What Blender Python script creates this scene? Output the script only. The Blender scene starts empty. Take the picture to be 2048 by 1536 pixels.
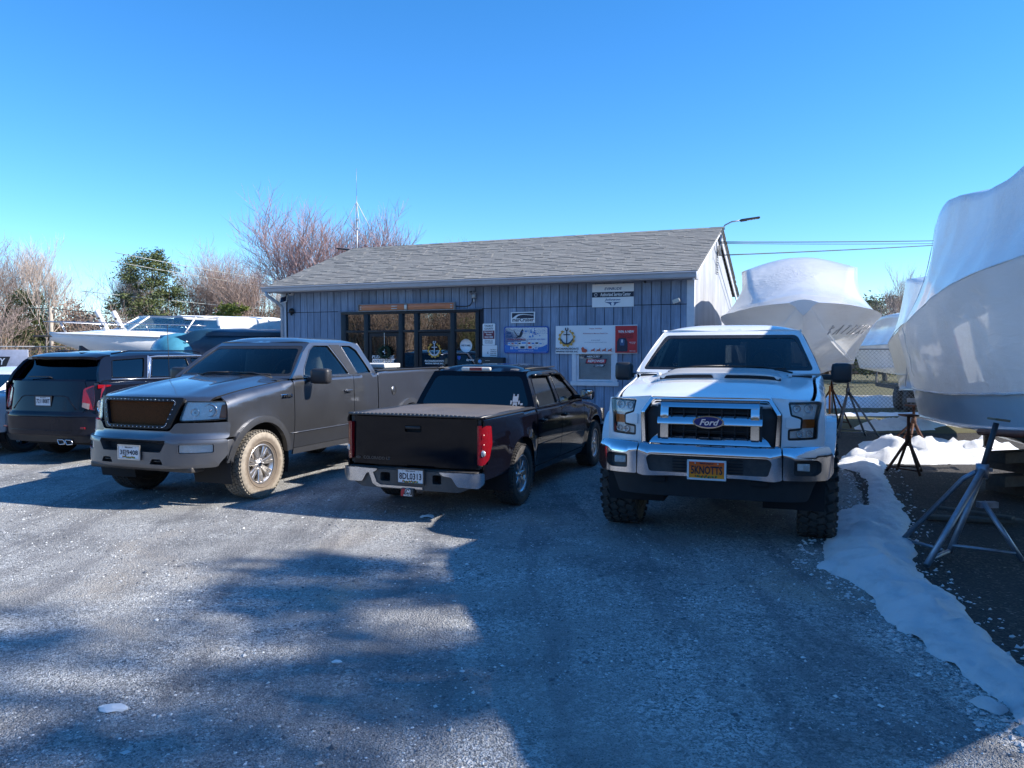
import bpy, bmesh, math, random
import numpy as np
from mathutils import Vector, Matrix, noise
from mathutils.geometry import delaunay_2d_cdt

# ---------------------------------------------------------------- camera, world, sun, exposure
SC = bpy.context.scene
COL = SC.collection
R = math.radians
CAM_F, CAM_HOR, CAM_H = 1550.0, 699.0, 1.77
cam = bpy.data.cameras.new('camera')
cam.sensor_width = 36.0
cam.lens = 36.0 * CAM_F / 2048.0
cam.clip_start = 0.05
cam.clip_end = 3000
camo = bpy.data.objects.new('camera', cam)
COL.objects.link(camo)
camo.location = (0, 0, CAM_H)
camo.rotation_euler = (R(90) - math.atan((768 - CAM_HOR) / CAM_F), 0, 0)
SC.camera = camo

SUN_EL = R(35.8)
SUN_AZ = (1.0, -0.14)            # horizontal direction towards the sun
world = bpy.data.worlds.new('World')
SC.world = world
world.use_nodes = True
wn = world.node_tree
wn.nodes.clear()
sky = wn.nodes.new('ShaderNodeTexSky')
sky.sky_type = 'NISHITA'
sky.sun_disc = False
sky.sun_elevation = SUN_EL
sky.sun_rotation = math.atan2(SUN_AZ[0], SUN_AZ[1])
sky.altitude = 0
sky.air_density = 0.92
sky.dust_density = 0.0
sky.ozone_density = 6.5
bg = wn.nodes.new('ShaderNodeBackground')
bg.inputs['Strength'].default_value = 0.15
wo = wn.nodes.new('ShaderNodeOutputWorld')
hsv = wn.nodes.new('ShaderNodeHueSaturation')
hsv.inputs['Saturation'].default_value = 1.20
wn.links.new(sky.outputs[0], hsv.inputs['Color'])
wn.links.new(hsv.outputs[0], bg.inputs[0])
wn.links.new(bg.outputs[0], wo.inputs[0])

sun = bpy.data.lights.new('sun', 'SUN')
sun.energy = 5.0
sun.angle = R(0.55)
sun.color = (1.0, 0.94, 0.86)
suno = bpy.data.objects.new('sun', sun)
COL.objects.link(suno)
sh = Vector((SUN_AZ[0], SUN_AZ[1], 0)).normalized()
sd = Vector((sh.x * math.cos(SUN_EL), sh.y * math.cos(SUN_EL), math.sin(SUN_EL)))
suno.rotation_euler = sd.to_track_quat('Z', 'Y').to_euler()

SC.view_settings.view_transform = 'Standard'
SC.view_settings.look = 'None'
SC.view_settings.gamma = 1.0
SC.view_settings.exposure = 0.82
SC.view_settings.use_curve_mapping = False
SC.render.engine = 'CYCLES'
SC.cycles.max_bounces = 8
SC.cycles.transparent_max_bounces = 10
SC.cycles.glossy_bounces = 4
SC.cycles.transmission_bounces = 6
SC.cycles.use_denoising = True
SC.cycles.sample_clamp_indirect = 6.0

# ---------------------------------------------------------------- helpers
def tag(o, label=None, cat=None, group=None, kind=None):
    if label: o['label'] = label
    if cat: o['category'] = cat
    if group: o['group'] = group
    if kind: o['kind'] = kind
    return o

def empty(name, loc=(0, 0, 0), rz=0.0, label=None, cat=None, group=None):
    o = bpy.data.objects.new(name, None)
    COL.objects.link(o)
    o.location = loc
    o.rotation_euler = (0, 0, rz)
    o.empty_display_size = 0.2
    return tag(o, label, cat, group)

def link_mesh(name, me, mat, parent=None, loc=None, kind=None, label=None):
    if mat is not None and not me.materials:
        for m_ in (mat if isinstance(mat, (list, tuple)) else [mat]):
            me.materials.append(m_)
    o = bpy.data.objects.new(name, me)
    COL.objects.link(o)
    if parent is not None: o.parent = parent
    if loc is not None: o.location = loc
    if kind: o['kind'] = kind
    if label: o['label'] = label
    return o

def copy_tree(o, parent=None):
    c = o.copy()
    COL.objects.link(c)
    c.parent = parent
    for ch in CH_OF(o):
        copy_tree(ch, c)
    return c

def CH_OF(o):
    return [c for c in bpy.data.objects if c.parent == o]

class MB:
    """collects shapes into one mesh"""
    def __init__(s):
        s.v = []; s.f = []; s.sm = []; s.mi = []
    def add(s, vs, fs, smooth=False, mi=0, M=None):
        n = len(s.v)
        if M is not None:
            vs = [M @ Vector(p) for p in vs]
        s.v.extend([tuple(p) for p in vs])
        for f in fs:
            s.f.append(tuple(n + i for i in f)); s.sm.append(smooth); s.mi.append(mi)
        return s
    def box(s, c, d, M=None, ch=0.0, mi=0, rot=None):
        x, y, z = d[0] / 2, d[1] / 2, d[2] / 2
        L = Matrix.Translation(c)
        if rot is not None: L = L @ rot
        if M is not None: L = M @ L
        if ch <= 0:
            vs = [(-x, -y, -z), (x, -y, -z), (x, y, -z), (-x, y, -z), (-x, -y, z), (x, -y, z), (x, y, z), (-x, y, z)]
            fs = [(0, 3, 2, 1), (4, 5, 6, 7), (0, 1, 5, 4), (1, 2, 6, 5), (2, 3, 7, 6), (3, 0, 4, 7)]
            return s.add(vs, fs, False, mi, L)
        ch = min(ch, x * .9, y * .9, z * .9)
        bm = bmesh.new()
        bmesh.ops.create_cube(bm, size=1)
        for v in bm.verts: v.co = (v.co.x * 2 * x, v.co.y * 2 * y, v.co.z * 2 * z)
        bmesh.ops.bevel(bm, geom=list(bm.edges), offset=ch, segments=2, profile=.6, affect='EDGES')
        bm.verts.index_update()
        s.add([v.co.copy() for v in bm.verts], [tuple(v.index for v in f.verts) for f in bm.faces], True, mi, L)
        bm.free()
        return s
    def prism(s, pts, z0, z1, M=None, mi=0, smooth=False):
        """polygon in xy extruded z0..z1"""
        n = len(pts)
        vs = [(p[0], p[1], z0) for p in pts] + [(p[0], p[1], z1) for p in pts]
        fs = [tuple(range(n))[::-1], tuple(range(n, 2 * n))] + [(i, (i + 1) % n, (i + 1) % n + n, i + n) for i in range(n)]
        return s.add(vs, fs, smooth, mi, M)
    def tube(s, path, r, n=8, cap=True, smooth=True, mi=0, closed=False):
        path = [Vector(p) for p in path]
        k = len(path)
        rr = r if isinstance(r, (list, tuple)) else [r] * k
        vs = []; fs = []
        up = None
        for i, p in enumerate(path):
            if closed: t = (path[(i + 1) % k] - path[i - 1]).normalized()
            else: t = (path[min(i + 1, k - 1)] - path[max(i - 1, 0)]).normalized()
            if up is None:
                up = Vector((0, 0, 1)) if abs(t.z) < .9 else Vector((1, 0, 0))
            a = t.cross(up)
            if a.length < 1e-4: a = t.cross(Vector((0, 1, 0)))
            a.normalize(); b = a.cross(t).normalized(); up = b
            for j in range(n):
                th = 2 * math.pi * j / n
                vs.append(p + (a * math.cos(th) + b * math.sin(th)) * rr[i])
        for i in range(k if closed else k - 1):
            i2 = (i + 1) % k
            for j in range(n):
                fs.append((i * n + j, i * n + (j + 1) % n, i2 * n + (j + 1) % n, i2 * n + j))
        s.add(vs, fs, smooth, mi)
        if cap and not closed:
            b0 = len(s.v) - len(vs)
            s.f.append(tuple(b0 + j for j in range(n))[::-1]); s.sm.append(False); s.mi.append(mi)
            s.f.append(tuple(b0 + (k - 1) * n + j for j in range(n))); s.sm.append(False); s.mi.append(mi)
        return s
    def lathe(s, prof, n=32, M=None, smooth=True, mi=0):
        """prof = (radius, height) list about local Z"""
        vs = []; fs = []
        for (r, h) in prof:
            for j in range(n):
                th = 2 * math.pi * j / n
                vs.append((r * math.cos(th), r * math.sin(th), h))
        for i in range(len(prof) - 1):
            for j in range(n):
                fs.append((i * n + j, i * n + (j + 1) % n, (i + 1) * n + (j + 1) % n, (i + 1) * n + j))
        return s.add(vs, fs, smooth, mi, M)
    def sphere(s, c, r, M=None, nu=12, nv=8, mi=0):
        if not isinstance(r, (tuple, list)): r = (r, r, r)
        vs = []; fs = []
        for i in range(nv + 1):
            ph = math.pi * i / nv
            for j in range(nu):
                th = 2 * math.pi * j / nu
                vs.append((c[0] + r[0] * math.sin(ph) * math.cos(th), c[1] + r[1] * math.sin(ph) * math.sin(th), c[2] + r[2] * math.cos(ph)))
        for i in range(nv):
            for j in range(nu):
                fs.append((i * nu + j, (i + 1) * nu + j, (i + 1) * nu + (j + 1) % nu, i * nu + (j + 1) % nu))
        return s.add(vs, fs, True, mi, M)
    def build(s, name, mat, parent=None, loc=None, kind=None, label=None):
        me = bpy.data.meshes.new(name)
        me.from_pydata(s.v, [], s.f)
        me.polygons.foreach_set('use_smooth', s.sm)
        if any(s.mi): me.polygons.foreach_set('material_index', s.mi)
        me.update()
        return link_mesh(name, me, mat, parent, loc, kind, label)

def rnd(pts, r=0.02, n=4):
    """round the corners of a polygon; a point may carry its own radius as third value"""
    out = []
    k = len(pts)
    for i in range(k):
        p = Vector(pts[i][:2]); a = Vector(pts[i - 1][:2]); b = Vector(pts[(i + 1) % k][:2])
        rr = pts[i][2] if len(pts[i]) > 2 else r
        da = (a - p); db = (b - p)
        t = min(rr, da.length * .48, db.length * .48)
        if t < 1e-4:
            out.append(tuple(p)); continue
        p0 = p + da.normalized() * t; p1 = p + db.normalized() * t
        for j in range(n + 1):
            u = j / n
            q = p0 * (1 - u) ** 2 + p * 2 * u * (1 - u) + p1 * u ** 2
            out.append(tuple(q))
    return out

def resample(pts, d):
    out = []
    k = len(pts)
    for i in range(k):
        a = pts[i]; b = pts[(i + 1) % k]
        L = math.hypot(b[0] - a[0], b[1] - a[1])
        if L < 1e-5: continue
        n = max(1, int(math.ceil(L / d)))
        for j in range(n):
            u = j / n
            out.append((a[0] + (b[0] - a[0]) * u, a[1] + (b[1] - a[1]) * u))
    return out

def inside(P, poly):
    P = np.asarray(P); x = P[:, 0]; y = P[:, 1]
    r = np.zeros(len(P), bool)
    n = len(poly)
    for i in range(n):
        x0, y0 = poly[i]; x1, y1 = poly[(i + 1) % n]
        if y0 == y1: continue
        c = ((y0 > y) != (y1 > y)) & (x < (x1 - x0) * (y - y0) / (y1 - y0) + x0)
        r ^= c
    return r

def bdist(P, loops):
    P = np.asarray(P); d = np.full(len(P), 1e9)
    for poly in loops:
        for i in range(len(poly)):
            a = np.array(poly[i]); b = np.array(poly[(i + 1) % len(poly)])
            ab = b - a; L = ab @ ab
            if L < 1e-12: continue
            t = np.clip(((P - a) @ ab) / L, 0, 1)
            q = a + t[:, None] * ab
            d = np.minimum(d, np.hypot(*(P - q).T))
    return d

def tri2d(outline, holes, d, pts_extra=None):
    loops = [resample(outline, d)] + [resample(h, d) for h in holes]
    xs = [p[0] for p in loops[0]]; ys = [p[1] for p in loops[0]]
    g = []
    y = min(ys) + d * .5; row = 0
    while y < max(ys):
        x = min(xs) + d * (.5 if row % 2 else .25)
        while x < max(xs):
            g.append((x, y)); x += d
        y += d * .87; row += 1
    if g:
        G = np.array(g)
        m = inside(G, loops[0])
        for h in loops[1:]: m &= ~inside(G, h)
        m &= bdist(G, loops) > d * .42
        g = [tuple(q) for q in G[m]]
    vs = []; es = []
    for lp in loops:
        b = len(vs); vs += [Vector(p) for p in lp]
        es += [(b + i, b + (i + 1) % len(lp)) for i in range(len(lp))]
    vs += [Vector(p) for p in g]
    V, E, F, ov, oe, of = delaunay_2d_cdt(vs, es, [], 0, 1e-6)
    V = [(v[0], v[1]) for v in V]
    C = np.array([((V[f[0]][0] + V[f[1]][0] + V[f[2]][0]) / 3, (V[f[0]][1] + V[f[1]][1] + V[f[2]][1]) / 3) for f in F])
    m = inside(C, loops[0])
    for h in loops[1:]: m &= ~inside(C, h)
    F = [tuple(f) for f, k in zip(F, m) if k]
    return V, F

def panel(name, mat, outline, fn, out, parent=None, holes=(), d=.08, depth=.02, off=0.0, label=None, smooth=True, rim=True):
    """a sheet cut to a 2-D outline, laid on the surface fn(u,v), with a turned-in rim"""
    V, F = tri2d(outline, holes, d)
    out = Vector(out)
    e = 1e-3
    P = []; N = []; SG = []
    for (u, v) in V:
        p = Vector(fn(u, v)); du = Vector(fn(u + e, v)) - p; dv = Vector(fn(u, v + e)) - p
        n = du.cross(dv)
        if n.length < 1e-12: n = out.copy()
        n.normalize()
        sg_ = 1
        if n.dot(out) < 0: n = -n; sg_ = -1
        SG.append(sg_); N.append(n); P.append(p + n * off)
    f2 = []
    for f in F:
        a, b, c = V[f[0]], V[f[1]], V[f[2]]
        ar = (b[0] - a[0]) * (c[1] - a[1]) - (b[1] - a[1]) * (c[0] - a[0])
        if abs(ar) < 1e-10: continue
        f2.append(f if ar * SG[f[0]] > 0 else f[::-1])
    vs = [tuple(p) for p in P]; fs = list(f2); sm = [smooth] * len(fs)
    if depth > 0 and rim:
        cnt = {}
        for f in f2:
            for i in range(3):
                a, b = f[i], f[(i + 1) % 3]
                k = (min(a, b), max(a, b))
                cnt[k] = None if k in cnt else (a, b)
        top = {}; bot = {}
        def g(dct, i, o):
            if i not in dct:
                dct[i] = len(vs); vs.append(tuple(P[i] - N[i] * o))
            return dct[i]
        for k, e2 in cnt.items():
            if e2 is None: continue
            a, b = e2
            fs.append((g(top, b, 0), g(top, a, 0), g(bot, a, depth), g(bot, b, depth))); sm.append(False)
    me = bpy.data.meshes.new(name)
    me.from_pydata(vs, [], fs)
    me.polygons.foreach_set('use_smooth', sm)
    me.update()
    if smooth:
        nf = len(f2); nl = []
        for k, f in enumerate(fs):
            if k < nf: nl += [tuple(N[i]) for i in f]
            else:
                a, b, c = Vector(vs[f[0]]), Vector(vs[f[1]]), Vector(vs[f[2]])
                q = (b - a).cross(c - a)
                q = tuple(q.normalized()) if q.length > 1e-12 else (0, 0, 1)
                nl += [q] * len(f)
        me.normals_split_custom_set(nl)
    return link_mesh(name, me, mat, parent, None, None, label)

TEXTS = []
def text(body, mat, parent, org, right, up, width=None, height=None, shear=0.0, extrude=.002, name='lettering', align='CENTER'):
    """flat lettering centred on org"""
    cu = bpy.data.curves.new(name, 'FONT')
    cu.body = body; cu.align_x = align; cu.align_y = 'CENTER'; cu.size = 1.0; cu.shear = shear
    cu.offset = .022; cu.resolution_u = 2
    cu.materials.append(mat)
    o = bpy.data.objects.new(name, cu); COL.objects.link(o)
    o.parent = parent
    TEXTS.append((o, Vector(org), Vector(right).normalized(), Vector(up).normalized(), width, height))
    return o
def place_texts():
    bpy.context.view_layer.update()
    for o, org, r, u, w, h in TEXTS:
        dx, dy = max(o.dimensions[0], 1e-3), max(o.dimensions[1], 1e-3)
        sx = w / dx if w else None; sy = h / dy if h else None
        if sx is None: sx = sy
        if sy is None: sy = sx
        n = r.cross(u)
        M = Matrix(((r.x * sx, u.x * sy, n.x, org.x), (r.y * sx, u.y * sy, n.y, org.y), (r.z * sx, u.z * sy, n.z, org.z), (0, 0, 0, 1)))
        me = bpy.data.meshes.new_from_object(o)
        me.transform(M)
        q = bpy.data.objects.new('lettering', me); COL.objects.link(q); q.parent = o.parent
        cu = o.data
        bpy.data.objects.remove(o); bpy.data.curves.remove(cu)

def lerp(tab, x):
    if x <= tab[0][0]: return tab[0][1]
    for i in range(len(tab) - 1):
        if x <= tab[i + 1][0]:
            a, b = tab[i], tab[i + 1]
            t = (x - a[0]) / (b[0] - a[0])
            return a[1] + (b[1] - a[1]) * t
    return tab[-1][1]
def sm_lerp(tab, x):
    """smooth (Catmull-Rom) table"""
    if x <= tab[0][0]: return tab[0][1]
    if x >= tab[-1][0]: return tab[-1][1]
    for i in range(len(tab) - 1):
        if x <= tab[i + 1][0]:
            x0, y0 = tab[i]; x1, y1 = tab[i + 1]
            m0 = (y1 - tab[i - 1][1]) / (x1 - tab[i - 1][0]) if i > 0 else (y1 - y0) / (x1 - x0)
            m1 = (tab[i + 2][1] - y0) / (tab[i + 2][0] - x0) if i + 2 < len(tab) else (y1 - y0) / (x1 - x0)
            h = x1 - x0; t = (x - x0) / h
            return (2 * t ** 3 - 3 * t ** 2 + 1) * y0 + (t ** 3 - 2 * t ** 2 + t) * h * m0 + (-2 * t ** 3 + 3 * t ** 2) * y1 + (t ** 3 - t ** 2) * h * m1

# ---------------------------------------------------------------- materials
def new_mat(name):
    m = bpy.data.materials.new(name)
    m.use_nodes = True
    nt = m.node_tree
    nt.nodes.clear()
    return m, nt, nt.nodes, nt.links

def nd(nt, t, **kw):
    n = nt.nodes.new(t)
    for k, v in kw.items():
        if k in n.inputs.keys(): n.inputs[k].default_value = v
        else: setattr(n, k, v)
    return n

def ramp(nt, fac, stops, interp='LINEAR'):
    r = nt.nodes.new('ShaderNodeValToRGB')
    r.color_ramp.interpolation = interp
    el = r.color_ramp.elements
    while len(el) < len(stops): el.new(.5)
    for e, (p, c) in zip(el, stops):
        e.position = p
        e.color = c if len(c) == 4 else (*c, 1)
    nt.links.new(fac, r.inputs[0])
    return r.outputs[0]

def noise_n(nt, vec, scale, detail=4, rough=.6, dist=0.0):
    n = nt.nodes.new('ShaderNodeTexNoise')
    n.inputs['Scale'].default_value = scale; n.inputs['Detail'].default_value = detail
    n.inputs['Roughness'].default_value = rough; n.inputs['Distortion'].default_value = dist
    if vec is not None: nt.links.new(vec, n.inputs['Vector'])
    return n.outputs[0]

def mixc(nt, fac, a, b, blend='MIX'):
    m = nt.nodes.new('ShaderNodeMix'); m.data_type = 'RGBA'; m.blend_type = blend
    for sock, v in ((m.inputs[0], fac), (m.inputs[6], a), (m.inputs[7], b)):
        if hasattr(v, 'default_value') or hasattr(v, 'is_linked'): nt.links.new(v, sock)
        elif isinstance(v, (int, float)): sock.default_value = v
        else: sock.default_value = (*v[:3], 1)
    return m.outputs[2]

def mapping(nt, scale=(1, 1, 1), rot=(0, 0, 0), coord='Object'):
    tc = nt.nodes.new('ShaderNodeTexCoord'); mp = nt.nodes.new('ShaderNodeMapping')
    mp.inputs['Scale'].default_value = scale; mp.inputs['Rotation'].default_value = rot
    nt.links.new(tc.outputs[coord], mp.inputs[0])
    return mp.outputs[0]

MATS = {}
def M(name, col=(.5, .5, .5), rough=.5, metal=0.0, var=.12, vs=6.0, bump=0.0, bs=40.0, coat=0.0, spec=.5, dirt=0.0, dcol=(.16, .14, .12), rv=0.1, emit=None, alpha=None, vscale=(1, 1, 1), trans=0.0):
    """principled with grain in colour and roughness, optional bump and dirt near the ground"""
    if name in MATS: return MATS[name]
    m, nt, N, L = new_mat(name)
    out = nd(nt, 'ShaderNodeOutputMaterial'); b = nd(nt, 'ShaderNodeBsdfPrincipled')
    L.new(b.outputs[0], out.inputs[0])
    vec = mapping(nt, vscale)
    nz = noise_n(nt, vec, vs, 5, .65)
    lo = tuple(max(0, c * (1 - var)) for c in col); hi = tuple(min(1, c * (1 + var)) for c in col)
    c = ramp(nt, nz, [(.3, lo), (.7, hi)])
    rgh = nd(nt, 'ShaderNodeMapRange')
    L.new(nz, rgh.inputs[0]); rgh.inputs[3].default_value = max(.02, rough - rv * rough); rgh.inputs[4].default_value = min(1, rough + rv)
    r_out = rgh.outputs[0]
    if dirt > 0:
        n2 = noise_n(nt, vec, 9, 8, .75)
        geo = nd(nt, 'ShaderNodeNewGeometry'); sep = nd(nt, 'ShaderNodeSeparateXYZ'); L.new(geo.outputs['Position'], sep.inputs[0])
        mr = nd(nt, 'ShaderNodeMapRange'); L.new(sep.outputs[2], mr.inputs[0])
        mr.inputs[1].default_value = .25; mr.inputs[2].default_value = 1.2; mr.inputs[3].default_value = .55; mr.inputs[4].default_value = 0
        ad = nd(nt, 'ShaderNodeMath', operation='ADD'); L.new(mr.outputs[0], ad.inputs[0]); L.new(n2, ad.inputs[1])
        f = ramp(nt, ad.outputs[0], [(.62, (0, 0, 0)), (1.0, (dirt, dirt, dirt))])
        c = mixc(nt, f, c, dcol)
        mx = nd(nt, 'ShaderNodeMix'); L.new(f, mx.inputs[0]); L.new(r_out, mx.inputs[2]); mx.inputs[3].default_value = .7
        r_out = mx.outputs[0]
    L.new(c, b.inputs['Base Color']); L.new(r_out, b.inputs['Roughness'])
    b.inputs['Metallic'].default_value = metal
    b.inputs['Specular IOR Level'].default_value = spec
    b.inputs['Coat Weight'].default_value = coat; b.inputs['Coat Roughness'].default_value = .03
    if trans: b.inputs['Transmission Weight'].default_value = trans
    if bump > 0:
        bn = nd(nt, 'ShaderNodeBump'); bn.inputs['Strength'].default_value = min(1, bump); bn.inputs['Distance'].default_value = .01
        L.new(noise_n(nt, vec, bs, 6, .7), bn.inputs['Height']); L.new(bn.outputs[0], b.inputs['Normal'])
    if emit:
        b.inputs['Emission Color'].default_value = (*emit[:3], 1); b.inputs['Emission Strength'].default_value = emit[3]
    MATS[name] = m
    return m

def glass_mat(name, tint, refl=.12, rough=.0, ior=1.5):
    """thin sheet glass: tinted see-through with a fresnel mirror"""
    m, nt, N, L = new_mat(name)
    out = nd(nt, 'ShaderNodeOutputMaterial'); mix = nd(nt, 'ShaderNodeMixShader')
    tr = nd(nt, 'ShaderNodeBsdfTransparent'); tr.inputs[0].default_value = (*tint, 1)
    gl = nd(nt, 'ShaderNodeBsdfGlossy'); gl.inputs['Roughness'].default_value = rough; gl.inputs[0].default_value = (1, 1, 1, 1)
    fr = nd(nt, 'ShaderNodeFresnel'); fr.inputs[0].default_value = ior
    ad = nd(nt, 'ShaderNodeMath', operation='ADD'); ad.use_clamp = True
    L.new(fr.outputs[0], ad.inputs[0]); ad.inputs[1].default_value = refl
    L.new(ad.outputs[0], mix.inputs[0]); L.new(tr.outputs[0], mix.inputs[1]); L.new(gl.outputs[0], mix.inputs[2])
    bn = nd(nt, 'ShaderNodeBump'); bn.inputs['Strength'].default_value = .03; bn.inputs['Distance'].default_value = .02
    L.new(noise_n(nt, mapping(nt), 1.2, 2, .5), bn.inputs['Height']); L.new(bn.outputs[0], gl.inputs['Normal'])
    L.new(mix.outputs[0], out.inputs[0])
    return m

def paint(name, col, metal=.0, rough=.3, dirt=.25, dcol=(.2, .18, .16), coat=.6, spec=.5):
    return M(name, col, rough, metal, .06, 3, 0, 40, coat, spec, dirt, dcol, .03)

BLACK = M('black_plastic', (.018, .018, .02), .45, 0, .2, 20, .15, 200, 0, .5, .3)
SHADOWBLACK = M('dark_interior', (.012, .012, .014), .8, 0, .2, 5)
RUBBER = M('tyre_rubber', (.022, .022, .023), .75, 0, .3, 12, .3, 80, 0, .4, .5, (.12, .105, .09))
CHROME = M('chrome', (.62, .63, .66), .05, 1.0, .04, 4, 0, 40, 0, .5, .1)
STEEL = M('brushed_alloy', (.55, .55, .56), .28, 1.0, .1, 8)
WHITE = M('white_print', (.8, .8, .8), .5, 0, .03)
REDLENS = M('red_lens', (.24, .004, .009), .10, 0, .12, 30, .3, 60, .8)
REFLECTOR = M('lamp_reflector', (.95, .95, .92), .22, .12, .08, 30, .5, 60)
AMBER = M('amber_lens', (.5, .13, .02), .15, 0, .1, 20, 0, 40, .6)
CLEAR = glass_mat('clear_lens', (.95, .96, .96), .0)
GLASS = glass_mat('windscreen_glass', (.60, .68, .65), .0)
DGLASS = glass_mat('privacy_glass', (.06, .07, .08), .03)
SEATM = M('seat_cloth', (.10, .098, .10), .85, 0, .2, 40, .3, 200)
BEIGE = M('beige_trim', (.3, .27, .22), .7, 0, .1, 10)
# ================================================================ vehicles
def vframe(name, P, th, label, cat):
    """root empty on the ground; local x runs rearwards, y to the vehicle's right"""
    return empty(name, (P[0], P[1], 0), R(th), label, cat)

def rotmat(ax, deg):
    return Matrix.Rotation(R(deg), 4, ax)

WH_CACHE = {}
def wheel(parent, x, y, z, r, w, rr, style, side, steer=0, tyremat=None, rimmat=None):
    """wheel part with tyre, tread and rim sub-parts; side = +1/-1, outward along y"""
    tyremat = tyremat or RUBBER; rimmat = rimmat or STEEL
    key = (r, w, rr, style)
    if key not in WH_CACHE:
        # local: axis Z = outward
        t = MB()
        prof = [(rr - .01, -w * .40), (rr + .01, -w * .47), ((r + rr) / 2, -w * .53), (r * .93, -w * .49), (r * .975, -w * .42), (r * .985, -w * .2), (r * .985, w * .2),
                (r * .975, w * .42), (r * .93, w * .49), ((r + rr) / 2 + .01, w * .53), ((r + rr) / 2 - .01, w * .525), (rr + .012, w * .47), (rr - .012, w * .40)]
        t.lathe(prof, 56)
        for q in (-1, 1):   # raised ring on the sidewall
            t.lathe([(rr + .03, q * w * .495), (rr + .033, q * w * .515), (rr + .045, q * w * .52), (rr + .048, q * w * .505)], 48)
        tr = MB()
        mud = 'mud' in style
        nblk = 30 if mud else 52
        rows = ([(-.36, .20, .5), (-.12, .2, 0), (.12, .2, .5), (.36, .20, 0)] if mud else [(-.38, .16, 0), (-.19, .14, .5), (0, .14, 0), (.19, .14, .5), (.38, .16, 0)])
        bh = .016 if mud else .007
        for (c, ww, ph) in rows:
            for i in range(nblk):
                a = 2 * math.pi * (i + ph) / nblk
                cw = 2 * math.pi * r / nblk * (.66 if mud else .74)
                Mx = Matrix.Rotation(a, 4, 'Z') @ Matrix.Translation((r * .985 + bh * .3, 0, c * w)) @ rotmat('X', (24 if mud else 14) * (1 if c > 0 else -1))
                tr.box((0, 0, 0), (bh * 2, cw, ww * w), Mx)
        # shoulder lugs
        for q in (-1, 1):
            for i in range(nblk):
                a = 2 * math.pi * (i + .25 * q) / nblk
                cw = 2 * math.pi * r / nblk * .5
                Mx = Matrix.Rotation(a, 4, 'Z') @ Matrix.Translation((r * .945, 0, q * w * .475)) @ rotmat('Y', -q * 52)
                tr.box((0, 0, 0), ((.05 if mud else .035), cw, .014 if mud else .007), Mx)
        ri = MB()
        # barrel and lip
        ri.lathe([(rr - .012, w * .44), (rr + .004, w * .45), (rr + .006, w * .425), (rr - .02, w * .39), (rr - .035, w * .2), (rr - .04, -w * .4)], 48)
        hub = w * .30
        def spoke(a, wid0, wid1, r0, r1, zz0, zz1, th=.03):
            c, s_ = math.cos(a), math.sin(a)
            def P(rad, off, z_): return (rad * c - off * s_, rad * s_ + off * c, z_)
            rm = (r0 + r1) / 2; zm = (zz0 + zz1) / 2 + .01; wm = (wid0 + wid1) / 2
            vs = []
            for (rad, wd, z_) in ((r0, wid0, zz0), (rm, wm, zm), (r1, wid1, zz1)):
                vs += [P(rad, -wd, z_ - th), P(rad, -wd, z_ - .008), P(rad, -wd * .7, z_), P(rad, wd * .7, z_), P(rad, wd, z_ - .008), P(rad, wd, z_ - th)]
            fs = []
            for k in range(2):
                for j in range(5): fs.append((k * 6 + j, k * 6 + j + 1, (k + 1) * 6 + j + 1, (k + 1) * 6 + j))
            ri.add(vs, [f[::-1] for f in fs], False)
        if 'seven' in style:
            for i in range(7):
                a0 = 2 * math.pi * i / 7 + .2
                for q in (-1, 1):
                    spoke(a0 + q * .15, .016, .022, .05, rr - .018, hub, w * .40)
                spoke(a0, .03, .02, .04, rr * .6, hub - .01, w * .35)
        elif 'ten' in style:
            for i in range(10): spoke(2 * math.pi * i / 10, .012, .017, .05, rr - .02, hub, w * .40)
        elif 'oval' in style:
            ri.lathe([(rr - .03, w * .30), (rr - .035, w * .36), (rr * .80, w * .34)], 36)
            for i in range(8): spoke(2 * math.pi * i / 8, .022, .034, .03, rr * .84, hub, w * .34)
        else:
            for i in range(6): spoke(2 * math.pi * i / 6, .03, .042, .04, rr - .02, hub, w * .38)
        ri.lathe([(0, hub + .012), (.035, hub + .012), (.045, hub + .002), (.075, hub - .004), (.08, hub - .04)], 24)
        for i in range(6):
            a = 2 * math.pi * i / 6 + .1
            ri.lathe([(0, .014), (.009, .012), (.011, 0)], 6, Matrix.Translation((.058 * math.cos(a), .058 * math.sin(a), hub - .002)))
        di = MB()
        di.lathe([(0, w * .02), (rr * .62, w * .02), (rr * .64, 0), (rr * .64, -w * .03), (0, -w * .03)], 32)
        di.box((rr * .5, 0, 0), (.09, .14, .06))
        di.lathe([(rr * .5, -w * .35), (.0, -w * .35)], 16)
        caps = MB(); caps.lathe([(0, hub + .018), (.026, hub + .018), (.03, hub + .012)], 20)
        def mesh(mb):
            me = bpy.data.meshes.new('wheel_mesh'); me.from_pydata(mb.v, [], mb.f)
            me.polygons.foreach_set('use_smooth', mb.sm); me.update(); return me
        WH_CACHE[key] = [mesh(k) for k in (t, tr, ri, di, caps)]
    T, TR, RI, DI, CA = WH_CACHE[key]
    def use(me, mt):
        me = me if not me.materials or me.materials[0] == mt else me.copy()
        if not me.materials: me.materials.append(mt)
        else: me.materials[0] = mt
        return me
    hubo = link_mesh('wheel', use(DI, M('brake_steel', (.2, .18, .17), .5, .8, .2, 20)), None, parent, (x, y, z))
    hubo.rotation_euler = (R(-90) if side > 0 else R(90), 0, R(steer))
    # rotation: local Z -> side*Y
    for nm, me, mt in (('tyre', T, tyremat), ('tread', TR, MATS['tyre_rubber'] if tyremat == RUBBER else MATS.get('tread_rubber', RUBBER)), ('rim', RI, rimmat), ('hub_cap', CA, CHROME)):
        link_mesh(nm, use(me, mt), None, hubo)
    return hubo

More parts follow.
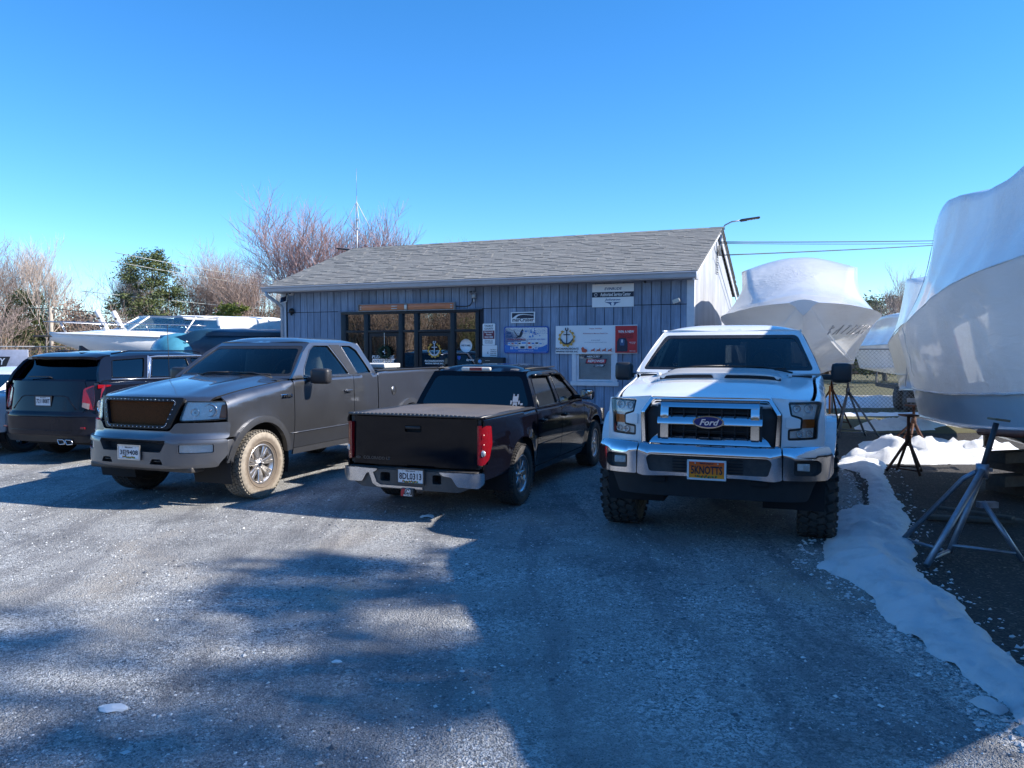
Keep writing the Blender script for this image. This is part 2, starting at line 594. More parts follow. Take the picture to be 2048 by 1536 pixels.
class Car:
    """surface helpers of one vehicle. tables are (x, value)"""
    def __init__(s, root, w, top, zb, rshoulder, plan, tuck=.05, bulge=()):
        s.root, s.w, s.top, s.zb, s.rs, s.plan, s.tuck, s.bulge = root, w, top, zb, rshoulder, plan, tuck, bulge
    def W(s, x, z):
        T = sm_lerp(s.top, x); r = lerp(s.rs, x)
        v = s.w - sm_lerp(s.plan, x)
        h = (z - s.zb) / max(.1, (T - s.zb))
        v -= s.tuck * max(0, 1 - h * 1.6) ** 2
        v -= .018 * max(0, h) ** 2
        k = z - (T - r)
        if k > 0:
            k = min(k, r)
            v -= (r - math.sqrt(max(0, r * r - k * k))) * .9
        for (bx, bz, br, amp) in s.bulge:
            q = math.hypot(x - bx, z - bz)
            v += amp * math.exp(-((q - br) / .11) ** 2) if q > br - .02 else amp
        return v
    def side(s, sg):
        return lambda x, z: (x, sg * s.W(x, z), z)
    def sp(s, name, mat, outline, sg, **kw):
        return panel(name, mat, outline, s.side(sg), (0, sg, 0), s.root, **kw)

def arch_pts(cx, cz, r, a0, a1, n=14, sq=0.0):
    """arc points from angle a0 to a1 (degrees)"""
    out = []
    for i in range(n + 1):
        a = R(a0 + (a1 - a0) * i / n)
        c, s_ = math.cos(a), math.sin(a)
        k = 1 + sq * (abs(c * s_) ** 1.0)
        out.append((cx + r * k * c, cz + r * k * s_))
    return out

def ring(cx, cz, r, wdt, a0, a1, sq=0.0, n=18):
    return arch_pts(cx, cz, r + wdt, a0, a1, n, sq) + arch_pts(cx, cz, r, a1, a0, n, sq)

def liner(parent, cx, cz, r, y0, y1, mat=None):
    """wheel-well tub"""
    m = MB(); n = 14
    vs = []; fs = []
    for i in range(n + 1):
        a = R(-20 + 220 * i / n)
        for yy in (y0, y1): vs.append((cx + r * math.cos(a), yy, cz + r * math.sin(a)))
    for i in range(n): fs.append((2 * i, 2 * i + 1, 2 * i + 3, 2 * i + 2))
    inner = y0 if abs(y0) < abs(y1) else y1
    b = len(vs)
    for i in range(n + 1): vs.append(vs[2 * i + (0 if inner == y0 else 1)])
    fs.append(tuple(range(b, b + n + 1)))
    m.add(vs, fs, True)
    return m.build('wheel_well', mat or SHADOWBLACK, parent)

def plate(parent, org, right, up, num, top, bg, fg, frame, w=.305, h=.152, flag=True, small=''):
    n = Vector(right).cross(Vector(up)).normalized(); right = Vector(right).normalized(); up = Vector(up).normalized(); org = Vector(org)
    Mx = Matrix(((right.x, up.x, n.x, org.x), (right.y, up.y, n.y, org.y), (right.z, up.z, n.z, org.z), (0, 0, 0, 1)))
    m = MB()
    m.prism(rnd([(-w / 2, -h / 2), (w / 2, -h / 2), (w / 2, h / 2), (-w / 2, h / 2)], .012), 0, .004, Mx)
    o = m.build('licence_plate', bg, parent)
    f = MB(); t = .008
    for (cx, cy, sx, sy) in ((0, h / 2, w + .02, t * 2), (0, -h / 2, w + .02, t * 2), (-w / 2 - .003, 0, t * 2, h), (w / 2 + .003, 0, t * 2, h)):
        f.box((cx, cy, .004), (sx, sy, .012), Mx)
    f.build('plate_frame', frame, o)
    P = lambda a, b, c=.0065: org + right * a + up * b + n * c
    text(num, fg, o, P(0, -.004), right, up, w * .86, h * .46)
    if top: text(top, fg, o, P(0, h * .36), right, up, w * .36, h * .13)
    if small: text(small, fg, o, P(0, -h * .40), right, up, w * .34, h * .08)
    if flag:
        rg = random.Random(num)
        for j, mt in enumerate((M('flag_red', (.45, .02, .03), .5), M('flag_gold', (.65, .42, .03), .5), M('flag_black', (.02, .02, .02), .5), M('flag_green', (.05, .3, .08), .5))):
            g = MB()
            for k in range(6):
                a = -w * .3 + w * .6 * (k + j / 4) / 6
                g.box((a, -h * .37 + rg.uniform(-.004, .008), .005), (w * .035, .016, .002), Mx)
            g.build('flag_print', mt, o)
    for q in (-1, 1):
        b = MB(); b.lathe([(0, .004), (.006, .003), (.007, 0)], 8, Mx @ Matrix.Translation((q * w * .31, h * .36, .005))); b.build('bolt', STEEL, o)
    return o

def mirror(parent, x, y, z, sg, mat, glassmat, sx=.12, sy=.22, sz=.20, arm=.15, faceback=True, armmat=None):
    m = MB()
    m.box((x, sg * (y + arm + sy / 2), z), (sx, sy, sz), None, .045)
    o = m.build('wing_mirror', mat, parent)
    a = MB()
    a.box((x + .01, sg * (y + arm / 2 + .01), z - sz * .22), (.07, arm + .06, .055), None, .015)
    a.build('mirror_arm', armmat or mat, o)
    g = MB(); g.box((x + sx / 2 + .002, sg * (y + arm + sy / 2), z), (.006, sy * .84, sz * .82), None, .002)
    g.build('mirror_glass', glassmat, o)
    return o

def pickup_body(c, S):
    """shared construction of a pickup: S holds the outlines"""
    root = c.root; pm = S['paint']; zb = S['zb']
    fx, rx = S['fx'], S['rx']; wr = S['arch']; L = S['L']; zc = S['wz']
    hoodT = c.top
    x0 = S['front_x']; xd = S['door_x']; xe = S['cab_x']; xt = S['tail_x']
    T = lambda x: sm_lerp(c.top, x)
    sq = S.get('sq', .0)
    for sg in (-1, 1):
        # front fender
        a0 = math.degrees(math.asin(max(-1, min(1, (zb - zc) / wr))))
        arc = arch_pts(fx, zc, wr, 180 - a0, a0, 16, sq)
        ft = [(x, T(x) - .004) for x in np.linspace(xd - .006, x0 + .02, 9)]
        zf = S['front_zb']
        ol = [(x0, zf)] + [(p[0], p[1]) for p in arch_pts(fx, zc, wr, 180 - math.degrees(math.asin((zf - zc) / wr)), a0, 16, sq)] + [(xd - .006, zb)] + ft
        c.sp('fender', pm, ol, sg, d=.055)
        # flare
        fw = S['flare']
        if fw:
            for cx in (fx, rx):
                panel('fender_flare', S['flaremat'], ring(cx, zc, wr - .012, fw, a0 + 1, 179 - a0, sq), (lambda q: lambda x, z: (x, q * (c.W(x, z) + S['flareout'] * .6), z))(sg), (0, sg, 0), root, d=.04, off=S['flareout'] * .4, depth=S['flareout'] + .03)
        # doors
        for (d0, d1) in S['doors']:
            c.sp('door', pm, rnd([(d0 + .006, zb + .02), (d1 - .006, zb + .02), (d1 - .006, T(d1) - .002), (d0 + .006, T(d0) - .002)], .02), sg, d=.07)
        c.sp('rocker_panel', S.get('rockmat', pm), [(S['doors'][0][0], zb - .06), (xe, zb - .06), (xe, zb + .013), (S['doors'][0][0], zb + .013)], sg, d=.09, off=.006)
        # bed side
        br = S['bed_top']
        arc = arch_pts(rx, zc, wr, 180 - a0, a0, 16, sq)
        zr = S['rear_zb']
        arcr = arch_pts(rx, zc, wr, 180 - a0, math.degrees(math.asin((zr - zc) / wr)), 16, sq)
        nt_ = S.get('tail_notch')
        bo = [(xe + .012, zb)] + arcr + ([(xt, zr)] if not nt_ else [(xt, zr), (xt, nt_[0]), (xt - .06, nt_[0]), (xt - .06, nt_[1]), (xt, nt_[1])]) + [(x, T(x) - .003) for x in np.linspace(xt, xe + .012, 7)]
        c.sp('bed_side', pm, bo, sg, d=.055)
        for cx in (fx, rx):
            liner(root, cx, zc, wr + .03, sg * .45, sg * (c.W(cx, zc + wr) - .02))
    # greenhouse
    g = S['gh']     # zb belt, zt top, wbot, wtop, side outline, windows list [(outline, mat)], front base x, front top x
    Wc = lambda z: g['wb'] + (g['wt'] - g['wb']) * ((z - g['zb']) / (g['zt'] - g['zb'])) ** 1.15 if z > g['zb'] else g['wb']
    c.Wc = Wc
    for sg in (-1, 1):
        f = (lambda q: lambda x, z: (x, q * Wc(z), z))(sg)
        panel('cab_frame', pm, rnd(g['side'], .03), f, (0, sg, 0), root, holes=[rnd(o, .03) for o, _ in g['win']], d=.08, depth=.05)
        for o, mt in g['win']:
            wo_ = panel('side_window', mt, rnd(o, .03), f, (0, sg, 0), root, d=.15, off=-.012, depth=.006)
            tr_ = MB(); pts = rnd(o, .03)
            tr_.tube([Vector(f(p[0], p[1])) + Vector((0, sg * .002, 0)) for p in pts], .007, 5, closed=True)
            tr_.build('window_trim', g.get('trim', BLACK), wo_)
        for o in g.get('bpillar', []):
            panel('door_pillar', BLACK if not g.get('bp_mat') else g['bp_mat'], o, f, (0, sg, 0), root, d=.15, off=.004, depth=.01)
    # windscreen
    def wsf(y, z):
        t = (z - g['zb']) / (g['zt'] - g['zb'])
        return (g['fx0'] + (g['fx1'] - g['fx0']) * t - .03 * math.sin(math.pi * min(1, max(0, t))) + g['bow'] * (y / .85) ** 2, y, z)
    c.wsf = wsf
    zz = g['zb'] + .0; zt = g['zt']
    fo = [(-Wc(zz), zz), (Wc(zz), zz)] + [(Wc(z), z) for z in np.linspace(zz, zt, 6)[1:]] + [(-Wc(z), z) for z in np.linspace(zt, zz, 6)[:-1]]
    i0, i1 = zz + .03, zt - .045; q = .055
    gi = rnd([(-Wc(i0) + q, i0), (Wc(i0) - q, i0), (Wc(i1) - q, i1), (-Wc(i1) + q, i1)], .05)
    panel('windscreen_frame', pm, fo, wsf, (-1, 0, .3), root, holes=[gi], d=.09, depth=.04)
    ws = panel('windscreen', g.get('wsmat', GLASS), gi, wsf, (-1, 0, .3), root, d=.12, off=-.006, depth=.006)
    # dark frit band
    q2 = q + .03
    gi2 = rnd([(-Wc(i0) + q2, i0 + .03), (Wc(i0) - q2, i0 + .03), (Wc(i1) - q2, i1 - .035), (-Wc(i1) + q2, i1 - .035)], .05)
    panel('windscreen_seal', BLACK, gi, wsf, (-1, 0, .3), root, holes=[gi2], d=.12, off=-.003, depth=.004)
    # back light
    def rwf(y, z):
        t = (z - g['zb']) / (g['zt'] - g['zb'])
        return (g['rx0'] + (g['rx1'] - g['rx0']) * t - .03 * (y / .8) ** 2, y, z)
    c.rwf = rwf
    i0, i1 = g['zb'] + .03, zt - g.get('rtop', .07)
    gi = rnd([(-Wc(i0) + .07, i0), (Wc(i0) - .07, i0), (Wc(i1) - .07, i1), (-Wc(i1) + .07, i1)], .07)
    panel('cab_rear', pm, [(-Wc(zz), zz - .25), (Wc(zz), zz - .25)] + fo[1:], rwf, (1, 0, .2), root, holes=[gi], d=.09, depth=.03)
    panel('rear_window', DGLASS, gi, rwf, (1, 0, .2), root, d=.15, off=-.004, depth=.006)
    # roof
    wt = Wc(zt) ; zr = g['roof']
    def rf(x, y):
        u = abs(y) / wt
        e = (x - g['fx1']) / (g['rx1'] - g['fx1'])
        endf = max(0, 1 - e * 4) ** 2.2 + max(0, (e - .78) / .22) ** 2.5
        return (x, y, zt + (zr - zt) * (1 - u ** 4) * (1 - min(1, endf)))
    fe = [(wsf(y, zt)[0] - .004, y) for y in np.linspace(-wt, wt, 11)]
    re = [(rwf(y, zt)[0] + .004, y) for y in np.linspace(wt, -wt, 9)]
    panel('roof', pm, fe + re, rf, (0, 0, 1), root, d=.07, depth=.03)
    # hood
    hw = lambda x: c.W(x, T(x)) - .004
    hx0, hx1 = S['hood']
    def hf(x, y):
        u = y / max(.3, hw(x))
        z = T(x) + S['crown'] * (1 - abs(u) ** 2.5)
        for fn in S.get('hoodfx', []): z += fn(x, y)
        z -= max(0, (hx0 + .10 - x + c.frontbow(abs(u)))) ** 2 * 4.0
        return (x, y, z)
    c.hf = hf
    fr = [(hx0 + c.frontbow(abs(u)), u * hw(hx0 + .1)) for u in np.linspace(-1, 1, 15)]
    rr_ = [(hx1 - .05 * (1 - u * u) + .02, u * hw(hx1)) for u in np.linspace(1, -1, 9)]
    sd1 = [(x, hw(x)) for x in np.linspace(fr[-1][0], rr_[0][0], 8)[1:-1]]
    sd2 = [(x, -hw(x)) for x in np.linspace(rr_[-1][0], fr[0][0], 8)[1:-1]]
    panel('hood', pm, fr + sd1 + rr_ + sd2, hf, (0, 0, 1), root, d=.055, depth=.03)
    # cowl
    m = MB()
    m.box(((hx1 + g['fx0']) / 2 + .06, 0, T(hx1) - .01), (.34, 2 * c.W(hx1, T(hx1)) - .1, .03))
    m.build('cowl', BLACK, root)
    wp = MB()
    for (ya, yb) in ((-.72, -.08), (.62, .02)) if S.get('wipers', 1) else ():
        pa = Vector(wsf(ya * .95, g['zb'] + .01)) + Vector((-.03, 0, 0)); pb = Vector(wsf(yb, g['zb'] + .075)) + Vector((-.022, 0, 0))
        pc = Vector(wsf(yb + (ya - yb) * .85, g['zb'] + .05)) + Vector((-.02, 0, 0))
        wp.tube([pa, (pa + pb) / 2 + Vector((-.02, 0, .03)), pb], .011, 6); wp.tube([pc, pb + (pb - pc) * .12], .007, 5)
    wp.build('wipers', BLACK, root) if wp.v else None
    # inner shell, underbody
    m = MB(); wi = S['w'] - .09
    m.box(((fx + wr + rx - wr) / 2, 0, (zb + g['zb']) / 2 - .03), (rx - fx - 2 * wr - .10, 2 * wi, g['zb'] - zb - .12))
    m.box((x0 + (fx - wr - x0) / 2 + .08, 0, (zf + T(.5)) / 2 - .03), (fx - wr - x0 - .08, 1.3, T(.5) - zf - .10))
    m.box((fx, 0, (zb + T(fx)) / 2), (2 * wr, .88, T(fx) - zb - .12))
    m.build('inner_shell', SHADOWBLACK, root)
    m = MB()
    for q_ in (-1, 1): m.box((L / 2, q_ * .40, zb - .03), (L - .5, .09, .14))
    for ax in (fx, rx):
        m.tube([(ax, -S['w'] + .2, zc), (ax, S['w'] - .2, zc)], .045, 8); m.sphere((ax, .1, zc), (.15, .14, .14))
    m.tube([(fx, .1, zc), (rx, .1, zc)], .04, 8); m.box((L * .62, .1, zb), (.9, .4, .16), None, .03)
    m.tube([(fx + .6, -.25, zb - .02), (rx - .4, -.3, zb - .02), (rx + .1, -.55, zb + .1)], .035, 8)
    m.build('chassis', M('chassis_black', (.03, .028, .026), .7, .3, .3, 10), root)
    # bed
    bw = S['w'] - .10
    m = MB(); bt = S['bed_top']
    m.box(((xe + xt) / 2, 0, bt - .52), (xt - xe - .04, 2 * bw, .03))
    m.box((xe + .06, 0, bt - .28), (.05, 2 * bw, .5))
    for q_ in (-1, 1):
        m.box(((xe + xt) / 2, q_ * (bw + .0), bt - .27), (xt - xe - .04, .04, .5))
        m.box(((xe + xt) / 2, q_ * (bw + .015), bt + .002), (xt - xe - .04, .11, .02), None, .008)
    m.build('cargo_bed', S.get('bedmat', BLACK), root)
    # interior
    m = MB(); sz = g['zb']
    for row in S['seats']:
        for q_ in (-1, 1):
            m.box((row, q_ * .40, sz - .16), (.55, .5, .16), None, .05)
            m.box((row + .25, q_ * .40, sz + .08), (.16, .5, .56), None, .06, rot=rotmat('Y', 10))
            m.box((row + .30, q_ * .40, sz + .39), (.10, .27, .19), None, .045, rot=rotmat('Y', 8))
    m.build('seats', SEATM, root)
    m = MB(); m.box((g['fx0'] + .42, 0, sz - .06), (.45, 2 * g['wb'] - .16, .20), None, .06); m.box((g['fx0'] + .5, 0, sz - .3), (.3, .3, .5), None, .05)
    m.box(((g['fx0'] + xe) / 2 + .2, 0, sz - .32), (xe - g['fx0'] - .4, 2 * g['wb'] - .14, .04))
    m.build('dashboard', M('dash_plastic', (.035, .034, .034), .6, 0, .1, 20, .2, 200), root)
    m = MB()
    pts = [(g['fx0'] + .70 + .05 * math.sin(a), -.40 + .18 * math.cos(a), sz + .07 + .18 * math.sin(a)) for a in np.linspace(0, 2 * math.pi, 20, endpoint=False)]
    m.tube(pts, .016, 6, closed=True); m.box((g['fx0'] + .68, -.4, sz + .06), (.04, .30, .04)); m.tube([(g['fx0'] + .45, -.4, sz), (g['fx0'] + .68, -.4, sz + .07)], .03, 6)
    m.build('steering_wheel', BLACK, root)
    m = MB(); m.box((g['fx1'] + .02, 0, zt - .13), (.03, .24, .065), None, .012); m.tube([(g['fx1'] + .01, 0, zt - .1), (g['fx1'] + .0, 0, zt - .03)], .012, 5)
    m.build('inside_mirror', BLACK, root)

def handle(root, c, x, z, sg, mat, w=.17, h=.05):
    y = c.W(x, z)
    m = MB(); m.box((x, sg * (y + .028), z), (w, .022, h * .6), None, .009)
    m.box((x - w * .45, sg * (y + .01), z), (.03, .03, h * .6), None, .008); m.box((x + w * .45, sg * (y + .01), z), (.03, .03, h * .6), None, .008)
    o = m.build('door_handle', mat, root)
    k = MB(); k.sphere((x, sg * (y - .012), z - .004), (w * .4, .02, h * .75)); k.build('handle_recess', BLACK, o)
    return o
def offs(V, P, th, dy=0.0, dx=0.0):
    ex = Vector((math.cos(R(th)), math.sin(R(th)))); ey = Vector((-ex.y, ex.x))
    return (P[0] + ex.x * dx + ey.x * dy, P[1] + ex.y * dx + ey.y * dy)

def headlamp(root, outline, fn, out, lamps, extra=(), depth=.07, name='headlight', hmat=None):
    """housing, round lamps and a clear lens following the body surface"""
    h = panel(name, hmat or REFLECTOR, outline, fn, out, root, d=.05, off=-depth * .55, depth=.02)
    panel('lens_bezel', BLACK, outline, fn, out, h, holes=[shrink(outline, .012)], d=.06, off=-.004, depth=depth * .6)
    for (u, v, r) in lamps:
        p = Vector(fn(u, v)); o = Vector(out).normalized()
        q = o.to_track_quat('Z', 'Y').to_matrix().to_4x4()
        m = MB(); m.lathe([(r, 0), (r * .95, .012), (r * .8, -.01), (r * .45, -.03), (.0, -.034)], 24, Matrix.Translation(p - o * (depth * .35)) @ q)
        m.sphere((0, 0, 0), r * .24, Matrix.Translation(p - o * (depth * .35)), 10, 6)
        m.build('lamp_bowl', CHROME, h)
    for (ol, mt) in extra:
        panel('lamp_insert', mt, ol, fn, out, h, d=.05, off=-depth * .3, depth=.01)
    panel('lens', CLEAR, shrink(outline, .006), fn, out, h, d=.06, off=.001, depth=.004)
    return h

def shrink(pts, t):
    """inset a simple polygon"""
    P = [Vector(p[:2]) for p in pts]; n = len(P)
    A = sum(P[i].x * P[(i + 1) % n].y - P[(i + 1) % n].x * P[i].y for i in range(n))
    s = 1 if A > 0 else -1
    out = []
    for i in range(n):
        a = (P[i] - P[i - 1]); b = (P[(i + 1) % n] - P[i])
        if a.length < 1e-6: a = b
        if b.length < 1e-6: b = a
        a.normalize(); b.normalize()
        na = Vector((-a.y, a.x)) * s; nb = Vector((-b.y, b.x)) * s
        k = na + nb
        if k.length < 1e-4: k = na
        k.normalize()
        c = max(.4, k.dot(na))
        out.append(tuple(P[i] + k * t / c))
    return out

def mir(pts): return [(-p[0],) + tuple(p[1:]) for p in pts][::-1]
def rect(u0, v0, u1, v1): return [(u0, v0), (u1, v0), (u1, v1), (u0, v1)]

# ---------------------------------------------------------------- grey pickup
def build_grey():
    GP = paint('grey_metallic_paint', (.150, .154, .166), .85, .33, .04, (.2, .175, .15), 1.0)
    GP2 = paint('grey_cladding_paint', (.135, .14, .152), .8, .40, .15, (.22, .19, .16))
    root = vframe('pickup_truck', (-4.25, 8.66), 69.3, 'grey extended-cab pickup with studded bronze mesh grille and muddy pale front tyre', 'pickup truck')
    c = Car(root, 1.0, [(.1, 1.17), (.3, 1.215), (.7, 1.29), (1.2, 1.35), (1.6, 1.385), (2.6, 1.40), (3.66, 1.42), (3.7, 1.445), (5.84, 1.45)], .46,
            [(.2, .15), (1.4, .12), (1.62, .05), (5.8, .035)], [(.2, .05), (.6, .015), (1.0, 0), (5.0, 0), (5.8, .015)],
            bulge=[(.95, .42, .5, .012), (4.63, .42, .5, .012)])
    c.frontbow = lambda u: .20 * u ** 4
    S = dict(paint=GP, zb=.50, fx=.95, rx=4.63, arch=.50, wz=.42, L=5.84, w=1.0, front_x=.41, door_x=1.60, cab_x=3.66, tail_x=5.80, front_zb=.78, rear_zb=.62,
             flare=.075, flareout=.035, flaremat=GP2, doors=[(1.60, 2.99), (2.99, 3.655)], rockmat=GP2, bed_top=1.45, hood=(.12, 1.55), crown=.055, seats=(2.45, 3.1), bedmat=BLACK,
             hoodfx=[lambda x, y: .018 * math.exp(-((abs(y) - .52) / .10) ** 2) * min(1, max(0, (x - .2) / .6))],
             gh=dict(zb=1.40, zt=1.865, wb=.955, wt=.74, roof=1.94, fx0=1.50, fx1=2.20, bow=.12, rx0=3.68, rx1=3.50, trim=GP,
                     side=[(1.60, 1.40), (1.72, 1.49), (2.05, 1.74), (2.25, 1.85), (2.32, 1.865), (3.36, 1.865), (3.47, 1.84), (3.665, 1.40)],
                     win=[([(1.86, 1.42), (1.93, 1.53), (2.20, 1.76), (2.34, 1.825), (2.68, 1.825), (2.93, 1.42)], GLASS),
                          ([(3.14, 1.42), (2.99, 1.825), (3.24, 1.825), (3.36, 1.76), (3.53, 1.42)], DGLASS)],
                     bpillar=[[(2.955, 1.415), (3.115, 1.415), (2.965, 1.835), (2.71, 1.835)]]))
    pickup_body(c, S)
    lean = lambda z: lerp([(.4, .05), (.50, .0), (.74, .0), (.80, .035), (.97, .05), (1.24, .10)], z)
    F = lambda y, z: (lean(z) + .40 * (abs(y) / .97) ** 4, y, z)
    out = (-1, 0, 0)
    # grille surround with mesh
    gs = rnd([(-.46, .885), (.46, .885), (.60, 1.235), (-.60, 1.235)], .03)
    gi = rnd([(-.405, .925), (.405, .925), (.50, 1.19), (-.50, 1.19)], .03)
    g = panel('grille_surround', M('shaded_grille_frame', (.008, .009, .012), .35, 0, .1, 10, 0, 40, 0, .3), gs, F, out, root, holes=[gi], d=.06, off=.012, depth=.07)  # body grey darkened to near black for the shade on the nose
    mm, nt, N, L = new_mat('bronze_mesh')
    o_ = nd(nt, 'ShaderNodeOutputMaterial'); b = nd(nt, 'ShaderNodeBsdfPrincipled'); L.new(b.outputs[0], o_.inputs[0])
    v = nd(nt, 'ShaderNodeTexVoronoi'); v.inputs['Scale'].default_value = 110; L.new(mapping(nt), v.inputs['Vector'])
    L.new(ramp(nt, v.outputs[0], [(.15, (.02, .008, .004)), (.40, (.10, .036, .012))]), b.inputs['Base Color'])
    b.inputs['Roughness'].default_value = .8; b.inputs['Specular IOR Level'].default_value = .1
    panel('grille_mesh', mm, gi, F, out, g, d=.1, off=-.025, depth=0)
    mr = MB()
    per = resample(shrink(gi, -.018), .058)
    for p in per:
        q = Vector(F(p[0], p[1])); mr.sphere((q.x - .016, q.y, q.z), .0075, None, 8, 5)
    mr.build('rivet_trim', CHROME, g)
    # headlights
    for s in (1, -1):
        ol = rnd([(.615, 1.20), (.565, .985), (.60, .97), (.965, .985), (.965, 1.12), (.94, 1.19)], .025)
        e = rnd([(.90, 1.0), (.955, 1.0), (.955, 1.15), (.91, 1.15)], .01)
        l = [(.71, 1.07, .045), (.83, 1.09, .075)]
        if s < 0: ol = mir(ol); e = mir(e); l = [(-a, b_, r) for a, b_, r in l]
        headlamp(root, ol, F, (-1, s * .4, 0), l, [(e, AMBER)], depth=.04)
    # bumper upper (paint), lower (paler), fog lamps, openings
    up = rnd([(-.965, .765), (.965, .765), (.97, .955), (.60, .955), (.54, .95), (.48, .865), (-.48, .865), (-.54, .95), (-.60, .955), (-.97, .955)], .03)
    panel('bumper_cover', GP, up, F, out, root, d=.06, off=.02, depth=.10)
    opn = rnd([(-.47, .745), (-.41, .635), (.41, .635), (.47, .745)], .02)
    fogs = [rnd(rect(.60, .625, .88, .722), .02), rnd(rect(-.88, .625, -.60, .722), .02)]
    hooks = [rnd([(.27, .50), (.44, .50), (.41, .56), (.30, .56)], .015), rnd([(-.44, .50), (-.27, .50), (-.30, .56), (-.41, .56)], .015)]
    lo = rnd([(-.90, .475), (.90, .475), (.965, .60), (.965, .755), (-.965, .755), (-.965, .60)], .03)
    bl = panel('front_bumper', GP2, lo, F, out, root, holes=[opn] + fogs + hooks, d=.06, off=.045, depth=.12)
    panel('air_intake', SHADOWBLACK, shrink(opn, -.02), F, out, bl, d=.1, off=-.05, depth=0)
    for f_ in fogs:
        fg = panel('fog_lamp', REFLECTOR, shrink(f_, .004), F, out, root, d=.05, off=.015, depth=.02)
        panel('fog_lens', CLEAR, shrink(f_, .004), F, out, fg, d=.1, off=.035, depth=0)
    for k in hooks:
        panel('hook_opening', SHADOWBLACK, shrink(k, -.01), F, out, bl, d=.1, off=-.02, depth=0)
    m = MB()
    for s in (-1, 1): m.tube([(.06, s * .30, .53), (-.02, s * .32, .535), (-.02, s * .39, .535), (.06, s * .41, .53)], .011, 6)
    m.build('tow_hook', M('hook_black', (.05, .05, .05), .4, .6), root)
    m = MB(); m.box((.18, 0, .44), (.2, 1.5, .07), None, .02); m.build('air_dam', BLACK, root)
    for s in (-1, 1):
        m = MB(); m.box((.45, s * .955, .62), (.10, .03, .27), None, .012); m.build('bumper_end', GP2, root)
    plate(root, (-.06, 0, .625), (0, -1, 0), (0, 0, 1), '3EJ9408', 'Maryland', M('plate_white', (.72, .73, .74), .4), M('plate_ink', (.01, .012, .03), .5), M('plate_frame_silver', (.5, .5, .5), .3, .8))
    # small things
    mirmat = M('mirror_black', (.03, .03, .033), .4, 0, .1, 40, .1, 300, 0, .5, .2)
    for s in (-1, 1):
        mirror(root, 1.93, .93, 1.425, s, mirmat, STEEL, .13, .27, .20, .10)
        handle(root, c, 2.82, 1.19, s, GP, .16, .055)
        b = MB(); y = c.W(1.44, 1.19); b.box((1.44, s * (y + .006), 1.19), (.22, .014, .05), None, .006)
        bo = b.build('badge', CHROME, root)
        text('F150', M('badge_ink', (.03, .03, .03), .4), bo, (1.44, s * (y + .014), 1.19), (1 if s > 0 else -1, 0, 0) if False else ((-1 if s > 0 else 1), 0, 0), (0, 0, 1), .15, .028, .2)
    # filler cap
    m = MB(); y = c.W(4.35, 1.13)
    m.lathe([(0, 0), (.07, 0), (.072, -.006)], 24, Matrix.Translation((4.13, -y - .003, 1.13)) @ rotmat('X', 90)); fc = m.build('fuel_flap', GP, root)
    m = MB(); m.tube([(4.13 + .075 * math.cos(a), -y - .002, 1.13 + .075 * math.sin(a)) for a in np.linspace(0, 6.283, 22, endpoint=False)], .003, 4, closed=True); m.build('flap_gap', SHADOWBLACK, fc)
    # moulding line on the doors
    for s in (-1, 1):
        m = MB(); m.tube([(x, s * (c.W(x, .715) + .004), .715) for x in np.linspace(1.52, 4.05, 14)], .007, 5); m.build('door_moulding', GP2, root)
    # rear
    tg = lambda y, z: (5.81 + .0 * z, y, z)
    panel('tailgate', GP, rect(-.80, .72, .80, 1.44), tg, (1, 0, 0), root, d=.15, depth=.05)
    m = MB()
    for s in (-1, 1): m.box((5.79, s * .91, 1.12), (.09, .17, .44), None, .03)
    m.build('tail_light', REDLENS, root)
    m = MB(); m.box((5.86, 0, .62), (.16, 1.9, .18), None, .04); m.build('rear_bumper', CHROME, root)
    muddy = M('muddy_tyre', (.27, .225, .17), .9, 0, .35, 9, .5, 30, 0, .2, .3, (.42, .36, .28))
    mt, nt, N, L = new_mat('muddy_sidewall')
    o_ = nd(nt, 'ShaderNodeOutputMaterial'); b = nd(nt, 'ShaderNodeBsdfPrincipled'); L.new(b.outputs[0], o_.inputs[0])
    tc = nd(nt, 'ShaderNodeTexCoord'); sp = nd(nt, 'ShaderNodeVectorMath', operation='MULTIPLY'); L.new(tc.outputs['Object'], sp.inputs[0]); sp.inputs[1].default_value = (1, 1, 0)
    ln = nd(nt, 'ShaderNodeVectorMath', operation='LENGTH'); L.new(sp.outputs[0], ln.inputs[0])
    nz = noise_n(nt, tc.outputs['Object'], 16, 6, .7)
    ad = nd(nt, 'ShaderNodeMath', operation='MULTIPLY_ADD'); L.new(nz, ad.inputs[0]); ad.inputs[1].default_value = .05; L.new(ln.outputs['Value'], ad.inputs[2])
    c_ = ramp(nt, ad.outputs[0], [(.27, (.13, .10, .075)), (.335, (.20, .16, .12)), (.36, (.33, .28, .22)), (.408, (.38, .33, .26)), (.425, (.10, .09, .08))])
    L.new(mixc(nt, ramp(nt, nz, [(.35, (.35, .35, .35)), (.6, (0, 0, 0))]), c_, (.12, .10, .08)), b.inputs['Base Color']); b.inputs['Roughness'].default_value = .9
    bn = nd(nt, 'ShaderNodeBump'); bn.inputs['Strength'].default_value = .6; bn.inputs['Distance'].default_value = .01; L.new(nz, bn.inputs['Height']); L.new(bn.outputs[0], b.inputs['Normal'])
    muddy = mt
    MATS['tread_rubber'] = M('tread_rubber', (.13, .12, .105), .85, 0, .5, 14, .4, 60, 0, .3, .6, (.30, .26, .20))
    alloy = M('dusty_alloy', (.82, .79, .75), .22, .9, .12, 6, 0, 40, .3, .5, .15, (.35, .22, .14))
    for s in (-1, 1):
        for x in (.95, 4.63):
            driver_side = (s < 0)  # tan mud goes on the driver's front tyre only
            wheel(root, x, s * .875, .405, .405, .27, .235, 'seven', s, tyremat=muddy if (driver_side and x < 2) else RUBBER, rimmat=alloy)
    m = MB()
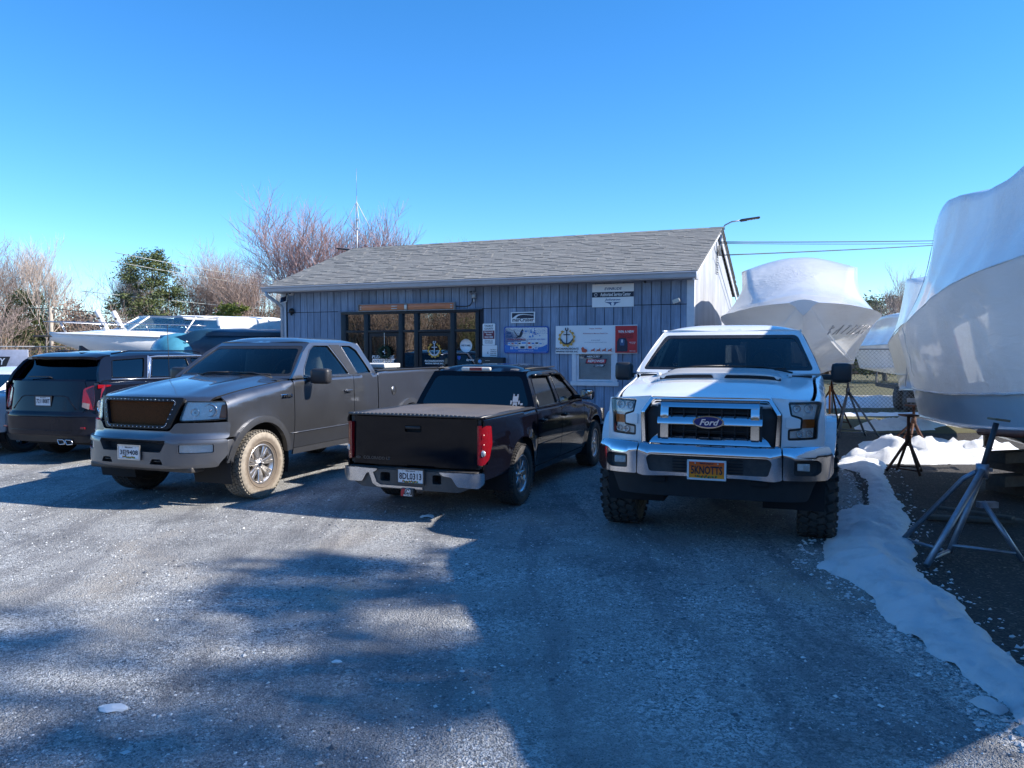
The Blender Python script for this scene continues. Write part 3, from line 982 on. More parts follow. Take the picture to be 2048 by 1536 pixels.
    for s in (-1, 1): m.tube([(.95, s * .55, .5), (.98, s * .52, .95)], .06, 10)
    m.build('suspension_strut', M('spring_steel', (.08, .08, .08), .5, .6), root)
    # vent visors / door pillar gleam, antenna
    m = MB(); m.tube([(1.42, .86, 1.33), (1.40, .86, 2.1)], .004, 5); m.sphere((1.42, .86, 1.345), .018); m.build('aerial', BLACK, root)
    return root

grey = build_grey()

# white checker-plate toolbox standing in the grey truck's bed
def build_toolbox():
    ex = Vector((math.cos(R(69.3)), math.sin(R(69.3)))); ey = Vector((-ex.y, ex.x))
    p = Vector((-4.25, 8.66)) + ex * 4.25
    root = empty('toolbox', (p.x, p.y, .96), R(69.3), 'white ribbed steel toolbox lying across the bed of the grey pickup', 'toolbox')
    w = M('toolbox_white', (.68, .67, .64), .45, .1, .08, 10, .2, 80)
    m = MB(); m.box((0, 0, .27), (.42, 1.74, .50), None, .01); b = m.build('box_body', w, root)
    for i in range(14):
        y = -.84 + i * .13
        r = MB(); r.box((-.213, y, .45), (.008, .05, .09)); r.build('rib', w, b)
    m = MB(); m.box((0, 0, .555), (.50, 1.82, .07), None, .015); m.build('lid', w, root)
build_toolbox()

# ---------------------------------------------------------------- white lifted pickup
def build_white():
    WP = paint('white_paint', (.80, .80, .79), 0, .22, .06, (.55, .53, .5))
    P = offs(None, (1.70, 6.81), 69.8, -.03)
    root = vframe('pickup_truck', P, 69.8, 'lifted white pickup with chrome grille, hood scoops and orange plate, facing the camera', 'pickup truck')
    c = Car(root, 1.0, [(.1, 1.28), (.3, 1.32), (.7, 1.385), (1.2, 1.45), (1.6, 1.505), (2.6, 1.52), (3.66, 1.53), (3.7, 1.55), (5.84, 1.57)], .60,
            [(.2, .11), (1.4, .12), (1.62, .05), (5.8, .035)], [(.2, .05), (.5, .015), (.9, 0), (5.0, 0), (5.8, .015)])
    c.frontbow = lambda u: .17 * u ** 4
    scoop = lambda x, y: .03 * max(0, 1 - (abs(y) / .66) ** 6) * min(1, max(0, (x - .35) / .4))
    S = dict(paint=WP, zb=.64, fx=.94, rx=4.62, arch=.54, wz=.52, L=5.89, w=1.0, front_x=.30, door_x=1.60, cab_x=3.66, tail_x=5.83, front_zb=.89, rear_zb=.74,
             flare=.10, flareout=.085, flaremat=WP, doors=[(1.60, 2.85), (2.85, 3.655)], bed_top=1.56, hood=(.10, 1.55), crown=.03, seats=(2.45, 3.15), sq=.10,
             hoodfx=[scoop],
             gh=dict(zb=1.52, zt=1.98, wb=.955, wt=.755, roof=2.055, fx0=1.46, fx1=2.18, bow=.13, rx0=3.68, rx1=3.52, rtop=.10,
                     side=[(1.60, 1.52), (1.72, 1.60), (2.05, 1.85), (2.25, 1.965), (2.32, 1.98), (3.38, 1.98), (3.50, 1.95), (3.665, 1.52)],
                     win=[([(1.92, 1.54), (2.00, 1.66), (2.26, 1.90), (2.36, 1.935), (2.74, 1.935), (2.78, 1.54)], GLASS),
                          ([(2.92, 1.54), (2.90, 1.935), (3.34, 1.935), (3.42, 1.85), (3.50, 1.54)], DGLASS)]))
    pickup_body(c, S)
    lean = lambda z: lerp([(.4, .06), (.62, .0), (.86, .0), (.885, .05), (1.2, .06), (1.34, .10)], z)
    F = lambda y, z: (lean(z) + .26 * (abs(y) / .97) ** 5, y, z)
    out = (-1, 0, 0)
    DK = M('grille_black', (.012, .012, .014), .5, 0, .1, 20)
    # grille frame
    fr = [(-.585, .885), (.585, .885), (.60, 1.20), (.51, 1.345), (-.51, 1.345), (-.60, 1.20)]
    fi = [(-.555, .90), (.555, .90), (.57, 1.195), (.495, 1.315), (-.495, 1.315), (-.57, 1.195)]
    g = panel('grille', CHROME, rnd(fr, .015), F, out, root, holes=[rnd(fi, .015)], d=.06, off=.03, depth=.05)
    panel('grille_recess', DK, rnd(fi, .015), F, out, g, d=.1, off=-.05, depth=0)
    CH2 = M('satin_chrome', (.66, .68, .71), .10, 1.0, .05, 5)
    for ol, of, nm in ((rnd([(-.42, 1.245), (.42, 1.245), (.43, 1.305), (-.43, 1.305)], .012), .035, 'grille_bar'),
                       (rnd([(-.45, 1.10), (.45, 1.10), (.45, 1.165), (-.45, 1.165)], .012), .045, 'grille_bar'),
                       (rnd([(-.53, .912), (.53, .912), (.50, .945), (.43, .995), (-.43, .995), (-.50, .945)], .01), .035, 'grille_bar')):
        z0_, z1_ = min(p[1] for p in ol), max(p[1] for p in ol)
        Fb = (lambda a, b_: lambda y, z: (F(y, z)[0] + .9 * (z - a) ** 2 / (b_ - a) , y, z))(z0_, z1_)
        panel(nm, CH2, ol, Fb, out, g, d=.022, off=of, depth=.06)
    for s in (-1, 1):
        panel('grille_post', CH2, rnd(rect(min(s * .355, s * .425), .98, max(s * .355, s * .425), 1.27), .008), F, out, g, d=.06, off=.025, depth=.05)
        panel('grille_inner_post', DK, rect(min(s * .43, s * .45), .98, max(s * .43, s * .45), 1.27), F, out, g, d=.06, off=.02, depth=.05)
    m = MB()
    for i in range(-3, 4):
        for z0, z1 in ((1.0, 1.095), (1.17, 1.24)):
            p = F(i * .11, z0); m.box((p[0] - .005, i * .11, (z0 + z1) / 2), (.03, .008, z1 - z0))
    for z in (1.045, 1.205): m.box((lean(z) + .02, 0, z), (.03, .72, .008))
    m.build('grille_slats', DK, g)
    # oval badge
    e = [(.135 * math.cos(a), 1.13 + .056 * math.sin(a)) for a in np.linspace(0, 2 * math.pi, 32, endpoint=False)]
    e2 = [(.122 * math.cos(a), 1.13 + .045 * math.sin(a)) for a in np.linspace(0, 2 * math.pi, 32, endpoint=False)]
    bd = panel('oval_badge', CHROME, e, F, out, root, d=.05, off=.068, depth=.03)
    panel('badge_field', M('badge_blue', (.012, .03, .16), .2, .2, .05), e2, F, out, bd, d=.08, off=.071, depth=.002)
    text('Ford', M('badge_silver', (.75, .77, .8), .25, .8), bd, (lean(1.13) - .076, 0, 1.128), (0, -1, 0), (0, 0, 1), .17, .055, .35)
    # fascia in paint
    for s in (1, -1):
        hl = [(.665, 1.31), (.90, 1.312), (.935, 1.30), (.905, 1.15), (.90, .995), (.665, .99), (.665, 1.075), (.765, 1.085), (.77, 1.17), (.685, 1.20)]
        fa = [(.605, .885), (.955, .885), (.965, 1.10), (.95, 1.315), (.52, 1.35), (.613, 1.205)]
        out_s = (-1, s * .3, 0)
        if s < 0: hl = mir(hl); fa = mir(fa)
        hl = rnd(hl, .012)
        panel('front_fascia', WP, fa, F, out_s, root, holes=[shrink(hl, -.006)], d=.05, off=.0, depth=.05)
        ins = rnd([(.775, 1.09), (.885, 1.09), (.89, 1.165), (.78, 1.165)], .01)
        e1 = [(.69, 1.215), (.89, 1.21), (.895, 1.295), (.68, 1.295)]; e3 = [(.68, 1.005), (.885, 1.005), (.885, 1.07), (.68, 1.06)]
        if s < 0: ins, e1, e3 = mir(ins), mir(e1), mir(e3)
        headlamp(root, hl, F, out_s, [(s * .735, 1.255, .035), (s * .83, 1.255, .04), (s * .76, 1.035, .030), (s * .84, 1.04, .028)],
                 [(ins, AMBER), ], depth=.06)
        panel('fascia_pad', WP, rnd([(s * .64, 1.09), (s * .755, 1.095), (s * .755, 1.165), (s * .64, 1.185)], .015) if s > 0 else rnd([(-.755, 1.095), (-.64, 1.09), (-.64, 1.185), (-.755, 1.165)], .015), F, out_s, root, d=.05, off=.012, depth=.02)
    # bumper
    cen = rnd([(-.605, .655), (-.55, .64), (-.30, .655), (.30, .655), (.55, .64), (.605, .655), (.60, .868), (-.60, .868)], .012)
    insert = rnd([(-.50, .685), (.50, .685), (.53, .80), (.50, .835), (-.50, .835), (-.53, .80)], .02)
    b = panel('front_bumper', CHROME, cen, F, out, root, holes=[insert], d=.05, off=.075, depth=.11)
    panel('bumper_insert', BLACK, insert, F, out, b, d=.08, off=.05, depth=.0)
    m = MB()
    for s in (-1, 1):
        for k in range(5): m.box((lean(.7) - .055, s * .24, .70 + k * .027), (.02, .12, .010))
    m.build('bumper_grille', SHADOWBLACK, b)
    for s in (1, -1):
        en = [(.612, .655), (.93, .645), (.975, .70), (.975, .85), (.955, .872), (.612, .872)]
        fo = [(.69, .70), (.84, .69), (.885, .72), (.885, .80), (.86, .825), (.69, .825)]
        if s < 0: en, fo = mir(en), mir(fo)
        en = rnd(en, .015); fo = rnd(fo, .02)
        eb = panel('bumper_end', CHROME, en, F, (-1, s * .4, 0), root, holes=[fo], d=.05, off=.075, depth=.11)
        panel('fog_recess', BLACK, shrink(fo, -.01), F, (-1, s * .4, 0), eb, d=.06, off=.02, depth=0)
        y0 = s * .79
        p = Vector(F(y0, .765)); m = MB(); m.box((p.x - .052, y0, .765), (.03, .10, .06), None, .006); fl = m.build('fog_lamp', REFLECTOR, root)
        m = MB(); m.box((p.x - .069, y0, .765), (.004, .104, .064)); m.build('fog_lens', CLEAR, fl)
    va = rnd([(-.84, .44), (.84, .44), (.90, .60), (.93, .65), (-.93, .65), (-.90, .60)], .03)
    panel('air_dam', M('valance_plastic', (.022, .022, .024), .6, 0, .2, 15, .2, 200), va, F, out, root, d=.07, off=-.02, depth=.06)
    m = MB()
    for s in (-1, 1): m.box((.04, s * .44, .61), (.10, .15, .06), None, .015)
    m.build('tow_hook', SHADOWBLACK, root)
    om, nt, N, L = new_mat('plate_orange')
    o_ = nd(nt, 'ShaderNodeOutputMaterial'); bs = nd(nt, 'ShaderNodeBsdfPrincipled'); L.new(bs.outputs[0], o_.inputs[0])
    tc = nd(nt, 'ShaderNodeTexCoord'); sp = nd(nt, 'ShaderNodeSeparateXYZ'); L.new(tc.outputs['Generated'], sp.inputs[0])
    L.new(ramp(nt, sp.outputs[2], [(.0, (.90, .33, .012)), (.45, (.88, .18, .01)), (1, (.75, .06, .006))]), bs.inputs['Base Color']); bs.inputs['Roughness'].default_value = .35
    plate(root, (-.105, 0, .722), (0, -1, 0), (0, 0, 1), '5KNOTTS', 'Maryland', om, M('plate_ink', (.01, .012, .03), .5), M('plate_frame_white', (.7, .7, .7), .3), .31, .158)
    # hood scoop with two slots
    zt0 = lambda x, y: c.hf(x, y)[2]
    sx0, sx1 = .92, 1.46
    top = lambda x, y: (x, y, zt0(x, y) + .062 * (1 - .55 * ((x - sx0) / (sx1 - sx0)) ** 1.5) * max(0, 1 - (abs(y) / .70) ** 8))
    m = panel('hood_scoop', WP, rnd([(sx0, -.60), (sx1, -.50), (sx1, .50), (sx0, .60)], .05), top, (0, 0, 1), root, d=.06, depth=.075)
    for s in (-1, 1):
        q = [(.05, .014), (.585, .014), (.575, .046), (.07, .046)]
        f = lambda y, h: (sx0 - .004 + .02 * (abs(y) / .6) ** 4, y, zt0(sx0, y) + h)
        panel('scoop_slot', SHADOWBLACK, rnd([(s * a, h) for a, h in q], .012), f, out, m, d=.06, off=.006, depth=.004)
        k = MB(); k.box((1.36, s * .66, zt0(1.36, .66) + .018), (.12, .035, .03), None, .01); k.build('hood_vent', WP, root)
    mirmat = M('mirror_black', (.03, .03, .033), .4)
    for s in (-1, 1):
        mirror(root, 1.98, .97, 1.52, s, mirmat, STEEL, .15, .20, .21, .10)
        handle(root, c, 2.70, 1.32, s, WP)
        # flare rivets
        m = MB()
        for cx in (.94, 4.62):
            for (px, pz) in arch_pts(cx, .52, .60, 12, 168, 8, .10):
                y = c.W(px, pz) + .088; m.sphere((px, s * y, pz), (.012, .008, .012), None, 8, 5)
        m.build('flare_bolts', BLACK, root)
        for x in (.94, 4.62):
            wheel(root, x, s * .92, .45, .455, .32, .255, 'mud', s, rimmat=M('dark_alloy', (.06, .06, .065), .3, .9))
    for s in (-1, 1):
        m = MB(); m.tube([(2.2 + .01, s * (c.Wc(1.975) + .0), 1.985), (3.4, s * (c.Wc(1.975)), 1.99)], .012, 6); m.build('roof_rail', WP, root)
    # inspection sticker and toll tag
    m = MB(); p = c.wsf(-.03, 1.93); m.box((p[0] + .05, -.03, 1.905), (.006, .10, .035)); m.build('toll_tag', WHITE, root)
    tg = lambda y, z: (5.85, y, z)
    panel('tailgate', WP, rect(-.80, .84, .80, 1.56), tg, (1, 0, 0), root, d=.15, depth=.05)
    m = MB()
    for s in (-1, 1): m.box((5.82, s * .91, 1.25), (.09, .17, .44), None, .03)
    m.build('tail_light', REDLENS, root)
    m = MB(); m.box((5.9, 0, .72), (.16, 1.9, .18), None, .04); m.build('rear_bumper', CHROME, root)
    return root
white = build_white()

# ---------------------------------------------------------------- black lowered crew-cab pickup
def build_black():
    BP = paint('black_paint', (.003, .003, .006), .0, .04, .008, (.10, .095, .09), 0, .26)
    L = 5.27
    ex = Vector((math.cos(R(248.8)), math.sin(R(248.8))))
    P = Vector((-1.087, 8.079)) - ex * L
    root = vframe('pickup_truck', P, 248.8, 'lowered black crew-cab pickup with grey-brown vinyl bed cover, seen from behind', 'pickup truck')
    c = Car(root, .855, [(.1, .84), (.4, .90), (.9, .97), (1.4, 1.02), (2.0, 1.045), (3.58, 1.055), (3.62, 1.06), (5.2, 1.07)], .33,
            [(.2, .14), (1.3, .10), (1.6, .045), (5.2, .035)], [(.15, .07), (.5, .02), (.9, 0), (4.6, 0), (5.1, .015), (5.2, .03)],
            bulge=[(.95, .36, .40, .015), (4.13, .36, .40, .02)])
    c.frontbow = lambda u: .22 * u ** 4
    S = dict(paint=BP, zb=.34, fx=.95, rx=4.13, arch=.405, wz=.365, L=L, w=.855, front_x=.34, door_x=1.52, cab_x=3.59, tail_x=5.15, front_zb=.60, rear_zb=.42,
             flare=0, flareout=0, flaremat=BP, doors=[(1.52, 2.62), (2.62, 3.585)], bed_top=1.065, hood=(.10, 1.42), crown=.045, seats=(2.35, 3.05), sq=.12,
             tail_notch=(.585, .985),
             gh=dict(zb=1.045, zt=1.495, wb=.815, wt=.625, roof=1.58, fx0=1.42, fx1=2.14, bow=.12, rx0=3.63, rx1=3.44, rtop=.055, trim=M('shiny_black', (.01, .01, .01), .05, .2),
                     side=[(1.52, 1.045), (1.66, 1.12), (2.0, 1.36), (2.18, 1.47), (2.25, 1.495), (3.32, 1.495), (3.43, 1.46), (3.60, 1.045)],
                     win=[([(1.80, 1.065), (1.88, 1.17), (2.15, 1.38), (2.27, 1.445), (2.56, 1.445), (2.58, 1.065)], GLASS),
                          ([(2.70, 1.065), (2.68, 1.445), (3.27, 1.445), (3.34, 1.40), (3.46, 1.065)], DGLASS)]))
    pickup_body(c, S)
    # window visors and handles
    for s in (-1, 1):
        for (xa, xb) in ((2.24, 2.60), (2.70, 3.30)):
            m = MB()
            f = lambda x, z: Vector((x, s * (c.Wc(z) + .006), z))
            m.tube([f(xa - .16, 1.36) + Vector((0, s * .012, 0)) if xa < 2.4 else f(xa - .02, 1.43) + Vector((0, s * .012, 0)), f(xa, 1.442) + Vector((0, s * .02, 0)), f((xa + xb) / 2, 1.45) + Vector((0, s * .025, 0)), f(xb, 1.442) + Vector((0, s * .012, 0))], .02, 6)
            m.build('window_visor', M('shiny_black', (.01, .01, .01), .05), root)
        m = MB(); m.tube([(2.2, s * .60, 1.535), (3.38, s * .60, 1.53)], .010, 6); m.build('roof_moulding', BLACK, root)
        handle(root, c, 2.47, .90, s, BP, .15); handle(root, c, 3.38, .90, s, BP, .15)
        mirror(root, 1.86, .80, 1.14, s, BP, glass_mat('mirror_glass', (.2, .25, .28), .6) if 'mirror_glass' not in bpy.data.materials else bpy.data.materials['mirror_glass'], .10, .20, .15, .08)
        m = MB(); m.tube([(x, s * (c.W(x, .62) + .003), .62) for x in np.linspace(1.5, 3.58, 10)], .006, 5); m.build('door_moulding', BP, root)
    # tailgate, lights
    G = lambda y, z: (5.17 - .035 * (abs(y) / .8) ** 6 - .02 * (z - .5), y, z)
    out = (1, 0, 0)
    ho = rnd(rect(-.10, .895, .10, .965), .02)
    tg = panel('tailgate', BP, rnd(rect(-.735, .535, .735, 1.05), .02), G, out, root, holes=[ho], d=.07, depth=.05)
    panel('handle_recess', SHADOWBLACK, shrink(ho, -.01), G, out, tg, d=.1, off=-.04, depth=0)
    m = MB(); m.box((5.165, 0, .945), (.02, .18, .03), None, .008); m.build('tailgate_handle', BLACK, tg)
    text('COLORADO LT', M('dim_badge', (.10, .10, .105), .3, .8), tg, (5.172, -.44, .600), (0, 1, 0), (0, 0, 1), .33, .034)
    b = MB(); b.box((5.168, -.67, .60), (.006, .06, .012)); b.box((5.168, -.67, .60), (.006, .024, .024)); b.build('maker_badge', M('dim_badge', (.1, .1, .1), .3, .8), tg)
    cov = lambda x, y: (x, y, 1.088 + .006 * math.sin(x * 9) * math.cos(y * 3) - .02 * (abs(y) / .8) ** 6)
    cv = panel('bed_cover', M('vinyl_cover', (.13, .112, .10), .55, 0, .12, 3, .4, 160, 0, .4, .5, (.2, .18, .16)), rnd([(3.64, -.775), (5.15, -.775), (5.15, .775), (3.64, .775)], .03), cov, (0, 0, 1), root, d=.08, depth=.02)
    m = MB(); m.tube([(3.64, -.785, 1.072), (5.16, -.785, 1.072), (5.17, -.74, 1.072), (5.17, .74, 1.072), (5.16, .785, 1.072), (3.64, .785, 1.072)], .013, 6)
    m.build('cover_rail', M('rail_black', (.06, .06, .062), .3, .5), cv)
    m = MB()
    for i in range(30): m.box((5.175, -.72 + i * 1.44 / 29, 1.083), (.012, .016, .012))
    m.build('cover_stitching', M('stitch_grey', (.25, .24, .23), .7), cv)
    for s in (-1, 1):
        TL = lambda y, z: (5.168 - .10 * (max(0, abs(y) - .72) / .13) ** 2.2, y, z)
        ol = [(.745, .585), (.80, .575), (.838, .64), (.858, .80), (.852, .985), (.745, .99)]
        if s < 0: ol = mir(ol)
        t = panel('tail_light', REDLENS, rnd(ol, .015), TL, (1, s * .5, 0), root, d=.025, off=.012, depth=.07)
        p = TL(s * .79, .70); m = MB(); m.lathe([(0, .012), (.018, .012), (.036, .004), (.038, -.01)], 20, Matrix.Translation((p[0] + .006, s * .788, .70)) @ rotmat('Y', 90)); m.build('reversing_lamp', M('clear_bulb', (.5, .5, .5), .1, .4), t)
        for zz in (.78, .88): 
            m = MB(); m.lathe([(.03, .0), (.028, .004)], 16, Matrix.Translation((TL(s * .79, zz)[0] + .008, s * .79, zz)) @ rotmat('Y', 90)); m.build('lamp_ring', M('lens_ring', (.25, .01, .01), .2), t)
    # bumper
    BU = lambda y, z: (5.27 - .10 * (abs(y) / .82) ** 4, y, z)
    bl = M('bumper_grey', (.07, .068, .066), .5, .1, .15, 20, .3, 200)
    body = rnd([(-.58, .30), (.58, .30), (.72, .36), (.72, .50), (-.72, .50), (-.72, .36)], .03)
    holesb = [rnd(rect(-.34, .375, -.22, .47), .02), rnd(rect(.28, .375, .38, .47), .02)]
    bb = panel('rear_bumper', bl, body, BU, out, root, holes=holesb, d=.06, off=0, depth=.12)
    m = MB(); m.box((5.15, 0, .39), (.03, 1.1, .13)); m.build('bumper_core', SHADOWBLACK, bb)
    for s in (-1, 1):
        ol = [(.53, .505), (.36, .505), (.40, .47), (.50, .455), (.56, .36), (.77, .345), (.825, .40), (.825, .505)]
        ol = ol if s > 0 else mir(ol)
        panel('bumper_corner', CHROME, rnd(ol, .02), BU, (1, s * .3, 0), bb, d=.05, off=.022, depth=.12)
        m = MB()
        for i in range(9): m.box((5.235, s * (.40 + i * .043), .512), (.05, .018, .008))
        m.build('step_ribs', BLACK, bb)
    st = [(-.44, .50), (-.38, .36), (-.33, .335), (.17, .335), (.17, .312), (-.37, .312), (-.43, .345), (-.49, .49)]
    panel('bumper_step', CHROME, st, BU, out, bb, d=.06, off=.012, depth=.03)
    m = MB(); m.box((5.19, 0, .508), (.12, 1.52, .012)); m.build('bumper_top', BLACK, bb)
    plate(root, (5.285, .035, .445), (0, 1, 0), (0, 0, 1), '8DL0313', 'Maryland', M('plate_white', (.72, .73, .74), .4), M('plate_ink', (.01, .012, .03), .5), BLACK)
    # hitch cover
    m = MB(); m.box((5.29, 0, .275), (.03, .15, .085), None, .006); h = m.build('hitch_cover', BLACK, root)
    m = MB(); m.box((5.22, 0, .28), (.14, .06, .06)); m.build('hitch_bar', BLACK, h)
    t = MB(); t.prism([(-.07, -.04), (-.045, -.04), (-.02, .04), (-.055, .04), (-.07, .01)], 0, .002, Matrix(((0, 0, 1, 5.3055), (1, 0, 0, 0), (0, 1, 0, .275), (0, 0, 0, 1)))); t.build('red_flash', M('flag_red', (.45, .02, .03), .5), h)
    text('M', WHITE, h, (5.3075, .012, .285), (0, 1, 0), (0, 0, 1), .045, .035, .25); text('MERCURY', WHITE, h, (5.3075, .01, .245), (0, 1, 0), (0, 0, 1), .10, .016)
    m = MB(); m.tube([(5.3065, .012 + .032 * math.cos(a), .285 + .032 * math.sin(a)) for a in np.linspace(0, 6.283, 24, endpoint=False)], .0025, 4, closed=True); m.build('emblem_ring', WHITE, h)
    # cab brake lamp
    p = c.rwf(0, 1.495)
    m = MB(); m.box((3.455, -.02, 1.525), (.05, .40, .048), None, .018); k = m.build('brake_lamp', M('lamp_cream', (.65, .62, .55), .2, 0, .1, 20), root)
    m = MB(); m.box((3.478, -.02, 1.525), (.012, .17, .04), None, .005); m.build('red_lens', REDLENS, k)
    # blocky window sticker
    q = lambda y, z: Vector(c.rwf(y, z)) + Vector((.010, 0, .004))
    s_ = MB()
    for (y, z, w_, h_) in ((.555, 1.16, .07, .07), (.555, 1.105, .055, .03), (.53, 1.205, .016, .03), (.58, 1.205, .016, .03), (.505, 1.12, .02, .045), (.605, 1.12, .02, .045), (.64, 1.10, .03, .025), (.535, 1.085, .016, .02), (.575, 1.085, .016, .02)):
        s_.prism(rect(y - w_ / 2, z - h_ / 2, y + w_ / 2, z + h_ / 2), 0, 0)
    s_.v = [tuple(q(v[0], v[1])) for v in s_.v]
    st_ = s_.build('window_sticker', WHITE, root)
    for s in (-1, 1):
        for x in (.95, 4.13):
            wheel(root, x, s * .745, .345, .345, .235, .215, 'oval', s, rimmat=STEEL)
    # simple front so the truck is whole
    F = lambda y, z: (.04 + .24 * (abs(y) / .83) ** 4, y, z)
    panel('front_bumper', BP, rnd([(-.80, .30), (.80, .30), (.82, .58), (-.82, .58)], .03), F, (-1, 0, 0), root, d=.1, off=.02, depth=.1)
    panel('grille', BLACK, rnd([(-.42, .60), (.42, .60), (.46, .84), (-.46, .84)], .03), F, (-1, 0, 0), root, d=.1, depth=.05)
    for s in (-1, 1):
        ol = [(.48, .60), (.82, .62), (.82, .83), (.50, .83)]
        headlamp(root, ol if s > 0 else mir(ol), F, (-1, s * .5, 0), [(s * .62, .72, .05)], depth=.06)
    return root
black = build_black()
def car_body(c, S):
    """unibody car: fenders, doors, quarter panels, glasshouse, roof, hood, floor"""
    root = c.root; pm = S['paint']; zb = S['zb']; fx, rx, wr, zc, L = S['fx'], S['rx'], S['arch'], S['wz'], S['L']
    T = lambda x: sm_lerp(c.top, x)
    a0 = math.degrees(math.asin(max(-1, min(1, (zb - zc) / wr))))
    g = S['gh']
    Wc = lambda z: g['wb'] + (g['wt'] - g['wb']) * max(0, (z - g['zb']) / (g['zt'] - g['zb'])) ** 1.2
    c.Wc = Wc
    for sg in (-1, 1):
        fz, rz = S['front_zb'], S['rear_zb']
        xd = S['doors'][0][0]; xe = S['doors'][-1][1]
        ft = [(x, T(x) - .004) for x in np.linspace(xd - .005, S['front_x'], 9)]
        c.sp('fender', pm, [(S['front_x'], fz)] + arch_pts(fx, zc, wr, 180 - math.degrees(math.asin((fz - zc) / wr)), a0, 14) + [(xd - .005, zb)] + ft, sg, d=.06)
        for (d0, d1) in S['doors']:
            lo = zb + .02
            if d1 > rx - wr:    # rear door cut by the arch
                pts = [(d0 + .005, lo)] + [p for p in arch_pts(rx, zc, wr + .045, 180 - a0, 95, 12) if p[0] < d1 - .01] + [(d1 - .005, T(d1) - .002), (d0 + .005, T(d0) - .002)]
            else: pts = [(d0 + .005, lo), (d1 - .005, lo), (d1 - .005, T(d1) - .002), (d0 + .005, T(d0) - .002)]
            c.sp('door', pm, pts, sg, d=.07)
        tr = [(x, T(x) - .003) for x in np.linspace(S['rear_x'], xe + .005, 7)]
        arr = [p for p in arch_pts(rx, zc, wr, 180 - a0, math.degrees(math.asin((rz - zc) / wr)), 16)]
        if xe > rx - wr:
            inner = [p for p in arch_pts(rx, zc, wr + .045, 180 - a0, 95, 12) if p[0] < xe + .0]
            arr = inner[::-1] + arr
            c.sp('quarter_panel', pm, [(xe + .005, T(xe) - .003)] + arr + [(S['rear_x'], rz)] + tr[:-1], sg, d=.06)
        else:
            c.sp('quarter_panel', pm, [(xe + .005, zb)] + arr + [(S['rear_x'], rz)] + tr, sg, d=.06)
        c.sp('rocker_panel', S.get('clad', pm), [(fx + wr, zb - .08), (rx - wr, zb - .08), (rx - wr, zb + .012), (fx + wr, zb + .012)], sg, d=.1, off=.006)
        if 'clad' in S:
            for cx in (fx, rx): panel('arch_cladding', S['clad'], ring(cx, zc, wr - .012, .045, a0 + 1, 179 - a0), c.side(sg), (0, sg, 0), root, d=.05, off=.008, depth=.03)
        for cx in (fx, rx): liner(root, cx, zc, wr + .03, sg * .45, sg * (c.W(cx, zc + wr) - .02))
        f = (lambda q: lambda x, z: (x, q * Wc(z), z))(sg)
        panel('cab_frame', pm, rnd(g['side'], .04), f, (0, sg, 0), root, holes=[rnd(o, .03) for o, _ in g['win']], d=.09, depth=.05)
        for o, mt in g['win']:
            wo_ = panel('side_window', mt, rnd(o, .03), f, (0, sg, 0), root, d=.15, off=-.010, depth=.006)
            tr_ = MB(); tr_.tube([Vector(f(p[0], p[1])) + Vector((0, sg * .003, 0)) for p in rnd(o, .03)], g.get('tw', .007), 5, closed=True); tr_.build('window_trim', g.get('trim', BLACK), wo_)
        for o, mt in g.get('pil', []): panel('door_pillar', mt, o, f, (0, sg, 0), root, d=.12, off=.006, depth=.012)
    zz, zt = g['zb'], g['zt']
    fo = [(-Wc(zz), zz), (Wc(zz), zz)] + [(Wc(z), z) for z in np.linspace(zz, zt, 6)[1:]] + [(-Wc(z), z) for z in np.linspace(zt, zz, 6)[:-1]]
    for nm, x0, x1, bow, out, fr_, mt, b0 in (('windscreen', g['fx0'], g['fx1'], g['bow'], (-1, 0, .5), 'windscreen_frame', GLASS, .04), ('rear_window', g['rx0'], g['rx1'], -g['bow'] * .8, (1, 0, .4), 'rear_frame', g.get('rearmat', DGLASS), g.get('rb', .05))):
        ff = (lambda x0, x1, bow: lambda y, z: (x0 + (x1 - x0) * (z - zz) / (zt - zz) + bow * (y / .85) ** 2, y, z))(x0, x1, bow)
        if nm == 'windscreen': wsf = ff
        else: rwf = ff
        i0, i1 = zz + b0, zt - .05
        q = .06 if nm == 'windscreen' else g.get('rq', .07)
        gi = rnd([(-Wc(i0) + q, i0), (Wc(i0) - q, i0), (Wc(i1) - q - .02, i1), (-Wc(i1) + q + .02, i1)], .07)
        panel(fr_, pm, fo, ff, out, root, holes=[gi], d=.09, depth=.04)
        panel(nm, mt, gi, ff, out, root, d=.12, off=-.004, depth=.006)
    c.wsf, c.rwf = wsf, rwf
    wt = Wc(zt); zr = g['roof']
    def rf(x, y):
        u = abs(y) / wt; e = (x - g['fx1']) / (g['rx1'] - g['fx1'])
        endf = max(0, 1 - e * 3.2) ** 2.2 + max(0, (e - .6) / .4) ** 2.2
        return (x, y, zt + (zr - zt) * (1 - u ** 5) * (1 - min(1, endf)))
    panel('roof', pm, [(wsf(y, zt)[0], y) for y in np.linspace(-wt, wt, 11)] + [(rwf(y, zt)[0], y) for y in np.linspace(wt, -wt, 9)], rf, (0, 0, 1), root, d=.08, depth=.03)
    hw = lambda x: c.W(x, T(x)) - .004
    def hoodlike(nm, x0, x1, crown, s):
        def hf(x, y): return (x, y, T(x) + crown * (1 - (abs(y) / max(.3, hw(x))) ** 2.5))
        if s < 0: fr = [(x0 + .22 * abs(u) ** 4, u * hw(x0 + .15)) for u in np.linspace(-1, 1, 13)]; rr = [(x1, u * hw(x1)) for u in np.linspace(1, -1, 9)]
        else: fr = [(x0, u * hw(x0)) for u in np.linspace(-1, 1, 9)]; rr = [(x1 - .16 * abs(u) ** 4, u * hw(x1 - .1)) for u in np.linspace(1, -1, 13)]
        panel(nm, pm, fr + rr, hf, (0, 0, 1), root, d=.07, depth=.03)
    hoodlike('hood', S['hood'][0], S['hood'][1], .05, -1)
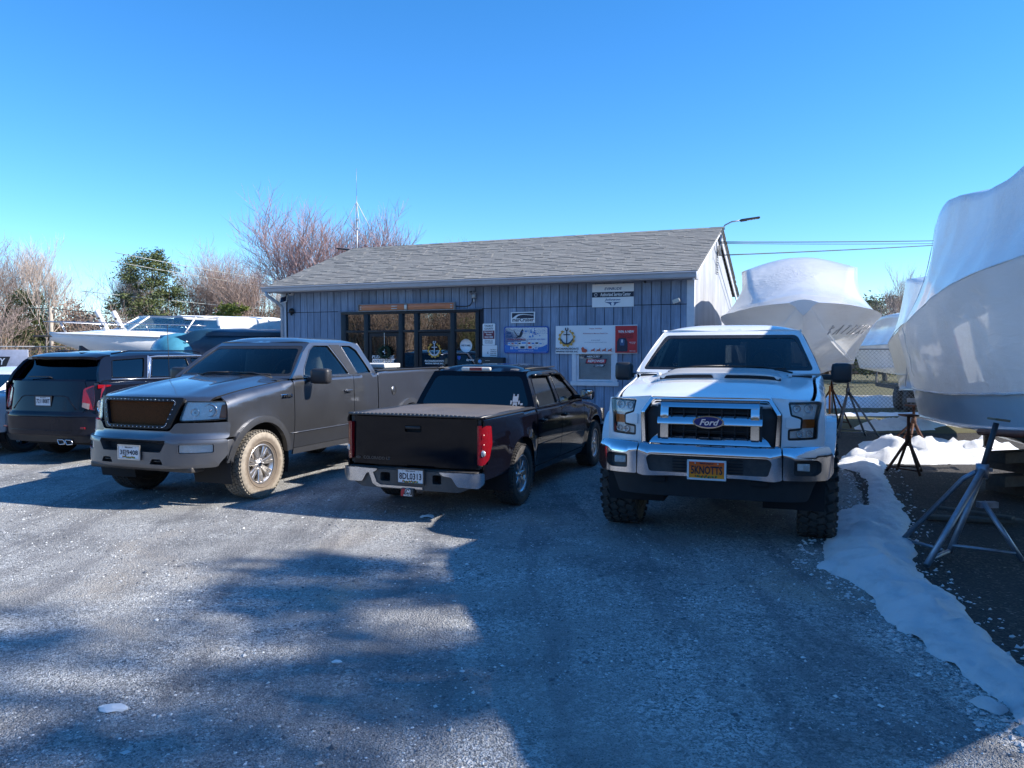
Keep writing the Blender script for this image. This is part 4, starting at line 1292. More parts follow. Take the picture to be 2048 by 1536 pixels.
    if 'trunk' in S: hoodlike('trunk_lid', S['trunk'][0], S['trunk'][1], .03, 1)
    m = MB(); wi = S['w'] - .1
    m.box(((fx + rx) / 2, 0, (zb + zz) / 2 - .04), (rx - fx - 2 * wr - .1, 2 * wi, zz - zb - .12))
    m.box((fx, 0, (zb + T(fx)) / 2), (2 * wr + .3, .86, T(fx) - zb - .15)); m.box((rx, 0, (zb + zz) / 2), (2 * wr + .3, .9, zz - zb - .15))
    m.box((.55 * (fx - wr) + .15, 0, .55), (fx - wr - .2, 1.3, .4)); m.box(((rx + wr + L) / 2 - .12, 0, .6), (L - rx - wr - .2, 1.3, .45))
    m.box((L / 2, 0, zb - .03), (L - .7, 1.3, .1))
    m.build('inner_shell', SHADOWBLACK, root)
    m = MB()
    for row in S['seats']:
        for q_ in (-1, 1):
            m.box((row, q_ * .38, zz - .16), (.5, .5, .16), None, .05); m.box((row + .24, q_ * .38, zz + .06), (.16, .5, .5), None, .06, rot=rotmat('Y', 12)); m.box((row + .3, q_ * .38, zz + .33), (.1, .26, .16), None, .045)
    m.build('seats', SEATM, root)
    m = MB(); m.box((g['fx0'] + .45, 0, zz - .05), (.5, 2 * g['wb'] - .2, .2), None, .06); m.build('dashboard', MATS['dash_plastic'], root)
    # plain nose
    F = lambda y, z: (.05 + .28 * (abs(y) / .93) ** 4, y, z)
    fw = c.w - .04
    panel('front_bumper', pm, rnd([(-fw, .25), (fw, .25), (fw, .62), (-fw, .62)], .04), F, (-1, 0, 0), root, d=.1, off=.02, depth=.1)
    panel('grille', BLACK, rnd([(-.55, .62), (.55, .62), (.62, T(.2) - .02), (-.62, T(.2) - .02)], .04), F, (-1, 0, 0), root, d=.1, off=.0, depth=.05)
    for s in (-1, 1):
        ol = [(.63, .63), (fw, .64), (fw, T(.3) - .05), (.66, T(.2) - .04)]
        headlamp(root, ol if s > 0 else mir(ol), F, (-1, s * .5, 0), [(s * .76, .72, .05)], depth=.06)

# ---------------------------------------------------------------- dark SUV
def build_suv():
    NP = paint('midnight_paint', (.006, .008, .016), .0, .06, .03, (.1, .1, .1), 0, .3)
    L = 4.98
    ex = Vector((math.cos(R(253.3)), math.sin(R(253.3)))); P = Vector((-7.34, 12.02)) - ex * L
    root = vframe('parked_suv', P, 253.3, 'black three-row sport utility vehicle seen from behind beside the grey pickup', 'suv')
    c = Car(root, .985, [(.1, .92), (.4, 1.0), (1.0, 1.08), (1.4, 1.13), (2.2, 1.20), (3.4, 1.24), (4.2, 1.27), (4.98, 1.28)], .33,
            [(.2, .2), (1.3, .12), (1.6, .05), (5.0, .05)], [(.15, .1), (.5, .03), (1.0, 0), (4.0, 0), (4.55, .02), (4.75, .06), (4.98, .14)],
            bulge=[(.93, .38, .42, .018), (3.85, .38, .42, .018)])
    c.frontbow = lambda u: .22 * u ** 4
    silver = M('satin_silver_trim', (.62, .64, .68), .2, .9, .05)
    S = dict(paint=NP, zb=.34, fx=.93, rx=3.85, arch=.415, wz=.385, L=L, w=.985, front_x=.36, front_zb=.60, rear_zb=.45, rear_x=4.74, doors=[(1.42, 2.55), (2.55, 3.62)],
             clad=M('cladding_black', (.02, .02, .022), .5), hood=(.10, 1.32), seats=(2.2, 3.1), 
             gh=dict(zb=1.24, zt=1.66, wb=.925, wt=.745, roof=1.755, fx0=1.22, fx1=2.02, bow=.12, rx0=4.78, rx1=4.48, rq=.05, rb=.06, trim=M('shiny_black', (.01, .01, .01), .05), tw=.007,
                     side=[(1.36, 1.22), (1.50, 1.28), (1.85, 1.54), (2.02, 1.63), (2.12, 1.66), (4.44, 1.66), (4.56, 1.60), (4.70, 1.40), (4.74, 1.24)],
                     win=[([(1.72, 1.275), (1.80, 1.38), (2.05, 1.56), (2.2, 1.61), (2.5, 1.62), (2.52, 1.29)], GLASS),
                          ([(2.62, 1.29), (2.60, 1.62), (3.44, 1.62), (3.62, 1.31)], DGLASS),
                          ([(3.80, 1.31), (3.62, 1.63), (4.33, 1.60), (4.46, 1.33)], DGLASS)],
                     pil=[([(3.655, 1.30), (3.72, 1.30), (3.52, 1.665), (3.45, 1.64)], silver)]))
    car_body(c, S)
    for s in (-1, 1):
        m = MB()
        f = lambda x, z: Vector((x, s * (c.Wc(z) + .008), z))
        m.tube([f(3.69, 1.30), f(3.50, 1.64), f(3.3, 1.655), f(2.2, 1.655), f(1.9, 1.60)], .016, 6); m.build('silver_trim', silver, root)
        m = MB(); m.tube([f(4.50, 1.298), f(3.7, 1.285), f(1.6, 1.255)], .009, 5); m.build('belt_moulding', silver, root)
        m = MB(); m.tube([(2.15, s * .70, 1.71), (2.3, s * .70, 1.745), (3.9, s * .70, 1.745), (4.25, s * .69, 1.70)], .014, 6); m.build('roof_rail', NP, root)
        mirror(root, 1.85, .90, 1.27, s, NP, STEEL, .10, .20, .14, .07)
        handle(root, c, 2.42, 1.08, s, NP, .18, .04); handle(root, c, 3.45, 1.10, s, NP, .18, .04)
    B = lambda y, z: (lerp([(.3, L - .06), (.45, L), (.72, L), (.80, L - .05), (1.05, L - .09), (1.28, L - .13)], z) - .22 * (abs(y) / .95) ** 4.5, y, z)
    out = (1, 0, 0)
    panel('tailgate', NP, rnd([(-.72, .78), (.72, .78), (.78, .98), (.70, 1.275), (-.70, 1.275), (-.78, .98)], .05), B, out, root, d=.07, depth=.03, off=.004)
    for s in (-1, 1):
        ol = [(.725, .775), (.955, .775), (.955, 1.275), (.71, 1.275), (.785, .98)]
        tl = rnd([(.70, .90), (.845, .83), (.90, .825), (.925, 1.10), (.945, 1.155), (.945, 1.215), (.82, 1.21), (.70, 1.16)], .03)
        cl = rnd([(.705, .88), (.80, .84), (.80, .93), (.71, .95)], .01)
        if s < 0: ol, tl, cl = mir(ol), mir(tl), mir(cl)
        panel('rear_corner', NP, ol, B, (1, s * .5, 0), root, d=.05, depth=.03)
        t = panel('tail_light', REDLENS, tl, B, (1, s * .4, 0), root, d=.04, off=.016, depth=.03)
        panel('reversing_lamp', M('dull_lens', (.22, .18, .18), .2, 0, .2, 30), cl, B, (1, s * .4, 0), t, d=.05, off=.021, depth=.01)
        hl_ = M('lens_glow', (.36, .01, .016), .1, 0, .1, 20, 0, 40, .8)
        m = MB(); m.tube([Vector(B(s * .865, z)) + Vector((.022, 0, 0)) for z in np.linspace(.86, 1.15, 8)], .012, 6); m.build('light_bar', hl_, t)
        arm = [(4.76, 1.165), (4.56, 1.195), (4.54, 1.215), (4.76, 1.225)]
        c.sp('light_arm', REDLENS, arm, s, d=.05, off=.012, depth=.02)
        c.sp('corner_infill', NP, [(4.73, .46), (4.80, .46), (4.80, 1.25), (4.73, 1.25)], s, d=.06, off=-.004, depth=.01)
    panel('rear_bumper', NP, rnd([(-.88, .44), (.88, .44), (.95, .55), (.95, .75), (.80, .79), (-.80, .79), (-.95, .75), (-.95, .55)], .04), B, out, root, d=.07, depth=.12, off=.014)
    db = panel('bumper_skirt', M('cladding_black', (.02, .02, .022), .5), rnd([(-.80, .33), (.80, .33), (.88, .44), (-.88, .44)], .03), B, out, root, d=.08, depth=.1, off=.0)
    m = MB(); m.box((L + .012, 0, .52), (.02, 1.2, .012), None, .004); m.build('bumper_crease', NP, root)
    m = MB()
    for s in (-1, 1): m.box((L - .06, s * .70, .56), (.02, .22, .03), None, .008)
    m.build('reflector', REDLENS, root)
    m = MB()
    for s in (-1, .42, 1): m.box((L - .015 - .02 * abs(s), s * .46, .60), (.012, .11, .022), None, .004)
    m.build('bumper_reflection_strip', M('painted_reflection', (.7, .7, .72), .15, 1), root)  # bright strips standing in for reflections on the bumper
    for y in (.38, .53):
        m = MB(); pts = [(y - .075, .375), (y + .05, .375), (y + .075, .315), (y - .04, .30)]
        m.tube([(L - .02, a, b) for a, b in rnd(pts, .02)], .009, 5, closed=True); e = m.build('exhaust_tip', CHROME, root)
        m = MB(); m.box((L - .06, y, .34), (.06, .10, .05)); m.build('pipe_mouth', SHADOWBLACK, e)
    # recess trim, plate
    m = MB(); m.tube([Vector(B(y, z)) + Vector((.008, 0, 0)) for y, z in ((-.62, .84), (-.45, 1.03), (-.38, 1.05), (.38, 1.05), (.45, 1.03), (.62, .84))], .008, 5); m.build('plate_recess_edge', NP, root)
    plate(root, (L - .065, 0, .965), (0, 1, 0), (0, 0, 1), '7211808T', 'Maryland', M('plate_white', (.72, .73, .74), .4), M('plate_ink', (.01, .012, .03), .5), BLACK, flag=False)
    text('AWD', M('dim_silver', (.4, .4, .42), .3, .8), root, (L - .03, -.66, .805), (0, 1, -.0), (0, 0, 1), .12, .03)
    # spoiler, wiper, fin
    Wt = .70
    sp_ = lambda x, y: (x, y, 1.725 - .06 * (abs(y) / .75) ** 5 - .35 * max(0, x - 4.3) ** 1.6)
    panel('roof_spoiler', NP, [(4.28, -Wt)] + [(4.66 - .10 * abs(u) ** 3, u * Wt) for u in np.linspace(-1, 1, 11)] + [(4.28, Wt)], sp_, (0, 0, 1), root, d=.06, depth=.045)
    m = MB(); p = c.rwf(0, 1.33); m.tube([(p[0] + .03, .0, 1.325), (p[0] + .02, -.12, 1.34), (p[0] + .02, -.48, 1.34)], .010, 6); m.box((p[0] + .022, -.26, 1.337), (.014, .42, .014)); m.build('rear_wiper', BLACK, root)
    m = MB(); m.prism([(4.0, 0), (4.20, 0), (4.19, .09), (4.16, .085)], -.018, .018, Matrix(((1, 0, 0, 0), (0, 0, 1, .0), (0, 1, 0, 1.745), (0, 0, 0, 1)))); m.build('roof_fin', NP, root)
    for s in (-1, 1):
        for x in (.93, 3.85): wheel(root, x, s * .85, .385, .385, .25, .255, 'ten', s, rimmat=M('dark_alloy', (.06, .06, .065), .3, .9))
build_suv()

# ---------------------------------------------------------------- white sedan at the far left
def build_sedan():
    WP = paint('pearl_white_paint', (.78, .79, .80), 0, .2, .08, (.4, .4, .4))
    L = 4.75
    ex = Vector((math.cos(R(253.3)), math.sin(R(253.3)))); P = Vector((-9.62, 12.68)) - ex * L
    root = vframe('parked_sedan', P, 253.3, 'white four-door car with black rear window at the left edge beside the black utility vehicle', 'car')
    c = Car(root, .92, [(.1, .68), (.4, .76), (1.0, .86), (1.4, .92), (2.2, .95), (3.4, .98), (4.0, 1.03), (4.7, 1.03)], .22,
            [(.2, .16), (1.3, .10), (1.6, .05), (3.7, .05), (4.2, .10), (4.75, .10)], [(.15, .1), (.5, .03), (1.0, 0), (4.0, 0), (4.4, .03), (4.75, .14)],
            bulge=[(.9, .34, .37, .018), (3.72, .34, .37, .02)])
    c.frontbow = lambda u: .22 * u ** 4
    S = dict(paint=WP, zb=.26, fx=.9, rx=3.72, arch=.37, wz=.345, L=L, w=.92, front_x=.36, front_zb=.50, rear_zb=.38, rear_x=4.50, doors=[(1.42, 2.45), (2.45, 3.42)],
             hood=(.10, 1.30), trunk=(4.28, 4.68), seats=(2.1, 2.9),
             gh=dict(zb=.98, zt=1.38, wb=.84, wt=.60, roof=1.46, fx0=1.22, fx1=2.1, bow=.10, rx0=4.30, rx1=3.45, rearmat=DGLASS, trim=M('shiny_black', (.01, .01, .01), .05, .2),
                     side=[(1.34, .96), (1.50, 1.04), (1.85, 1.26), (2.05, 1.36), (2.15, 1.38), (3.45, 1.38), (3.7, 1.31), (4.05, 1.12), (4.34, .98)],
                     win=[([(1.68, 1.0), (1.78, 1.1), (2.05, 1.27), (2.2, 1.335), (2.45, 1.34), (2.47, 1.01)], GLASS),
                          ([(2.53, 1.01), (2.52, 1.34), (3.3, 1.33), (3.55, 1.26), (3.93, 1.08), (3.75, 1.02)], DGLASS)]))
    car_body(c, S)
    B = lambda y, z: (L - .02 * (z - .6) - .24 * (abs(y) / .88) ** 4.5, y, z)
    panel('rear_fascia', WP, rnd([(-.88, .50), (.88, .50), (.86, 1.0), (-.86, 1.0)], .03), B, (1, 0, 0), root, d=.08, depth=.05)
    panel('rear_bumper', BLACK, rnd([(-.86, .24), (.86, .24), (.88, .49), (-.88, .49)], .03), B, (1, 0, 0), root, d=.1, depth=.1, off=.02)
    for s in (-1, 1):
        ol = [(.55, .80), (.87, .80), (.86, .94), (.60, .93)]
        panel('tail_light', REDLENS, rnd(ol if s > 0 else mir(ol), .02), B, (1, s * .5, 0), root, d=.05, off=.01, depth=.03)
        mirror(root, 1.80, .83, 1.02, s, WP, STEEL, .09, .18, .12, .06)
        handle(root, c, 2.32, .84, s, WP, .16, .04); handle(root, c, 3.28, .86, s, WP, .16, .04)
        for x in (.9, 3.72): wheel(root, x, s * .80, .34, .34, .23, .235, 'ten', s, rimmat=M('dark_alloy', (.06, .06, .065), .3, .9))
build_sedan()
# ================================================================ the shop building
WA = 0.389
WO = Vector((3.714, 15.945, 0))
def wallpt(s, z, y=0.0):
    """point on the shop front: s metres left of its right corner"""
    return WO + Vector((-math.cos(WA), math.sin(WA), 0)) * s + Vector((math.sin(WA), math.cos(WA), 0)) * y + Vector((0, 0, z))
BL = 10.35; BT = 6.855; ZS = 2.705; ZE = 3.345; ZR = 4.746; SLOPE = (ZR - ZE) / (BT / 2 + .4)

def plank_mat(name, col, var, streak, dark):
    m, nt, N, L = new_mat(name)
    o = nd(nt, 'ShaderNodeOutputMaterial'); b = nd(nt, 'ShaderNodeBsdfPrincipled'); L.new(b.outputs[0], o.inputs[0])
    geo = nd(nt, 'ShaderNodeNewGeometry'); oi = nd(nt, 'ShaderNodeObjectInfo')
    mp = nd(nt, 'ShaderNodeMapping'); mp.inputs['Scale'].default_value = (14, 14, .9); L.new(geo.outputs['Position'], mp.inputs[0])
    g = noise_n(nt, mp.outputs[0], 2.2, 8, .7)
    mp2 = nd(nt, 'ShaderNodeMapping'); mp2.inputs['Scale'].default_value = (1, 1, .6); L.new(geo.outputs['Position'], mp2.inputs[0])
    big = noise_n(nt, mp2.outputs[0], 1.4, 5, .65)
    c = ramp(nt, g, [(.25, tuple(v * (1 - streak) for v in col)), (.5, col), (.75, tuple(min(1, v * (1 + streak)) for v in col))])
    c = mixc(nt, ramp(nt, big, [(.40, (0, 0, 0)), (.68, (.65, .65, .65))]), c, dark)
    hs = nd(nt, 'ShaderNodeHueSaturation'); L.new(c, hs.inputs['Color'])
    mr = nd(nt, 'ShaderNodeMapRange'); L.new(oi.outputs['Random'], mr.inputs[0]); mr.inputs[3].default_value = 1 - var; mr.inputs[4].default_value = 1 + var
    L.new(mr.outputs[0], hs.inputs['Value']); L.new(hs.outputs[0], b.inputs['Base Color'])
    b.inputs['Roughness'].default_value = .75
    bn = nd(nt, 'ShaderNodeBump'); bn.inputs['Strength'].default_value = .5; bn.inputs['Distance'].default_value = .006
    L.new(g, bn.inputs['Height']); L.new(bn.outputs[0], b.inputs['Normal'])
    return m
FRONTP = plank_mat('shaded_stain_plank', (.225, .295, .41), .16, .45, (.13, .165, .225))  # blue stain with the front wall's blue shade mixed into the colour
GABLEP = plank_mat('sunlit_faded_plank', (.40, .41, .43), .10, .30, (.27, .28, .31))  # faded tone lightened to carry the gable's sunlight
TRIM = M('painted_trim', (.62, .64, .68), .5, 0, .07, 10, .1, 60, 0, .5, .3, (.35, .33, .3))
GUT = M('gutter_grey', (.42, .44, .48), .4, .1, .06, 3, 0, 40, 0, .5, .3)

def build_shop():
    root = empty('repair_shop', WO, -WA, 'single-storey repair shop with vertical plank front in shade-tinted blue stain, storefront windows and grey shingled roof', 'building')
    X = lambda s: -s
    # wall core (behind the planks), with the openings left free
    core = M('wall_core', (.03, .034, .045), .9)
    m = MB()
    def wbox(s0, s1, z0, z1, y0=.018, y1=.12): m.box((-(s0 + s1) / 2, (y0 + y1) / 2, (z0 + z1) / 2), (abs(s1 - s0), y1 - y0, z1 - z0))
    wbox(0.02, 1.62, 0, ZE - .02); wbox(1.62, 2.54, 0, 1.02); wbox(1.62, 2.54, 1.70, ZE - .02); wbox(2.54, 4.84, 0, ZE - .02)
    wbox(4.84, 8.54, 2.66, ZE - .02); wbox(8.54, BL - .02, 0, ZE - .02)
    front = m.build('front_wall', core, root)
    m = MB()
    prof = [(.02, 0), (BT - .02, 0), (BT - .02, ZE - .03), (BT / 2, ZR - .10), (.02, ZE - .03)]
    m.prism(prof, -.12, -.018, Matrix(((0, 0, 1, 0), (1, 0, 0, 0), (0, 1, 0, 0), (0, 0, 0, 1))))
    gable = m.build('gable_wall', core, root)
    m = MB(); m.prism(prof, -BL + .018, -BL + .12, Matrix(((0, 0, 1, 0), (1, 0, 0, 0), (0, 1, 0, 0), (0, 0, 0, 1))))
    gl2 = m.build('gable_wall', core, root)
    m = MB(); m.box((-BL / 2, BT - .07, ZE / 2), (BL - .05, .1, ZE - .05)); m.build('back_wall', FRONTP, root)
    # planks: front
    meshes = {}
    def plk(parent, w, h, loc, mt, rz=0):
        k = (round(w, 3), round(h, 3), mt.name)
        if k not in meshes:
            q = MB(); q.box((0, 0, h / 2), (w, .018, h), None, .004) if False else q.prism([(-w / 2, .009), (-w / 2, -.004), (-w / 2 + .005, -.009), (w / 2 - .005, -.009), (w / 2, -.004), (w / 2, .009)], 0, h)
            me = bpy.data.meshes.new('plank'); me.from_pydata(q.v, [], q.f); me.update(); me.materials.append(mt); meshes[k] = me
        o = bpy.data.objects.new('plank', meshes[k]); COL.objects.link(o); o.parent = parent; o.location = loc; o.rotation_euler = (0, 0, rz)
        return o
    n = int((BL - .1) / .203)
    for i in range(n + 1):
        s = .05 + .10 + i * .203
        if s > BL - .08: break
        w = .191
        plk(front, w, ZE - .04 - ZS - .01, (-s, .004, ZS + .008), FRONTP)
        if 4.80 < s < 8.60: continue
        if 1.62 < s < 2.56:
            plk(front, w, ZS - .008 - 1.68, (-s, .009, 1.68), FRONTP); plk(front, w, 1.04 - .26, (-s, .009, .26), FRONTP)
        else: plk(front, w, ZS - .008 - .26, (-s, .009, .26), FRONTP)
    m = MB(); m.box((-BL / 2, .0, .13), (BL, .06, .25)); m.build('foundation', M('concrete', (.3, .3, .29), .9, 0, .15, 6, .3, 60), root)
    # planks: gables
    for gw, xx, rz in ((gable, -.006, math.pi / 2), (gl2, -BL + .006, -math.pi / 2)):
        for i in range(int((BT - .1) / .203)):
            y = .16 + i * .203
            top = ZE - .02 + (min(y, BT - y)) * (ZR - ZE - .02) / (BT / 2) - .07
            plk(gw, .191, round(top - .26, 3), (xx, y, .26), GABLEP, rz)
    # corner and rake boards
    m = MB(); m.box((.012, .055, (ZE - .1) / 2 + .12), (.026, .13, ZE - .34)); m.box((-.05, -.012, (ZE - .1) / 2 + .12), (.15, .024, ZE - .34)); m.build('corner_board', TRIM, gable)
    m = MB(); m.box((-BL + .05, -.012, (ZE - .1) / 2 + .12), (.14, .024, ZE - .34)); m.build('corner_board', TRIM, gl2)
    ang = math.atan(SLOPE)
    Ls = (BT / 2 + .42) / math.cos(ang)
    for (xx, par) in ((.07, gable), (-BL - .07, gl2)):
        for sgn in (0, 1):
            m = MB()
            ya, yb = (-.42, BT / 2) if sgn == 0 else (BT + .42, BT / 2)
            za, zb_ = ZE - .02, ZR - .01
            dy, dz = yb - ya, zb_ - za
            pts = [(ya, za), (yb, zb_), (yb, zb_ - .17), (ya, za - .17)]
            m.prism(pts, -.014, .014, Matrix(((0, 0, 1, xx), (1, 0, 0, 0), (0, 1, 0, 0), (0, 0, 0, 1))))
            pts2 = [(ya, za + .0), (yb, zb_ + .0), (yb, zb_ - .05), (ya, za - .05)]
            m.prism(pts2, .014, .032, Matrix(((0, 0, 1, xx if xx > 0 else xx - .046), (1, 0, 0, 0), (0, 1, 0, 0), (0, 0, 0, 1))))
            m.build('rake_board', TRIM, par)
    # roof decks
    shing = []
    for k, c in enumerate(((.22, .215, .20), (.24, .235, .217), (.195, .19, .178), (.26, .25, .232), (.225, .217, .20))):
        shing.append(M('shingle_tone_%s' % 'abcde'[k], c, .9, 0, .15, 60, .6, 300))
    rf = MB()
    for sgn in (0, 1):
        ya, yb = (-.42, BT / 2) if sgn == 0 else (BT + .42, BT / 2)
        rf.prism([(ya, ZE - .005), (yb, ZR - .005), (yb, ZR - .05), (ya, ZE - .05)], -BL - .13, .13, Matrix(((0, 0, 1, 0), (1, 0, 0, 0), (0, 1, 0, 0), (0, 0, 0, 1))))
    roof = rf.build('roof', M('roof_deck', (.08, .075, .07), .9), root)
    rg = random.Random(4)
    for sgn in (0, 1):
        sh = MB()
        nC = int(Ls / .145)
        for r_ in range(nC + 1):
            t0 = r_ * .145 - .02
            x = -BL - .15 - rg.random() * .1
            while x < .14:
                w = rg.choice((.16, .22, .30, .38)) * rg.uniform(.9, 1.1)
                x1 = min(x + w, .15); x0 = max(x, -BL - .15)
                if x1 - x0 > .02:
                    th = rg.choice((.006, .006, .013)); lo = rg.uniform(-.006, .006)
                    ta, tb = t0 + lo, t0 + .165
                    def P(t, h):
                        y = -.42 + t * math.cos(ang) - h * math.sin(ang); z = ZE + t * math.sin(ang) + h * math.cos(ang)
                        if sgn: y = BT - y
                        return y, z
                    tb = min(tb, Ls - .005); ta = min(ta, tb - .01)
                    a, b, c_, d_ = P(ta, th + .008), P(tb, .003 + th * .4), P(tb, -.002), P(ta, -.002)
                    vs = [(x0 + .002, *a), (x1 - .002, *a), (x1 - .002, *b), (x0 + .002, *b), (x0 + .002, *d_), (x1 - .002, *d_)]
                    fs = [(0, 1, 2, 3), (4, 5, 1, 0), (0, 3, 4), (1, 5, 2)]
                    if sgn: fs = [f[::-1] for f in fs]
                    sh.add(vs, fs, False, rg.choices(range(5), (4, 4, 2, 1.5, 3))[0])
                x += w
        sh.build('shingles', shing, roof, kind='stuff')
    m = MB()
    for i in range(34):
        x = -BL - .1 + i * .312
        for q in (-1, 1):
            m.add([(x, BT / 2, ZR + .022), (x + .33, BT / 2, ZR + .016), (x + .33, BT / 2 + q * .15, ZR - .035), (x, BT / 2 + q * .15, ZR - .03)], [(0, 1, 2, 3)[::q]])
    m.build('ridge_cap', shing[0], roof)
    # gutter, fascia, soffit, downspout
    m = MB(); m.box((-BL / 2, -.40, ZE - .085), (BL + .26, .025, .13)); m.build('fascia', TRIM, root)
    m = MB(); m.box((-BL / 2, -.20, ZE - .145), (BL + .2, .40, .012)); m.build('soffit', M('soffit_grey', (.2, .21, .24), .6), root)
    m = MB()
    pr = [(-.415, ZE - .03), (-.53, ZE - .02), (-.54, ZE - .035), (-.51, ZE - .07), (-.49, ZE - .135), (-.42, ZE - .14)]
    m.prism(pr, -BL - .24, .14, Matrix(((0, 0, 1, 0), (1, 0, 0, 0), (0, 1, 0, 0), (0, 0, 0, 1)))); g = m.build('gutter', GUT, root)
    m = MB(); m.tube([(-BL - .12, -.46, ZE - .13), (-BL - .12, -.46, ZE - .22), (-BL - .02, -.10, ZE - .42), (-BL + .02, -.045, ZE - .52), (-BL + .02, -.045, .3)], .042, 10); m.build('downspout', GUT, root)
    # gable vent
    vx = .012
    v = MB(); v.box((vx, BT / 2, 3.93), (.02, .32, .62)); vent = v.build('gable_vent', GABLEP, root)
    for i in range(10):
        s_ = MB(); s_.box((vx + .016, BT / 2, 3.66 + i * .06), (.006, .24, .022), rot=None); s_.build('louvre', SHADOWBLACK if i % 1 == 0 else TRIM, vent)
    # storefront
    ALU = M('bronze_frame', (.014, .014, .018), .4, .3, .1, 10)
    def bar(nm, s0, s1, z0, z1, y0, y1, par, mt=ALU):
        q = MB(); q.box((-(s0 + s1) / 2, (y0 + y1) / 2, (z0 + z1) / 2), (abs(s1 - s0), abs(y1 - y0), abs(z1 - z0)), None, .004); return q.build(nm, mt, par)
    sf = bar('storefront_frame', 4.82, 8.56, 2.62, 2.69, -.035, .09, root)
    for a, b in ((8.42, 8.56), (7.78, 7.90), (6.82, 6.93), (6.40, 6.51), (5.44, 5.55), (4.82, 4.91)): bar('mullion', a, b, .2, 2.62, -.03, .085, sf)
    for a, b in ((7.90, 8.42), (6.93, 7.78), (6.51, 6.82), (5.55, 6.40), (4.91, 5.44)): bar('transom_bar', a, b, 2.175, 2.235, -.025, .08, sf)
    for a, b in ((7.90, 8.42), (6.51, 6.82), (4.91, 5.44)): bar('sill', a, b, .2, .55, -.025, .08, sf)
    bar('head_trim', 4.75, 8.63, 2.69, 2.705, -.05, .02, sf, FRONTP)
    gm, nt, N, L = new_mat('storefront_glass')
    o_ = nd(nt, 'ShaderNodeOutputMaterial'); mx = nd(nt, 'ShaderNodeMixShader'); gl = nd(nt, 'ShaderNodeBsdfGlossy'); gl.inputs['Roughness'].default_value = .012; gl.inputs[0].default_value = (.9, .93, .97, 1)
    tr = nd(nt, 'ShaderNodeBsdfTransparent'); tr.inputs[0].default_value = (.18, .2, .23, 1)
    fr = nd(nt, 'ShaderNodeFresnel'); fr.inputs[0].default_value = 1.5; ad = nd(nt, 'ShaderNodeMath', operation='ADD'); ad.use_clamp = True; ad.inputs[1].default_value = .26
    L.new(fr.outputs[0], ad.inputs[0]); L.new(ad.outputs[0], mx.inputs[0]); L.new(tr.outputs[0], mx.inputs[1]); L.new(gl.outputs[0], mx.inputs[2]); L.new(mx.outputs[0], o_.inputs[0])
    bn = nd(nt, 'ShaderNodeBump'); bn.inputs['Strength'].default_value = .12; bn.inputs['Distance'].default_value = .02; L.new(noise_n(nt, mapping(nt), .8, 2, .5), bn.inputs['Height']); L.new(bn.outputs[0], gl.inputs['Normal'])
    def pane(s0, s1, z0, z1, par, y=.03): 
        q = MB(); q.box((-(s0 + s1) / 2, y, (z0 + z1) / 2), (abs(s1 - s0), .008, z1 - z0)); return q.build('pane', gm, par)
    for a, b in ((7.90, 8.42), (6.93, 7.78), (6.51, 6.82), (5.55, 6.40), (4.91, 5.44)): pane(a, b, 2.235, 2.62, sf)
    for a, b in ((7.90, 8.42), (6.51, 6.82), (4.91, 5.44)): pane(a, b, .55, 2.175, sf)
    doors = []
    for a, b in ((6.935, 7.775), (5.555, 6.395)):
        q = MB()
        for (s0, s1, z0, z1) in ((a, a + .075, .25, 2.165), (b - .075, b, .25, 2.165), (a + .075, b - .075, 2.085, 2.165), (a + .075, b - .075, .25, .45)):
            q.box((-(s0 + s1) / 2, .015, (z0 + z1) / 2), (s1 - s0, .045, z1 - z0))
        d = q.build('door', ALU, root); doors.append(d)
        pane(a + .075, b - .075, .45, 2.085, d, .015)
        h = MB(); h.tube([(-a - .05, -.01, .95), (-a - .05, -.06, .97), (-a - .05, -.06, 1.25), (-a - .05, -.01, 1.27)], .012, 6); h.build('handle', STEEL, d)
    # room behind the glass
    q = MB()
    q.box((-6.7, 2.6, 1.4), (4.2, .05, 2.8)); q.box((-8.75, 1.4, 1.4), (.05, 2.4, 2.8)); q.box((-4.6, 1.4, 1.4), (.05, 2.4, 2.8)); q.box((-6.7, 1.4, .2), (4.2, 2.4, .05)); q.box((-6.7, 1.4, 2.72), (4.2, 2.4, .05))
    q.build('shop_room', M('room_wall', (.12, .12, .13), .8), root)
    q = MB(); q.box((-6.5, 1.9, .7), (2.2, .6, 1.0), None, .02); q.box((-5.3, 2.2, 1.6), (.5, .3, .5), None, .02); q.build('counter', M('counter_wood', (.12, .08, .05), .6), root)
    # small window with frame and blind
    wf = MB()
    for (s0, s1, z0, z1, y) in ((1.55, 2.62, .985, 1.075, -.045), (1.58, 1.67, 1.075, 1.70, -.03), (2.49, 2.59, 1.075, 1.70, -.03), (1.58, 2.59, 1.70, 1.72, -.03)):
        wf.box((-(s0 + s1) / 2, (y + .04) / 2, (z0 + z1) / 2), (s1 - s0, .04 - y, z1 - z0), None, .006)
    win = wf.build('window', TRIM, root)
    q = MB()
    for (s0, s1, z0, z1) in ((1.67, 1.72, 1.08, 1.68), (2.44, 2.49, 1.08, 1.68), (1.72, 2.44, 1.08, 1.125), (1.72, 2.44, 1.665, 1.69)): q.box((-(s0 + s1) / 2, .008, (z0 + z1) / 2), (s1 - s0, .03, z1 - z0))
    q.build('sash', TRIM, win)
    for i in range(22):
        q = MB(); z = 1.14 + i * .024; q.box((-2.08, .034, z), (.72, .016, .003), rot=rotmat('X', 35)); q.build('blind_slat', M('blind_cream', (.78, .79, .79), .6), win)
    q = MB(); q.box((-2.08, .048, 1.39), (.74, .004, .58)); q.build('blind_shade', M('blind_back', (.62, .64, .66), .8), win)
